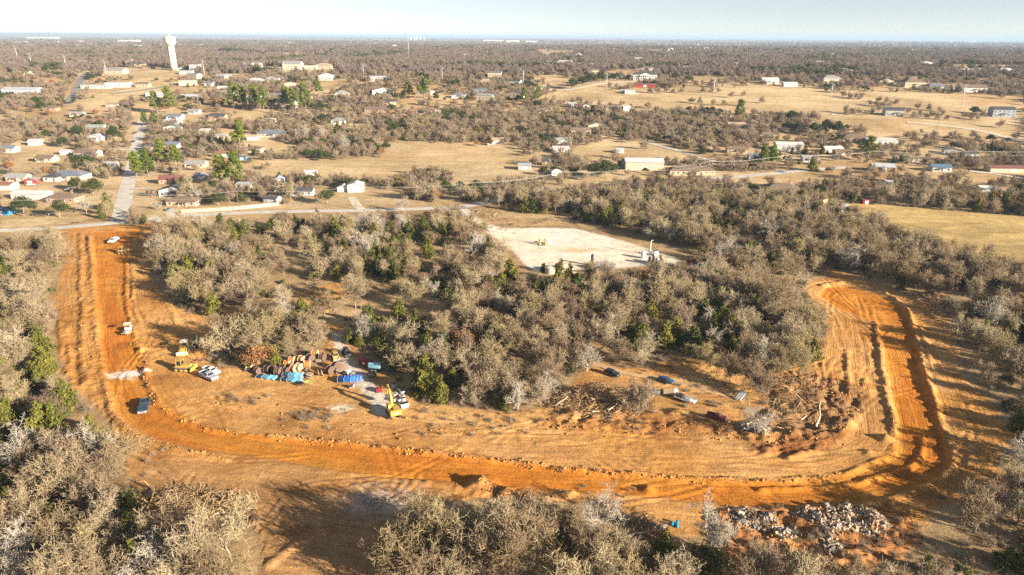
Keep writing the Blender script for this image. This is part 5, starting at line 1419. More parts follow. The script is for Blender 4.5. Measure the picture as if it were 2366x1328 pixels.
# --- the rest: one woodland mass
PTS = []     # (x, y, z, rot, scale, prototype index)
FLAT = []    # prototypes in a list
IDX = {}
for k, lst in PROTO.items():
    IDX[k] = list(range(len(FLAT), len(FLAT) + len(lst))); FLAT += lst
def add_pts(kind, x, y, s, rot):
    zz = np.array([ground_z(a, b) for a, b in zip(x, y)]) if len(x) < 6000 else terrain(x, y)
    for i in range(len(x)):
        k = kind[i]; ids = IDX[k]
        PTS.append((x[i], y[i], zz[i] - .05, rot[i], s[i], ids[int(rot[i] * 1000) % len(ids)]))
r_ = ~single
add_pts(kind[r_], x[r_], y[r_], sc[r_], rot[r_])
# village and pasture edges
x, y = scatter(0, -760, 760, 385, 1000, 6.2, g)
pxs, pys, dep = to_px(x, y, terrain(x, y) + 4)
ok = (pxs > -60) & (pxs < 2500)
for k, P in FIELD_P.items(): ok &= ~inside(P, x, y)
x, y = x[ok], y[ok]; ok = ~blocked(x, y); x, y = x[ok], y[ok]
wd = fbm(x / 55, y / 70, 3, 301); u = g.random(len(x))
creek = inside(poly([(1060,450),(1200,440),(1400,432),(1560,420),(1700,428),(1830,455),(1880,490),(1700,500),(1400,480),(1100,480)]), x, y)
dense = inside(poly([(880,285),(1000,270),(1300,265),(1560,275),(1800,300),(1800,330),(1600,350),(1520,322),(1420,315),(1300,330),(1200,325),(1080,332),(960,322)]), x, y) | inside(poly([(690,365),(700,300),(800,300),(900,340),(880,362)]), x, y)
dense |= inside(poly([(880,440),(900,355),(960,345),(1030,395),(1030,410),(960,440)]), x, y)
thr = np.where(y < 540, .60, .545)
ok = ((wd + .55 * (u - .5) > thr) | creek | dense | ((u < .06) & (y < 700))) & (u > .02)
x, y, u = x[ok], y[ok], u[ok]
kind = np.full(len(x), 'brown', dtype=object); ev = fbm(x / 26, y / 26, 2, 307)
kind[u < .25] = 'oak'; kind[(ev > .70) & (u > .3)] = 'live_oak'; kind[(ev < .25)] = 'juniper'; kind[u > .985] = 'rust'
sc = g.uniform(.5, .98, len(x)); rot = g.uniform(0, 6.283, len(x))
add_pts(kind, x, y, sc, rot); n_v = len(x)
# wooded plain to the horizon, spaced wider as it recedes
def far_band(y0, y1, step, s0, s1):
    x, y = scatter(0, -y1 * .82, y1 * .82, y0, y1, step, g)
    ok = np.abs(x) < y * .82
    x, y = x[ok], y[ok]
    ok = np.ones(len(x), bool)
    if y0 < 2500:
        for k, P in FIELD_P.items(): ok &= ~inside(P, x, y)
        for (L, w) in STREETS:
            if L[:, 1].max() > y0 - 20:
                d, _, _ = line_dist(L, x, y); ok &= d > w / 2 + 4
        for (a, b, r) in KEEP_OUT:
            if b > y0 - 30: ok &= np.hypot(x - a, (y - b) * .8 + np.where(y < b, .0, 0)) > r + 3
    ok &= .6 * fbm(x / 90, y / 160, 3, 401) + .55 * fbm(x / 300, y / 700, 2, 403) + .22 * g.random(len(x)) > .60
    x, y = x[ok], y[ok]
    kind = np.full(len(x), 'far', dtype=object); ev = fbm(x / 60, y / 80, 2, 407)
    kind[(ev > .70) & (g.random(len(x)) < .7)] = 'fargreen'
    add_pts(kind, x, y, g.uniform(s0, s1, len(x)), g.uniform(0, 6.283, len(x)))
    return len(x)
nb = [far_band(1000, 1500, 9.5, .8, 1.2), far_band(1500, 2600, 16, .9, 1.35), far_band(2600, 5000, 34, 1.0, 1.6), far_band(5000, 10000, 75, 1.2, 1.8), far_band(10000, 22000, 190, 1.6, 2.4)]
print('village', n_v, 'far', nb, len(PTS))

# instanced with geometry nodes: nobody could count these
lib = bpy.data.collections.new('tree_kinds')
for i, (t, c) in enumerate(FLAT):
    V = np.zeros((len(t.vertices) + len(c.vertices), 3), np.float32)
    a = np.zeros(len(t.vertices) * 3, np.float32); t.vertices.foreach_get('co', a)
    b = np.zeros(len(c.vertices) * 3, np.float32); c.vertices.foreach_get('co', b)
    V = np.concatenate([a, b]).reshape(-1, 3)
    ft = np.zeros(len(t.polygons) * 4, np.int32); t.polygons.foreach_get('vertices', ft)
    fc = np.zeros(len(c.polygons) * 4, np.int32); c.polygons.foreach_get('vertices', fc)
    me = np_mesh('woodland_tree', V, np.concatenate([ft, fc + len(t.vertices)]).reshape(-1, 4))
    me.materials.append(t.materials[0]); me.materials.append(c.materials[0])
    mi = np.zeros(len(me.polygons), np.int32); mi[len(t.polygons):] = 1; me.polygons.foreach_set('material_index', mi)
    o = bpy.data.objects.new('woodland_tree_%03d' % i, me); lib.objects.link(o)

def stuff_points(name, pts, label, cat):
    P = np.array(pts, np.float64)
    me = bpy.data.meshes.new(name); me.vertices.add(len(P)); me.vertices.foreach_set('co', P[:, :3].astype(np.float32).ravel())
    for nm, ty, c in (('turn', 'FLOAT', P[:, 3]), ('size', 'FLOAT', P[:, 4])):
        a = me.attributes.new(nm, ty, 'POINT'); a.data.foreach_set('value', c.astype(np.float32))
    a = me.attributes.new('which', 'INT', 'POINT'); a.data.foreach_set('value', P[:, 5].astype(np.int32))
    o = bpy.data.objects.new(name, me); COL.objects.link(o); tag(o, label, cat, kind='stuff')
    ng = bpy.data.node_groups.new(name + '_planting', 'GeometryNodeTree')
    ng.interface.new_socket('Geometry', in_out='INPUT', socket_type='NodeSocketGeometry'); ng.interface.new_socket('Geometry', in_out='OUTPUT', socket_type='NodeSocketGeometry')
    N, L = ng.nodes, ng.links
    gi, go = N.new('NodeGroupInput'), N.new('NodeGroupOutput')
    ip = N.new('GeometryNodeInstanceOnPoints'); ci = N.new('GeometryNodeCollectionInfo')
    ci.inputs['Collection'].default_value = lib; ci.inputs['Separate Children'].default_value = True; ci.inputs['Reset Children'].default_value = True
    def na(nm, ty):
        n = N.new('GeometryNodeInputNamedAttribute'); n.data_type = ty; n.inputs['Name'].default_value = nm
        return [s for s in n.outputs if s.enabled and s.name == 'Attribute'][0]
    cx = N.new('ShaderNodeCombineXYZ'); L.new(na('turn', 'FLOAT'), cx.inputs[2])
    L.new(gi.outputs[0], ip.inputs['Points']); L.new(ci.outputs[0], ip.inputs['Instance'])
    ip.inputs['Pick Instance'].default_value = True
    L.new(na('which', 'INT'), ip.inputs['Instance Index']); L.new(cx.outputs[0], ip.inputs['Rotation']); L.new(na('size', 'FLOAT'), ip.inputs['Scale'])
    L.new(ip.outputs[0], go.inputs[0])
    md = o.modifiers.new('planting', 'NODES'); md.node_group = ng
    return o
stuff_points('woodland', PTS, 'mass of bare winter woodland filling the village, creek and far plain', 'woodland')
# brush on the floor of the near woods
x, y = scatter(0, -340, 330, 92, 400, 2.9, g)
pxs, pys, dep = to_px(x, y, terrain(x, y) + 1)
ok = (pxs > -60) & (pxs < 2450) & (pys < 1400); x, y = x[ok], y[ok]
ok = ~open_ground(x, y, .6) & (fbm(x / 14, y / 14, 2, 501) > .47); x, y = x[ok], y[ok]
B = []
for px, py, n, r in [(720,950,26,4),(740,965,16,3),(560,925,10,3),(500,835,14,3),(980,985,10,4),(1060,965,18,6),(1180,968,18,6),(1600,900,24,7),(1640,930,20,6),(1480,975,16,6),(1250,1165,18,6),(1330,1175,20,6),(1420,1190,20,6),(2120,1230,20,6),(2230,1180,14,5),(300,1075,12,4),(620,700,20,6),(560,760,10,4),(700,690,16,6),(1720,990,10,3),(1790,1250,24,6),(1850,1225,16,4),(1980,1250,26,7),(2060,1230,14,4),(1700,1240,14,4),(1560,830,20,7),(150,600,12,4),(1180,515,26,9),(1280,510,26,9),(1350,520,14,6)]:
    q = at(px, py)
    for _ in range(n):
        a, b = q[0] + g.normal(0, r), q[1] + g.normal(0, r * .8); B.append((a, b, ground_z(a, b) - .1, g.uniform(0, 6.28), g.uniform(.22, .6), IDX['brush'][int(g.integers(0, 3))]))
for i in range(len(x)):
    B.append((x[i], y[i], ground_z(x[i], y[i]), g.uniform(0, 6.28), g.uniform(.4, .95), IDX['brush'][i % 3] if g.random() > .13 else IDX['olive'][i % 2]))
stuff_points('undergrowth', B, 'brown leafless undergrowth on the floor of the near woods', 'undergrowth')
print('woods done', len(B), round(time.time() - T0, 1))

# ------------------------------------------------------------------ air
hz = MB(); hz.box(-62000, 62000, -4000, 61000, -60, 150)
hm = bpy.data.materials.new('haze'); hm.use_nodes = True
nt = hm.node_tree; nt.nodes.remove(nt.nodes['Principled BSDF'])
pv = nt.nodes.new('ShaderNodeVolumePrincipled'); pv.inputs['Color'].default_value = (.56,.76,1.0,1); pv.inputs['Density'].default_value = 7e-5
pv.inputs['Anisotropy'].default_value = 0.0
nt.links.new(pv.outputs[0], nt.nodes['Material Output'].inputs['Volume'])
o = hz.build('haze', hm); tag(o, 'thin blue winter haze over the far plain', 'haze', kind='stuff')
# ================================================================== vehicles and machines (local x = forward)
TYRE = mat('tyre_rubber', (.025,.025,.027), .8, var=.1); RIM = mat('wheel_rim', (.45,.45,.46), .35, metal=.6, var=.05)
CHROME = mat('bumper_metal', (.62,.62,.63), .25, metal=.7, var=.04); LAMP = mat('lamp_glass', (.75,.74,.70), .15, var=.02, spec=.6); TAIL = mat('tail_lamp', (.35,.02,.02), .3, var=.02)
YEL = mat('machine_yellow', (.52,.34,.075), .5, var=.12, scale=.8); YEL2 = mat('pale_machine_yellow', (.58,.45,.17), .5, var=.12, scale=.8); DARKM = mat('machine_dark', (.045,.045,.05), .55, var=.2, scale=2)
STEEL = mat('worn_steel', (.36,.33,.29), .5, metal=.4, var=.2, scale=2); WHITEP = mat('white_paint', (.78,.77,.74), .45, var=.06)
PAINT = {}
def paint(nm, c):
    if nm not in PAINT: PAINT[nm] = mat('paint_' + nm, c, .28, var=.05, spec=.5)
    return PAINT[nm]
def wheel(root, x, y, r, w=.26, name='wheel'):
    s = 1 if y > 0 else -1
    e = MB().tube((x, y - s * w, r), (x, y, r), r, r, 16).build(name, TYRE, root, bevel=.03)
    MB().tube((x, y - s * .02, r), (x, y + s * .015, r), r * .62, r * .55, 12).build('rim', RIM, e)
    return e
def place(name, px, py, head, label, cat, group=None, s=1.0, loc=None, dz=0.0):
    p = gat(px, py) if loc is None else loc
    r = empty(name, (p[0], p[1], p[2] + dz), R(head), s); tag(r, label, cat, group); return r

def pickup(px, py, head, col, label, s=1.0, name='pickup_truck'):
    r = place(name, px, py, head, label, 'pickup truck', s=s); P = paint(*col)
    # lower body with wheel line, bonnet, bed
    b = MB()
    b.prism([(-2.85,.55),(2.7,.5),(2.85,.62),(2.85,1.0),(2.65,1.14),(1.1,1.2),(-.55,1.2),(-.55,1.22),(-2.85,1.22)], -.98, .98)
    b.build('body', P, r, bevel=.06)
    c = MB(); c.box(-.62, 1.15, -.92, .92, 1.19, 1.86, tx=.0, ty=.16); 
    c.v = [(x + (.0 if z < 1.5 else (-.55 if x > 0 else .18)), y, z) for x, y, z in c.v]; c.build('cab', P, r, bevel=.05)
    w = MB(); w.add([(1.13,-.80,1.26),(1.13,.80,1.26),(.66,.70,1.78),(.66,-.70,1.78)], [(0,1,2,3)])
    w.v = [(x + .035, y, z + .02) for x, y, z in w.v]; w.build('windshield', GLASS, r)
    for s_ in (-1, 1):
        w = MB(); w.add([(-.45,s_*.925,1.3),(.95,s_*.925,1.3),(.5,s_*.80,1.75),(-.35,s_*.80,1.75)], [(0,1,2,3)]); w.build('side_window', GLASS, r)
    w = MB(); w.add([(-.64,-.7,1.34),(-.64,.7,1.34),(-.47,.62,1.76),(-.47,-.62,1.76)], [(0,1,2,3)]); w.build('rear_window', GLASS, r)
    w = MB(); w.box(-2.72, -.72, -.82, .82, 1.19, 1.235); w.build('truck_bed', DARKM, r)
    for s_ in (-1, 1):
        w = MB(); w.box(-2.83, -.66, s_ * .9 - .08, s_ * .9 + .08, 1.22, 1.42); w.build('bed_rail', P, r)
        w = MB(); w.box(2.8, 2.875, s_ * .72 - .2, s_ * .72 + .2, .78, .98); w.build('headlight', LAMP, r)
        w = MB(); w.box(-2.88, -2.83, s_ * .86 - .08, s_ * .86 + .08, .8, 1.15); w.build('tail_light', TAIL, r)
        w = MB(); w.box(.75, .95, s_ * 1.12 - .1, s_ * 1.12 + .1, 1.26, 1.46); w.build('mirror', P, r)
        for x in (1.85, -1.75): wheel(r, x, s_ * 1.0, .4)
    w = MB(); w.box(-2.87, -2.8, -.82, .82, .7, 1.42); w.build('tailgate', P, r)
    w = MB(); w.box(2.8, 2.98, -.95, .95, .5, .72); w.build('bumper', CHROME, r); w = MB(); w.box(2.82, 2.9, -.5, .5, .74, 1.0); w.build('grille', CHROME, r)
    w = MB(); w.box(-3.0, -2.86, -.9, .9, .5, .68); w.build('bumper', CHROME, r)
    return r
def car(px, py, head, col, label, suv=False, s=1.0, group=None):
    r = place('parked_car', px, py, head, label, 'car', group, s=s); P = paint(*col); h = .18 if suv else 0
    b = MB(); b.prism([(-2.25,.42),(2.2,.4),(2.3,.6),(2.2,.82 + h),(.95,.95 + h),(-1.7,.98 + h),(-2.3,.9 + h)], -.9, .9); b.build('body', P, r, bevel=.07)
    rear = -2.0 if suv else -1.55
    c = MB(); c.prism([(rear,.95 + h),(1.0,.93 + h),(.25,1.45 + h),(rear + (.25 if suv else .55),1.46 + h)], -.8, .8)
    c.v = [(x, y * (.86 if z > 1.2 + h else 1.02), z) for x, y, z in c.v]; c.build('cabin', P, r, bevel=.05)
    g_ = MB(); g_.add([(1.0,-.72,1.0 + h),(1.0,.72,1.0 + h),(.36,.62,1.41 + h),(.36,-.62,1.41 + h)], [(0,1,2,3)]); g_.v = [(x + .03, y, z + .02) for x, y, z in g_.v]; g_.build('windshield', GLASS, r)
    for s_ in (-1, 1):
        g_ = MB(); g_.add([(rear + .3,s_*.825,1.0 + h),(.8,s_*.825,1.0 + h),(.2,s_*.725,1.38 + h),(rear + .55,s_*.725,1.38 + h)], [(0,1,2,3)]); g_.build('side_window', GLASS, r)
        w = MB(); w.box(2.17, 2.27, s_ * .66 - .18, s_ * .66 + .18, .62 + h, .76 + h); w.build('headlight', LAMP, r)
        w = MB(); w.box(-2.31, -2.25, s_ * .7 - .15, s_ * .7 + .15, .68 + h, .84 + h); w.build('tail_light', TAIL, r)
        for x in (1.4, -1.4): wheel(r, x, s_ * .92, .33, .22)
    w = MB(); w.box(2.2, 2.36, -.8, .8, .38, .56); w.build('bumper', DARKM, r)
    return r
BLK, SIL, WHT, BLU, RED = ('black', (.025,.04,.055)), ('silver', (.40,.45,.52)), ('white', (.80,.80,.79)), ('deep_blue', (.03,.10,.20)), ('red', (.20,.03,.03))
GRY = ('grey', (.22,.23,.25)); TEALP = ('bright_blue', (.05,.28,.50))
pickup(334,945,-70,('dark_blue', (.03,.075,.12)),'dark blue pickup truck driving round the left bend of the dirt road',1.12)
pickup(483,874,-34,SIL,'silver-blue pickup truck parked beside the yellow bulldozer',1.1)
pickup(489,862,-30,WHT,'white pickup truck half hidden behind the silver-blue pickup',1.0)
pickup(263,559,-86,WHT,'white pickup truck at the top end of the dirt road',1.15)
car(1414,866,-38,BLK,'black car parked under the bare oaks in the clearing',True,1.0)
car(1538,882,-36,BLU,'dark blue car parked in the middle of the clearing',False,1.0)
car(1503,910,-20,GRY,'grey car half hidden behind the lone round oak',False,1.05)
pickup(1655,967,-30,RED,'old red truck at the edge of the clearing above the dirt bank',.85)
pickup(290,502,170,TEALP,'bright blue pickup turning at the mouth of the village street',1.0)
car(285,495,170,('navy', (.02,.05,.10)),'dark car just behind the bright blue pickup at the street mouth',True)
for a in [(391,486,-100,GRY,'dark car in the driveway of the brown hipped corner house'),(312,308,-95,BLK,'black car on the left side of the village street, further up'),(308,328,-95,BLK,'black car on the left side of the village street, nearer'),(640,466,10,WHT,'white car beside the little dark-roofed shed'),
          (246,411,0,WHT,'white van-like car by the slate-roofed house'),(282,290,0,WHT,'white car parked at the top left of the village street'),(1832,393,0,BLK,'black car by the side road left of the dark juniper'),(1806,398,-6,TEALP,'bright blue car on the side road at right'),(1780,414,-6,RED,'dark red car above the steep brown hipped house'),
          (1966,445,-60,WHT,'white car by the bare trees at the right field corner'),(1070,482,0,GRY,'grey car at the pad entrance on the cross street'),(72,428,12,WHT,'white car below the small red barn'),(115,495,-50,WHT,'white car between the two evergreen oaks at left'),(160,440,0,WHT,'pale car by the brick house at left'),(1925,265,0,WHT,'white car on the pasture track by the dark live oaks'),(450,345,0,WHT,'white car in the yard right of the street'),(2165,265,0,TEALP,'pale blue car under the oaks in the big pasture')]:
    car(*a)

def track_unit(r, y, L, H, W, m=DARKM, x0=0.0):
    h = H / 2
    out = [(x0 - L / 2 + h * .6, 0), (x0 + L / 2 - h * .6, 0), (x0 + L / 2, h * .8), (x0 + L / 2 - h * .2, H * .92), (x0 + L / 2 - h, H), (x0 - L / 2 + h, H), (x0 - L / 2 + h * .2, H * .92), (x0 - L / 2, h * .8)]
    o = MB().prism(out, y - W / 2, y + W / 2).build('track', m, r)
    n = int(L / .34)
    for k in range(n):
        x = x0 - L / 2 + h * .8 + k * (L - h * 1.6) / (n - 1)
        MB().box(x - .05, x + .05, y - W / 2 - .03, y + W / 2 + .03, H, H + .06).build('track_shoe', STEEL, o)
    for k in range(3):
        x = x0 + (k - 1) * (L / 2 - h); MB().tube((x, y - W / 2 - .05, h), (x, y + W / 2 + .05, h), h * .7, h * .7, 12).build('roller', YEL, o)
    return o
# --- excavator
r = place('excavator', 910, 958, 114, 'large yellow excavator with raised boom beside the concrete rings', 'excavator', s=1.05)
for s_ in (-1, 1): track_unit(r, s_ * 1.2, 4.2, .85, .6)
MB().box(-1.0, 1.0, -.95, .95, .4, .95).build('undercarriage', DARKM, r)
MB().tube((0, 0, .9), (0, 0, 1.1), .75, .75, 18).build('swing_ring', DARKM, r)
h_ = MB(); h_.box(-1.9, 1.6, -1.35, 1.35, 1.1, 2.0); h_.box(-1.8, .1, -1.3, .35, 2.0, 2.35, tx=.05, ty=.05); h_.build('engine_house', YEL, r, bevel=.06)
c_ = MB(); c_.prism([(-2.75,1.2),(-1.9,1.1),(-1.9,2.45),(-2.6,2.35),(-2.8,2.1)], -1.38, 1.38); cw = c_.build('counterweight', YEL, r, bevel=.08)
MB().box(-2.84, -2.79, -.42, .42, 1.62, 1.98).build('emblem_plate', WHITEP, cw)
cb = MB(); cb.box(-.2, 1.65, .35, 1.33, 2.0, 2.95, tx=.08, ty=.06); cab = cb.build('cab', YEL, r, bevel=.05)
MB().box(1.58, 1.66, .45, 1.22, 1.95, 2.8).build('windshield', GLASS, cab); MB().box(.05, 1.35, 1.3, 1.35, 2.1, 2.8).build('side_window', GLASS, cab)
def beam(pts, w, name, m, root, hts):
    b = MB()
    for (a, c), (h0, h1) in zip(zip(pts[:-1], pts[1:]), zip(hts[:-1], hts[1:])):
        d = np.array(c) - np.array(a); d = d / np.linalg.norm(d); n = np.array([-d[1], d[0]])
        q = [np.array(a) - n * h0 / 2, np.array(c) - n * h1 / 2, np.array(c) + n * h1 / 2, np.array(a) + n * h0 / 2]
        b.prism([tuple(v) for v in q], -w / 2, w / 2)
    return b.build(name, m, root)
bm = beam([(.7,1.7),(2.2,4.2),(3.0,4.95),(4.9,5.35)], .5, 'boom', YEL, r, [.45,.75,.75,.45])
MB().tube((1.4, .32, 1.6), (2.6, .32, 4.0), .1, .08, 8).build('boom_cylinder', CHROME, bm); MB().tube((1.4, -.32, 1.6), (2.6, -.32, 4.0), .1, .08, 8).build('boom_cylinder', CHROME, bm)
st = beam([(4.45,5.9),(5.0,5.2),(5.7,2.9)], .36, 'stick', YEL, r, [.3,.6,.3])
MB().tube((3.1, 0, 5.3), (4.5, 0, 5.85), .1, .08, 8).build('stick_cylinder', CHROME, st)
bk = MB(); bk.prism([(5.55,2.95),(5.95,2.75),(5.9,1.9),(5.2,1.55),(4.75,1.9),(5.1,2.2),(5.3,2.6)], -.55, .55); bk.build('bucket', DARKM, r)
for k in range(5): MB().box(4.6, 4.82, -.5 + k * .22, -.42 + k * .22, 1.82, 1.92).build('bucket_tooth', STEEL, r)
for s_ in (-1, 1): MB().tube((1.5, s_ * 1.38, 2.0), (-1.8, s_ * 1.38, 2.45), .03, .03, 6).build('handrail', DARKM, r)
# --- bulldozers
def dozer(px, py, head, label, s=1.0, canopy='cab', m=YEL, loader=False, name='bulldozer', cat='bulldozer'):
    r = place(name, px, py, head, label, cat, s=s)
    for s_ in (-1, 1): track_unit(r, s_ * 1.0, 3.4, 1.0, .5)
    MB().box(.0, 2.0, -.62, .62, .75, 1.75, ty=.06).build('engine_hood', m, r, bevel=.05)
    MB().box(-1.7, .0, -.75, .75, .7, 1.5).build('body', m, r, bevel=.04)
    MB().tube((1.3, .25, 1.75), (1.3, .25, 2.35), .07, .07, 8).build('exhaust', DARKM, r)
    if canopy == 'cab':
        c = MB().box(-1.35, -.05, -.72, .72, 1.5, 2.75, tx=.12, ty=.08).build('cab', GLASS, r); MB().box(-1.4, .05, -.78, .78, 2.75, 2.9).build('roof', m, c)
        for x, y in ((-1.3,-.7),(-1.3,.7),(-.1,-.7),(-.1,.7)): MB().box(x - .06, x + .06, y - .06, y + .06, 1.5, 2.78).build('pillar', m, c)
    else:
        for x, y in ((-1.3,-.7),(-1.3,.7),(.05,-.7),(.05,.7)): MB().tube((x, y, 1.3), (x, y, 2.75), .06, .06, 6).build('canopy_post', m, r)
        MB().box(-1.55, .35, -.9, .9, 2.75, 2.87).build('canopy_roof', WHITEP, r)
        MB().box(-1.1, -.5, -.35, .35, 1.5, 1.75).build('seat', DARKM, r); MB().box(-1.2, -1.05, -.35, .35, 1.7, 2.2).build('seat_back', DARKM, r)
    if loader:
        MB().prism([(2.2,.15),(3.0,.12),(3.35,.35),(3.2,1.25),(3.05,1.25),(2.9,.5),(2.3,.55)], -1.35, 1.35).build('bucket', YEL2, r)
        MB().box(3.2, 3.28, -1.35, 1.35, .4, 1.28).build('bucket_lip', WHITEP, r)
        for s_ in (-1, 1): beam([(-.6,1.7),(1.2,1.5),(2.4,.7)], .18, 'lift_arm', m, r, [.3,.35,.25]).location.y = s_ * .85
    else:
        MB().prism([(2.55,.08),(2.75,.1),(2.62,.6),(2.78,1.25),(2.62,1.3),(2.45,.65)], -1.7, 1.7).build('blade', m, r)
        for s_ in (-1, 1): MB().tube((0, s_ * 1.32, .5), (2.5, s_ * 1.25, .45), .11, .1, 8).build('push_arm', m, r); MB().tube((1.7, s_ * .5, 1.5), (2.5, s_ * .7, .9), .07, .06, 8).build('blade_cylinder', CHROME, r)
        MB().box(-2.3, -1.7, -.5, .5, .6, 1.0).build('ripper_frame', m, r)
        for y in (-.4, 0, .4): MB().prism([(-2.35,.95),(-2.2,.95),(-2.25,.2),(-2.5,.1)], y - .06, y + .06).build('ripper_tooth', STEEL, r)
    return r
dozer(425, 855, -4, 'yellow crawler bulldozer with cab parked left of the silver-blue pickup', 1.18)
dozer(427, 812, -76, 'yellow crawler loader with white canopy roof and wide bucket facing the camera', 1.15, 'canopy', YEL, True, 'crawler_loader', 'loader')
dozer(286, 585, 8, 'yellow crawler bulldozer working below the white pickup at the top of the road', 1.1)
# --- roller with canopy
r = place('road_roller', 297, 768, -78, 'cream road roller with canopy on the right edge of the straight dirt road', 'road roller', s=1.05)
MB().tube((1.6, -1.0, .75), (1.6, 1.0, .75), .75, .75, 22).build('drum', STEEL, r, True)
MB().box(.65, 2.5, -1.15, -1.03, .6, .9).build('drum_frame', YEL2, r); MB().box(.65, 2.5, 1.03, 1.15, .6, .9).build('drum_frame', YEL2, r); MB().box(.45, .7, -1.15, 1.15, .55, 1.0).build('drum_frame', YEL2, r)
MB().box(-2.0, .3, -.85, .85, .75, 1.6, tx=.1).build('body', WHITEP, r, bevel=.06)
for s_ in (-1, 1): wheel(r, -1.3, s_ * 1.05, .72, .4)
for x, y in ((-1.0,-.75),(-1.0,.75),(.2,-.75),(.2,.75)): MB().tube((x, y, 1.5), (x, y, 2.85), .05, .05, 6).build('canopy_post', YEL2, r)
MB().box(-1.15, .4, -.95, .95, 2.85, 2.97).build('canopy_roof', WHITEP, r); MB().box(-.8, -.3, -.3, .3, 1.6, 1.85).build('seat', DARKM, r)
# --- skid steers and small plant
def skid(px, py, head, label, m, s=1.0, name='skid_steer'):
    r = place(name, px, py, head, label, 'skid steer', s=s)
    MB().box(-1.3, .8, -.55, .55, .4, 1.15).build('body', m, r, bevel=.05)
    c = MB().box(-.7, .65, -.5, .5, 1.15, 2.0, tx=.08, ty=.05).build('cab', DARKM, r); MB().box(-.75, .7, -.55, .55, 2.0, 2.1).build('roof', m, c)
    for s_ in (-1, 1):
        for x in (-.7, .5): wheel(r, x, s_ * .82, .42, .25)
        beam([(-1.2,1.5),(.6,1.35),(1.4,.5)], .14, 'lift_arm', m, r, [.2,.24,.2]).location.y = s_ * .68
    MB().prism([(1.3,.12),(2.0,.1),(2.15,.3),(1.5,.25),(1.45,.75),(1.3,.8)], -.85, .85).build('bucket', STEEL, r)
    return r
skid(775, 830, -60, 'yellow skid steer parked right of the cable reels', YEL, 1.2)
skid(577, 853, -100, 'small yellow plant machine left of the cable reels', YEL2, .9)
skid(800, 820, -50, 'dark compact trencher parked on the shaded track', DARKM, 1.15)
skid(457, 800, -120, 'dark loader standing in tree shade behind the crawler loader', DARKM, 1.3)
r = place('disc_harrow', 457, 836, -20, 'red harrow lying behind the bulldozer at the wood edge', 'harrow')
REDM = mat('faded_red_paint', (.33,.09,.08), .6, var=.15)
MB().box(-1.3, 1.3, -.08, .08, .5, .62).build('main_bar', REDM, r); MB().box(-.08, .08, -1.6, 1.2, .5, .62).build('tow_bar', REDM, r)
for k in range(9): MB().tube((-1.2 + k * .3, -.05 + .6, .32), (-1.2 + k * .3, .0 + .6, .32), .32, .32, 12).build('disc', STEEL, r)
MB().box(-1.3, 1.3, .5, .7, .28, .36).build('axle', REDM, r)

# --- cable reels
REELW = mat('reel_wood', (.44,.33,.22), .9, var=.2, scale=3, rnd=.15); DARKW = mat('dark_reel_wood', (.15,.10,.075), .9, var=.2, scale=3, rnd=.15)
RC = {'orange': (.62,.20,.03), 'black': (.03,.03,.033), 'brown': (.20,.10,.06), 'grey': (.30,.36,.40), 'rust': (.36,.13,.05)}
def z2(zx, zy): return 550 + zx / 4.427, 700 + zy / 4.427
reels = [(205,722,'brown',.9),(300,712,'black',1.0),(365,705,'black',1.0),(415,735,'brown',1.1),(462,705,'black',1.05),(492,722,'black',.9),(405,650,'rust',.95),(505,665,'orange',1.1),(556,622,'orange',1.1),(575,700,'orange',1.05),(628,690,'grey',1.05),(655,612,'orange',1.05),(715,664,'orange',1.1),(742,604,'black',1.15),(792,560,'orange',1.15),(866,588,'brown',1.05),(945,722,'black',1.1),(1000,672,'black',1.0)]
pos_words = ['leftmost', 'second from left', 'third from left', 'fourth from left', 'fifth from left', 'sixth from left', 'seventh from left', 'eighth from left']
by_c = {}
for q in sorted(reels): by_c.setdefault(q[2], []).append(q)
gr_ = np.random.default_rng(41)
for c, lst in by_c.items():
    for i, (zx, zy, cc, s) in enumerate(lst):
        lab = f'{c} cable reel standing on edge, {pos_words[i]} of the {c} reels' if len(lst) > 1 else f'{c} cable reel standing on edge, the only {c} one in the row'
        px, py = z2(zx, zy); rad = 1.12 * s; hw = .62 * s
        r = place('cable_reel', px, py, -18 + gr_.normal(0, 14), lab, 'cable reel', 'cable reels stored along the wood edge')
        M = Matrix.Translation((0, 0, rad)) @ Matrix.Rotation(R(90), 4, 'Y')
        MB().lathe([(rad * .82, -hw), (rad * .9, -hw * .5), (rad * .9, hw * .5), (rad * .82, hw)], 22, M).build('cable_winding', mat('cable_' + c, RC[c], .55, var=.2, scale=6), r, True)
        fw = DARKW if c in ('black', 'brown') else REELW
        for s_ in (-1, 1):
            f = MB().lathe([(rad, s_ * hw - .05), (rad, s_ * hw + .05)], 24, M).build('flange', fw, r)
            MB().lathe([(rad * .26, s_ * (hw + .05) - .03), (rad * .26, s_ * (hw + .05) + .03)], 10, M).build('hub', DARKW, f)
for i, (zx, zy, s, lab) in enumerate([(823,612,1.0,'empty wooden reel lying flat at the right end of the reel row'),(715,700,.8,'small empty reel lying flat in front of the orange reels'),(735,756,1.05,'empty reel lying flat on the sand behind the pale pipes'),(1045,716,1.2,'large grey reel lying flat beside the black cable coils')]):
    px, py = z2(zx, zy); r = place('empty_reel', px, py, gr_.uniform(0, 180), lab, 'cable reel', s=s)
    for z in (.05, .85): MB().lathe([(1.0, z), (1.0, z + .09)], 22).build('flange', REELW, r)
    MB().lathe([(.42, .14), (.42, .85)], 14).build('drum', DARKW, r); MB().lathe([(.12, .94), (.12, .96)], 8).build('hub_hole', DARKM, r)
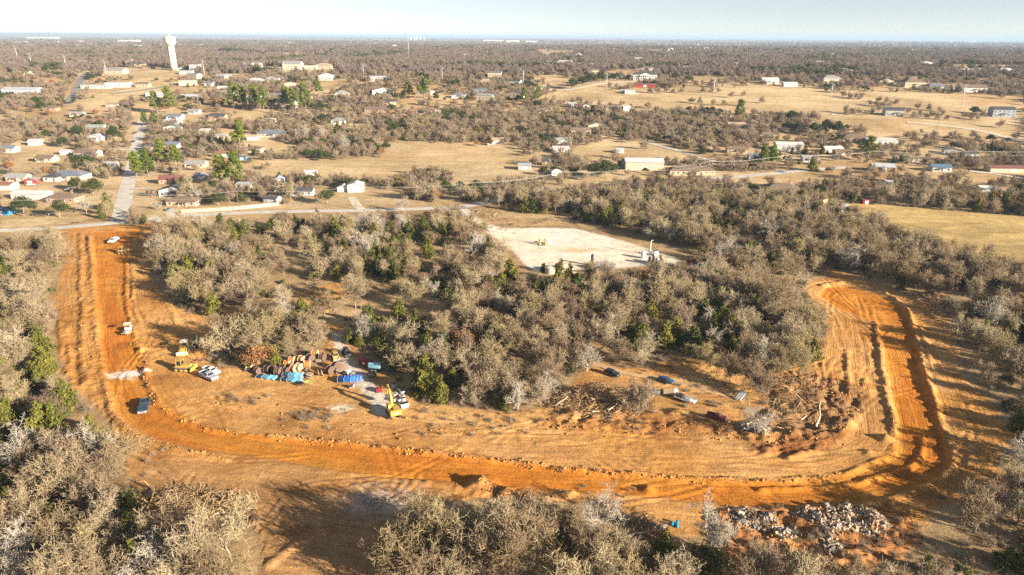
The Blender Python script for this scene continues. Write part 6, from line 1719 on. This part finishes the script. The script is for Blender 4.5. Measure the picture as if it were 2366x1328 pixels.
for i, (zx, zy) in enumerate([(825,738), (862,745)]):
    px, py = z2(zx, zy); r = place('reel_flange', px, py, 20 + 8 * i, ['loose wooden reel ring leaning left of its pair by the black coils', 'loose wooden reel ring leaning right of its pair by the black coils'][i], 'reel flange')
    M = Matrix.Translation((0, 0, 1.02)) @ Matrix.Rotation(R(82), 4, 'Y')
    b = MB(); n = 20
    for k in range(n):
        a0, a1 = 2 * math.pi * k / n, 2 * math.pi * (k + 1) / n
        b.prism([(.62 * math.cos(a0), .62 * math.sin(a0)), (1.0 * math.cos(a0), 1.0 * math.sin(a0)), (1.0 * math.cos(a1), 1.0 * math.sin(a1)), (.62 * math.cos(a1), .62 * math.sin(a1))], -.05, .05, M, axis='z')
    b.build('ring', REELW, r); MB().tube((0, -.62, 1.02), (0, .62, 1.02), .05, .05, 6).build('spoke', REELW, r)

# --- blue pipe bundles
PIPE_L = mat('pale_blue_pipe', (.10,.36,.58), .35, var=.1, scale=1.0, rnd=.08); PIPE_D = mat('deep_blue_pipe', (.02,.14,.52), .35, var=.1, scale=1.0, rnd=.08); TIMBER = mat('pallet_timber', (.48,.38,.25), .9, var=.2)
def bundle(px, py, head, label, m, cols, rows, L=6.2, rad=.15, straps=4):
    r = place('pipe_bundle', px, py, head, label, 'pipe bundle', 'stacks of blue plastic pipe')
    pm = MB().tube((-L / 2, 0, 0), (L / 2, 0, 0), rad, rad, 10).mesh('pipe', True); pm.materials.append(m)
    pc = MB().tube((-L / 2 - .01, 0, 0), (-L / 2 + .02, 0, 0), rad * .8, rad * .8, 10).mesh('bore'); pc.materials.append(DARKM)
    for j in range(rows):
        for i in range(cols):
            y = (i - (cols - 1) / 2) * rad * 2.04 + (rad if j % 2 else 0); z = .14 + rad + j * rad * 1.9
            o = link_mesh('pipe', pm, r); o.location = (0.04 * ((i * 7 + j * 3) % 5 - 2), y, z)
    W = cols * rad * 2.04 / 2 + rad + .05; Ht = .14 + rad * 2 + (rows - 1) * rad * 1.9 + .04
    for k in range(straps):
        x = -L / 2 + .4 + k * (L - .8) / (straps - 1)
        b = MB(); b.box(x - .06, x + .06, -W, W, .02, .13); b.box(x - .05, x + .05, -W - .06, -W, .02, Ht); b.box(x - .05, x + .05, W, W + .06, .02, Ht); b.box(x - .05, x + .05, -W - .06, W + .06, Ht, Ht + .06); b.build('timber_frame', TIMBER, r)
    return r
for zx, zy, hd, lab, m, c, rw in [(290,768,-11,'front left bundle of pale blue pipes on the sand',PIPE_L,5,2),(545,795,-11,'front right bundle of pale blue pipes on the sand',PIPE_L,5,2),(560,752,-4,'rear bundle of pale blue pipes nearest the reels',PIPE_L,5,3),
                                    (1125,800,4,'front stack of deep blue pipes beside the shaded track',PIPE_D,5,4),(1160,778,4,'rear stack of deep blue pipes beside the shaded track',PIPE_D,4,3)]:
    px, py = z2(zx, zy); bundle(px, py, hd, lab, m, c, rw)
# --- yellow hose coils, little trailer, hand plant
HOSE = mat('yellow_hose', (.52,.50,.14), .6, var=.15)
r = place('hose_pile', *z2(705,812), 0, 'heap of yellow-green hoses at the end of the pale blue pipes', 'hoses')
for k in range(12):
    cu = [(math.cos(t) * (.9 + .12 * (k % 4)) + gr_.normal(0, .25) + (k % 3 - 1) * .7, math.sin(t) * (.55 + .08 * (k % 3)) + gr_.normal(0, .2), .08 + .06 * (k // 3)) for t in np.linspace(0, 5.6, 12)]
    b = MB()
    for a, c in zip(cu[:-1], cu[1:]): b.tube(a, c, .05, .05, 5, False)
    b.build('hose', HOSE, r)
def trailer(px, py, head, label, L=3.2, W=1.6, m=DARKM, load=None, name='trailer', s=1.0):
    r = place(name, px, py, head, label, 'trailer', s=s)
    MB().box(-L / 2, L / 2, -W / 2, W / 2, .5, .62).build('deck', m, r)
    b = MB(); b.tube((L / 2, W * .4, .5), (L / 2 + 1.2, 0, .48), .05, .05, 6); b.tube((L / 2, -W * .4, .5), (L / 2 + 1.2, 0, .48), .05, .05, 6); b.build('tow_bar', DARKM, r)
    for s_ in (-1, 1):
        wheel(r, -.2, s_ * (W / 2 + .18), .34, .18); MB().box(-.65, .25, s_ * (W / 2 + .1) - .12, s_ * (W / 2 + .1) + .12, .7, .76).build('mudguard', m, r)
        MB().box(-L / 2, L / 2, s_ * W / 2 - .03, s_ * W / 2 + .03, .62, .92).build('side_board', m, r)
    return r
trailer(*z2(632,838), -30, 'little dark trailer on the sand in front of the hoses', 1.8, 1.1)
r = trailer(*z2(1130,735), 60, 'small trailer with white generator left of the deep blue pipes', 2.4, 1.4); MB().box(-.8, .7, -.5, .5, .62, 1.5, tx=.05, ty=.05).build('generator', WHITEP, r, bevel=.05)
r = place('plate_compactor', *z2(1165,868), 20, 'small grey motor pump on the sand below the deep blue pipes', 'pump')
MB().box(-.7, .7, -.4, .4, .1, .5).build('base', STEEL, r); MB().box(-.4, .3, -.3, .3, .5, 1.0, tx=.05).build('engine', DARKM, r); MB().tube((.3, 0, .5), (1.3, 0, 1.0), .04, .04, 6).build('handle', STEEL, r); MB().tube((.5, -.2, .6), (.5, .3, .6), .22, .22, 12).build('pump_housing', WHITEP, r)
# --- skip, tank, compressor in the shade
r = place('waste_skip', *z2(1310,632), -28, 'dark red skip with white placard in the shade of the wood', 'skip')
b = MB(); b.prism([(-1.9,.0),(1.5,.0),(2.0,1.5),(-2.0,1.5)], -.9, .9); b.build('tub', mat('skip_red', (.22,.02,.03), .6, var=.15), r, bevel=.04); MB().box(-2.05, 2.05, -.96, .96, 1.5, 1.6).build('rim', mat('skip_red', (0, 0, 0)), r); MB().box(-.6, .4, -.935, -.905, .5, 1.15).build('placard', WHITEP, r)
r = place('water_tank_trailer', *z2(1400,690), -8, 'pale blue tank trailer in the shade right of the red skip', 'tank trailer', s=1.1)
M = Matrix.Translation((0, 0, 1.45)) @ Matrix.Rotation(R(90), 4, 'Y')
MB().lathe([(.3,-1.75),(.8,-1.6),(.85,-1.4),(.85,1.4),(.8,1.6),(.3,1.75)], 20, M).build('tank', mat('pale_blue_paint', (.22,.44,.56), .45, var=.08), r, True); MB().box(-1.7, 2.4, -.6, .6, .5, .62).build('chassis', DARKM, r)
for s_ in (-1, 1): wheel(r, -.5, s_ * .95, .4, .22); wheel(r, .4, s_ * .95, .4, .22)
MB().tube((0, 0, 2.28), (0, 0, 2.42), .25, .25, 12).build('hatch', STEEL, r)
r = place('compressor', *z2(1372,752), -10, 'dark wheeled compressor below the pale blue tank trailer', 'compressor', s=1.0)
MB().box(-1.2, 1.2, -.7, .7, .5, 1.5, tx=.12, ty=.08).build('housing', DARKM, r, bevel=.06); MB().box(-.8, .8, -.72, -.7, .7, 1.1).build('grille', STEEL, r); MB().tube((1.2, 0, .55), (2.3, 0, .5), .05, .05, 6).build('tow_bar', STEEL, r)
for s_ in (-1, 1): wheel(r, 0, s_ * .85, .36, .2)
# --- concrete rings
CONCR = mat('precast_concrete', (.46,.46,.44), .9, var=.12, scale=2); 
def ring(px, py, rad, h, label, lid=False):
    r = place('concrete_ring', px, py, gr_.uniform(0, 90), label, 'concrete ring', 'precast manhole parts')
    MB().lathe([(rad, 0), (rad, h * .48), (rad * 1.03, h * .5), (rad * 1.03, h * .55), (rad, h * .57), (rad, h)], 22).build('shell', CONCR, r)
    MB().lathe([(rad * .82, h), (rad * .82, h + .012)], 20).build('lid' if lid else 'opening', CONCR if lid else DARKM, r)
    if lid: MB().lathe([(.32, h + .012), (.32, h + .05)], 14).build('manhole_cover', DARKM, r)
for zx, zy, rad, h, lab, lid in [(1605,940,.85,.5,'wide concrete slab ring on the left of the ring store',True),(1682,922,.8,.9,'concrete ring at the back right of the ring store',False),(1676,962,.8,.6,'low concrete ring at the middle right of the ring store',True),(1600,1008,.5,1.0,'small upright concrete pipe at the front left of the ring store',False),(1648,1014,.5,1.0,'small upright concrete pipe in the front middle of the ring store',False),(1692,998,.6,.9,'small upright concrete pipe at the front right of the ring store',False),(1600,862,.75,1.2,'tall concrete ring at the back of the ring store under the trees',False),(1640,890,.6,.8,'concrete ring half hidden between the others in the store',False)]:
    ring(*z2(zx, zy), rad, h, lab, lid)
r = place('bedding_box', *z2(1702,1062), 30, 'white steel box tipped beside the excavator', 'skip'); b = MB(); b.prism([(-.9,.05),(.8,.05),(1.2,1.2),(-1.2,1.2)], -.7, .7); b.build('tub', WHITEP, r); MB().box(-1.1, 1.1, -.6, .6, 1.2, 1.22).build('inside', DARKM, r)
r = place('fuel_cube', *z2(1440,905), 20, 'dark red fuel cube in shade left of the excavator boom', 'fuel tank'); MB().box(-.8, .8, -.6, .6, .15, 1.2).build('tank', mat('skip_red', (0, 0, 0)), r, bevel=.05); MB().box(-.85, .85, -.65, .65, 0, .15).build('skid_base', DARKM, r); MB().tube((0, 0, 1.2), (0, 0, 1.4), .12, .12, 8).build('filler_cap', STEEL, r)

# --- well pad
TANK = mat('cream_tank_steel', (.66,.56,.42), .5, var=.1, scale=.6); TANKB = mat('brown_tank_steel', (.36,.22,.11), .6, var=.1); GREENT = mat('vessel_grey', (.42,.42,.38), .5, var=.1)
def otank(px, py, rad, h, m, label):
    r = place('storage_tank', px, py, 0, label, 'tank', 'storage tanks at the well pad')
    MB().lathe([(rad, -.2), (rad, h)], 28).build('shell', m, r, False); MB().lathe([(rad + .06, h), (rad * .5, h + .45), (.3, h + .6)], 28).build('roof', m, r)
    b = MB(); 
    for k in range(12): b.box(rad + .05, rad + .12, -.3, .3, .3 + k * h / 12, .36 + k * h / 12)
    b.box(rad + .05, rad + .12, -.36, -.3, 0, h + .9); b.box(rad + .05, rad + .12, .3, .36, 0, h + .9); b.build('ladder', STEEL, r)
otank(1272,630,2.4,2.6,TANK,'left cream storage tank at the near edge of the well pad'); otank(1302,630,2.3,3.0,TANK,'right cream storage tank at the near edge of the well pad'); otank(1288,626,1.1,2.9,TANKB,'narrow brown tank between the two cream tanks')
r = place('gas_separator', 1368, 613, 0, 'slim dark upright separator vessel on the well pad edge', 'vessel'); MB().lathe([(.5,0),(.62,.2),(.62,4.6),(.3,5.0)], 14).build('vessel', DARKM, r, True); b = MB(); b.tube((.6,0,4.6),(1.2,0,5.4),.06,.06,6); b.tube((1.2,0,5.4),(1.6,0,4.8),.06,.06,6); b.tube((1.6,0,4.8),(1.6,0,.2),.06,.06,6); b.build('pipe', STEEL, r)
r = place('lean_shelter', 1398, 622, -14, 'low grey roofed shelter at the near edge of the well pad', 'shelter')
for x, y in ((-3.6,-1.4),(3.6,-1.4),(-3.6,1.4),(3.6,1.4)): MB().box(x - .1, x + .1, y - .1, y + .1, 0, 1.8).build('post', STEEL, r)
MB().prism([(-2.0,1.7),(0,2.9),(2.0,1.7),(2.0,1.85),(0,3.05),(-2.0,1.85)], -4.2, 4.2, axis='x').build('roof', mat('roof_grey', (0, 0, 0)), r); MB().box(-3.2, 3.2, -1.0, 1.0, .1, 1.2).build('skid_unit', GREENT, r)
r = place('pipe_skid', 1345, 628, -8, 'row of low pipework between cream tanks and shelter', 'pipework')
for k in range(7): b = MB(); b.tube((-6 + k * 2, -.8, 0), (-6 + k * 2, -.8, .9), .12, .12, 8); b.tube((-6 + k * 2, -.8, .9), (-6 + k * 2, 1.0, .9), .12, .12, 8); b.tube((-6 + k * 2, 1.0, .9), (-6 + k * 2, 1.0, 0), .12, .12, 8); b.build('pipe_bend', WHITEP if k % 2 else STEEL, r)
for y in (-.3, .4): MB().tube((-7, y, .5), (7, y, .5), .1, .1, 8).build('header_pipe', STEEL, r)
def wellhead(px, py, label, s=1.0, m=YEL2, n=2):
    r = place('wellhead', px, py, 10, label, 'wellhead', s=s)
    MB().box(-1.6, 1.6, -1.6, 1.6, 0, .12).build('cellar_plate', STEEL, r)
    for k in range(n):
        x = -1 + 2 * k; v = MB(); v.lathe([(.34,.1),(.34,.5),(.2,.55),(.2,1.0),(.32,1.05),(.32,1.35),(.18,1.4),(.18,2.1),(.3,2.15),(.3,2.4),(.1,2.5),(.1,2.9)], 12, Matrix.Translation((x, 0, 0))); v.build('valve_stack', m, r)
        MB().tube((x - .9, 0, 1.2), (x + .9, 0, 1.2), .13, .13, 8).build('wing_valve', m, r); MB().tube((x, .3, 1.75), (x, .42, 1.75), .32, .32, 12).build('handwheel', DARKM, r)
    b = MB()
    for x, y in ((-1.6,-1.6),(1.6,-1.6),(1.6,1.6),(-1.6,1.6)): b.tube((x, y, 0), (x, y, 1.1), .05, .05, 6)
    for a, c in (((-1.6,-1.6),(1.6,-1.6)),((1.6,-1.6),(1.6,1.6)),((1.6,1.6),(-1.6,1.6)),((-1.6,1.6),(-1.6,-1.6))): b.tube((*a, 1.05), (*c, 1.05), .05, .05, 6)
    b.build('guard_rail', YEL2, r); MB().box(1.8, 3.2, .5, 1.6, .4, 1.7).build('control_box', WHITEP, r)
wellhead(1254,565,'twin yellow wellheads standing alone on the pale pad',1.25); 
r = place('white_separator', 1486, 596, 0, 'white round-topped vessel at the right end of the pad', 'vessel', s=1.1); MB().lathe([(.9,0),(1.0,.3),(1.0,2.0),(.8,2.6),(.3,2.9)], 18).build('vessel', WHITEP, r, True); MB().tube((.9,0,.8),(2.2,0,.8),.1,.1,8).build('outlet_pipe', STEEL, r)
r = place('flare_stack', 1502, 588, 0, 'tall thin white vent stack with bent top on the pad', 'vent stack', s=1.1); b = MB(); b.tube((0,0,0),(0,0,5.6),.22,.18,8); b.tube((0,0,5.6),(.5,0,6.1),.16,.14,8); b.tube((.5,0,6.1),(.8,0,5.8),.14,.12,8); b.build('stack', WHITEP, r); MB().lathe([(.6,0),(.6,1.6),(.3,2.0)],12).build('base_vessel', WHITEP, r)
r = place('metering_unit', 1515, 590, 15, 'white metering unit with sloping lid right of the vent stack', 'machine'); MB().box(-.9,.9,-.7,.7,.2,2.0,tx=.1).build('housing', WHITEP, r); MB().prism([(-1.1,2.05),(1.1,2.5),(1.1,2.6),(-1.1,2.15)],-.9,.9).build('lid', STEEL, r)
r = place('process_skid', 1515, 610, 5, 'dark process skid with vessels at the right end of the pad', 'process skid', s=1.2); MB().box(-3,3,-1.2,1.2,0,.25).build('skid_base', STEEL, r)
for x, rr, h, m in ((-2.2,.6,2.6,DARKM),(-.9,.5,3.0,DARKM),(.5,.7,2.2,GREENT),(2.0,.8,3.0,TANKB)): MB().lathe([(rr,.25),(rr,h),(rr*.4,h+.3)],12,Matrix.Translation((x,0,0))).build('vessel', m, r, True)
MB().tube((-3,.9,1.2),(3,.9,1.2),.12,.12,8).build('header_pipe', STEEL, r)

# --- clearing: flatbed trailer, crates, tipped cart
r = trailer(1583,926,-38,'long white flatbed trailer with gear in the clearing',5.2,1.9,WHITEP,s=1.1); MB().box(-2.0,-.6,-.7,.7,.62,1.3).build('tool_chest', DARKM, r); MB().box(.2,1.4,-.6,.6,.62,1.0).build('tarped_load', GREENT, r)
r = place('timber_crate', 1545, 910, -12, 'tan box lying behind the white flatbed trailer', 'crate'); MB().box(-1.4,1.4,-.7,.7,.05,.95).build('box', TIMBER, r); MB().box(-1.45,1.45,-.75,.75,.95,1.03).build('lid', TIMBER, r)
r = place('white_water_tote', 1560, 908, 10, 'white water tote between the tan box and the flatbed trailer', 'water tote'); MB().box(-.6,.6,-.5,.5,.15,1.2).build('tank', WHITEP, r, bevel=.08); MB().box(-.65,.65,-.55,.55,0,.15).build('pallet', TIMBER, r)
r = place('tipped_cart', 1711, 921, 40, 'white frame cart tipped up at the clearing edge', 'cart'); b = MB(); b.prism([(-1.2,.3),(1.2,1.6),(1.1,1.75),(-1.3,.45)],-.8,.8); b.build('tray', WHITEP, r); b = MB(); b.tube((1.2,0,1.6),(1.0,0,2.6),.06,.06,6); b.tube((-1.2,-.7,.3),(.8,-.7,.05),.05,.05,6); b.tube((-1.2,.7,.3),(.8,.7,.05),.05,.05,6); b.build('frame', WHITEP, r)
for s_ in (-1, 1): wheel(r, -.2, s_ * .95, .36, .18)
r = place('old_tractor_body', 1672, 972, -10, 'yellow-brown tracked undercarriage beside the old red truck', 'undercarriage'); track_unit(r, 0, 2.6, .6, .6, STEEL)

# ------------------------------------------------------------------ heaps of grubbed trees
LOGM = mat('grubbed_log', (.40,.25,.12), .95, var=.3, scale=2.0, rnd=.25, bump=.4); PALELOG = mat('pale_log', (.58,.48,.34), .9, var=.25, scale=2.0, rnd=.2); DEADTW = mat('dead_branches', (.38,.25,.135), .95, var=.3, scale=1.0)
def log_mesh(seed, L, rad):
    g = np.random.default_rng(seed); S = []
    J = grow(g, np.array([-L / 2, 0, 0]), np.array([1., 0, 0]), L, rad, 5, .12, .02, S)
    for k in range(6):
        a = g.uniform(0, 6.28); S.append((-L / 2, 0, 0, -L / 2 - g.uniform(.3, .9), math.cos(a) * g.uniform(.3, .7), math.sin(a) * g.uniform(.3, .7), rad * .45, .03))
    for k in range(3):
        p, d, r = J[int(g.integers(2, 6))]; a = g.uniform(0, 6.28); q = p + np.array([.6, math.cos(a), math.sin(a)]) * g.uniform(.6, 1.4); S.append((*p, *q, r * .5, .03))
    return seg_mesh('log', S, 7, True)
LOGS = [log_mesh(60 + i, 3.2 + .9 * (i % 4), .16 + .05 * (i % 3)) for i in range(8)]
for i, m in enumerate(LOGS): m.materials.append(PALELOG if i == 5 else LOGM)
def brush_pile(name, px_poly, nlog, label, hmax, seed, twigs=900):
    P = poly(px_poly); c = P.mean(0); g = np.random.default_rng(seed)
    z0 = ground_z(*c); root = empty(name, (c[0], c[1], z0)); tag(root, label, 'brush pile')
    lo, hi = P.min(0), P.max(0)
    def pick():
        while True:
            q = g.uniform(lo, hi)
            if inside(P, q[:1], q[1:])[0]: return q
    def hh(q):
        d, _, _ = line_dist(np.vstack([P, P[:1]]), q[:1], q[1:]); return hmax * min(1, float(d[0]) / 4.0)
    for k in range(nlog):
        q = pick(); o = link_mesh('log', LOGS[k % len(LOGS)], root); h = hh(q)
        o.location = (q[0] - c[0], q[1] - c[1], ground_z(*q) - z0 + g.uniform(.15, 1) * h + .12)
        o.rotation_euler = (g.uniform(0, 6.28), g.normal(0, .32), g.uniform(0, 6.28)); s = g.uniform(.45, 1.0); o.scale = (s, s * .9, s * .9)
    S = []
    for k in range(twigs):
        q = pick(); h = hh(q); p = np.array([q[0] - c[0], q[1] - c[1], ground_z(*q) - z0 + g.uniform(0, 1.1) * h])
        d = unit(np.array([g.normal(), g.normal(), g.normal(.15, .45)])); l = g.uniform(.8, 2.6); m = p + d * l * .5; e = m + unit(d + g.normal(0, .4, 3)) * l * .5
        rr = g.uniform(.02, .07); S += [(*p, *m, rr, rr * .8), (*m, *e, rr * .8, rr * .3)]
    o = link_mesh('branches', seg_mesh('branches', S, 4), root, DEADTW); o['kind'] = 'stuff'
    return root
brush_pile('brush_pile', [(1268,955),(1290,908),(1380,890),(1490,905),(1520,945),(1480,962),(1380,968)], 95, 'long brush pile of uprooted trunks at the wood edge right of the excavator', 1.9, 1, 1100)
brush_pile('brush_pile', [(1765,985),(1780,885),(1850,868),(1905,880),(1890,945),(1830,1000)], 60, 'tangled brush pile with a tall pale trunk inside the right bend', .9, 2, 600)
brush_pile('brush_pile', [(308,1168),(335,1132),(480,1128),(580,1160),(560,1205),(430,1200)], 90, 'brush pile of stacked trunks at the lower left wood edge', 1.6, 3, 900)
brush_pile('brush_pile', [(2105,690),(2150,672),(2195,690),(2200,735),(2150,725)], 36, 'small shaded brush pile right of the turning circle', 2.2, 4, 600)
brush_pile('brush_pile', [(1455,1215),(1490,1190),(1540,1225),(1520,1262),(1470,1245)], 30, 'small heap of roots below the dirt road left of the blue debris', 1.2, 5, 400)
brush_pile('brush_pile', [(1085,505),(1100,485),(1160,490),(1150,505)], 22, 'weathered brush heap beside the pad entrance', 1.6, 6, 500)
o = empty('fallen_trunk', gat(1878,970), R(75)); tag(o, 'long pale bent trunk standing out of the brush pile in the right bend', 'log')
g_ = np.random.default_rng(8); S = []; grow(g_, np.array([-5., 0, .6]), np.array([1., 0, .22]), 11, .34, 8, .1, .0, S); link_mesh('trunk', seg_mesh('trunk', S, 8, True), o, PALELOG)
# ------------------------------------------------------------------ rubble
RUB = [mat('rubble_pale', (.44,.35,.26), .9, var=.3, scale=2, rnd=.4), mat('rubble_grey', (.25,.235,.22), .9, var=.2, scale=2, rnd=.25), mat('rubble_tan', (.45,.30,.17), .9, var=.2, scale=2, rnd=.2)]
CH = []
for k in range(9):
    g = np.random.default_rng(70 + k); a, b_, c = [(1,.7,.25),(.8,.6,.5),(.6,.5,.4),(1.3,.8,.18),(.5,.45,.4),(.9,.5,.3),(1.6,1.0,.16),(.7,.7,.6),(.5,.9,.2)][k]
    m = MB(); m.box(-a, a, -b_, b_, -c, c); m.v = [tuple(np.array(v) * g.uniform(.72, 1.15, 3)) for v in m.v]; me = m.mesh('chunk'); me.materials.append(RUB[k % 3]); CH.append(me)
def rubble(px_poly, n, label, seed, smin=.4, smax=1.15, small=500, hmax=.6, name='rubble_heap'):
    P = poly(px_poly); c = P.mean(0); g = np.random.default_rng(seed); z0 = ground_z(*c); root = empty(name, (c[0], c[1], z0)); tag(root, label, 'rubble heap')
    lo, hi = P.min(0), P.max(0); k = 0; m = MB()
    while k < n + small:
        q = g.uniform(lo, hi)
        if not inside(P, q[:1], q[1:])[0]: continue
        zz = ground_z(*q) - z0
        if k < n:
            o = link_mesh('chunk', CH[k % len(CH)], root); s = g.uniform(smin, smax); o.scale = (s, s, s); o.location = (q[0] - c[0], q[1] - c[1], zz + g.uniform(-.25, hmax * .7)); o.rotation_euler = (g.normal(0, .6), g.normal(0, .6), g.uniform(0, 6.28))
        else:
            s = g.uniform(.06, .25); M = Matrix.Translation((q[0] - c[0], q[1] - c[1], zz + g.uniform(-.1, hmax * .5))) @ Matrix.Rotation(g.uniform(0, 3), 4, Vector(g.normal(0, 1, 3)).normalized())
            m.box(-s, s, -s * .8, s * .8, -s * .5, s * .5, M)
        k += 1
    if small: o = m.build('small_fragments', RUB[0], root); o['kind'] = 'stuff'
rubble([(1670,1182),(1740,1178),(1790,1190),(1800,1215),(1770,1232),(1720,1225),(1690,1205)], 75, 'pale concrete rubble at the left end of the tip below the dirt road', 1, .2, .75, 500, .6)
rubble([(1835,1178),(1960,1180),(2040,1195),(2060,1220),(2020,1240),(1930,1235),(1870,1215),(1835,1195)], 95, 'grey concrete slabs and debris at the right end of the tip', 2, .2, .8, 600, .6)
rubble([(1880,1225),(1935,1230),(1945,1275),(1915,1290),(1890,1250)], 60, 'heap of blue-white rubble in the middle of the tip', 3, .2, .6, 300, .7)
rubble([(1780,1225),(1830,1210),(1850,1240),(1800,1260)], 30, 'few big tan slabs between the rubble heaps', 4, .35, .9, 120, .3)
rubble([(1705,985),(1730,970),(1748,985),(1740,1000),(1715,998)], 34, 'pale concrete lumps left of the bare tree by the right bend', 5, .4, .9, 120, .8)
rubble([(1748,996),(1770,990),(1785,1000),(1770,1010),(1752,1006)], 26, 'pale concrete lumps right of the bare tree by the right bend', 6, .4, .9, 90, .7)
rubble([(820,1160),(890,1150),(920,1165),(860,1180)], 14, 'scatter of pale stones in the tree shade above the bottom thicket', 7, .25, .5, 150, .1)
rubble([(50,880),(75,875),(85,890),(60,895)], 10, 'white lumps lying at the edge of the left wood', 8, .4, .8, 30, .3)
r = place('barrel_debris', 1538, 1218, 10, 'blue plastic drums and scrap lying in the shade at bottom', 'drums')
BD = mat('drum_blue', (.02,.28,.48), .4, var=.1)
for k, (x, y, a) in enumerate([(-2.2,.3,0),(-1.2,-.3,1),(1.4,.2,0),(2.2,-.2,1),(2.6,.5,0)]):
    M = Matrix.Translation((x, y, .32)) @ Matrix.Rotation(R(90), 4, 'X') if a else Matrix.Translation((x, y, 0.0))
    MB().lathe([(.28, -.45 if a else 0), (.3, -.4 if a else .05), (.3, .4 if a else .85), (.28, .45 if a else .9)], 14, M).build('drum', BD, r, True)
MB().box(-.6, .5, -.2, .5, .05, .25).build('scrap_board', TIMBER, r)
# ------------------------------------------------------------------ clods along the cut banks: nobody could count them
m = []; fc = []; g = np.random.default_rng(99)
CLOD = [([(620,1008),(760,1020),(900,1037),(1050,1052),(1200,1068),(1320,1085),(1480,1098),(1650,1108),(1830,1110),(1950,1094)], 1500, 1.3), ([(2070,1025),(2060,960),(2043,880),(2032,800),(2024,745)], 350, 1.2), ([(250,900),(263,960),(300,1000),(350,1022),(430,1045),(520,1062)], 400, 1.2), ([(330,850),(338,890),(365,925),(400,958),(470,988),(560,1003)], 400, 1.1), ([(1250,985),(1400,990),(1600,990),(1740,1010),(1850,1020),(1950,985)], 900, 4.0), ([(1860,900),(1930,890),(1960,950),(1880,1000)], 700, 5.0), ([(1060,1115),(1118,1120),(1170,1140),(1300,1140)], 350, 2.0), ([(300,790),(330,800),(335,850)], 150, 1.5), ([(1700,1190),(1850,1230),(2040,1230)], 900, 7.0), ([(190,560),(190,700),(195,850)], 250, 2.5), ([(520,930),(700,980),(900,990),(1100,1000)], 260, 6.0)]
for px, n, wd in CLOD:
    Lc = smooth_line(poly(px), 5)
    for k in range(n):
        i = int(g.integers(0, len(Lc) - 1)); q = Lc[i] + (Lc[i + 1] - Lc[i]) * g.random() + g.normal(0, wd * .5, 2); s = g.uniform(.04, .10) * (1 + 1.8 * (g.random() < .10))
        b0 = len(m) * 8; c8 = np.array([(a, b, c) for c in (-.7, .9) for a, b in ((-1, -1), (1, -1), (1, 1), (-1, 1))]) * s * g.uniform(.55, 1.2, (8, 3)); a = g.uniform(0, 6.28); Rm = np.array([[math.cos(a), -math.sin(a), 0], [math.sin(a), math.cos(a), 0], [0, 0, 1]])
        m.append(c8 @ Rm.T + np.array([q[0], q[1], ground_z(*q) + s * .3])); fc += [[b0 + j for j in f] for f in ((3, 2, 1, 0), (4, 5, 6, 7), (0, 1, 5, 4), (1, 2, 6, 5), (2, 3, 7, 6), (3, 0, 4, 7))]
o = link_mesh('dirt_clods', np_mesh('dirt_clods', np.concatenate(m), np.array(fc)), None, mat('clod_soil', (.50,.24,.075), .95, var=.35, scale=.15)); tag(o, 'loose orange-brown clods strewn along the cut banks of the dirt road', 'dirt clods', kind='stuff')
print('things', round(time.time() - T0, 1), len(COL.objects))
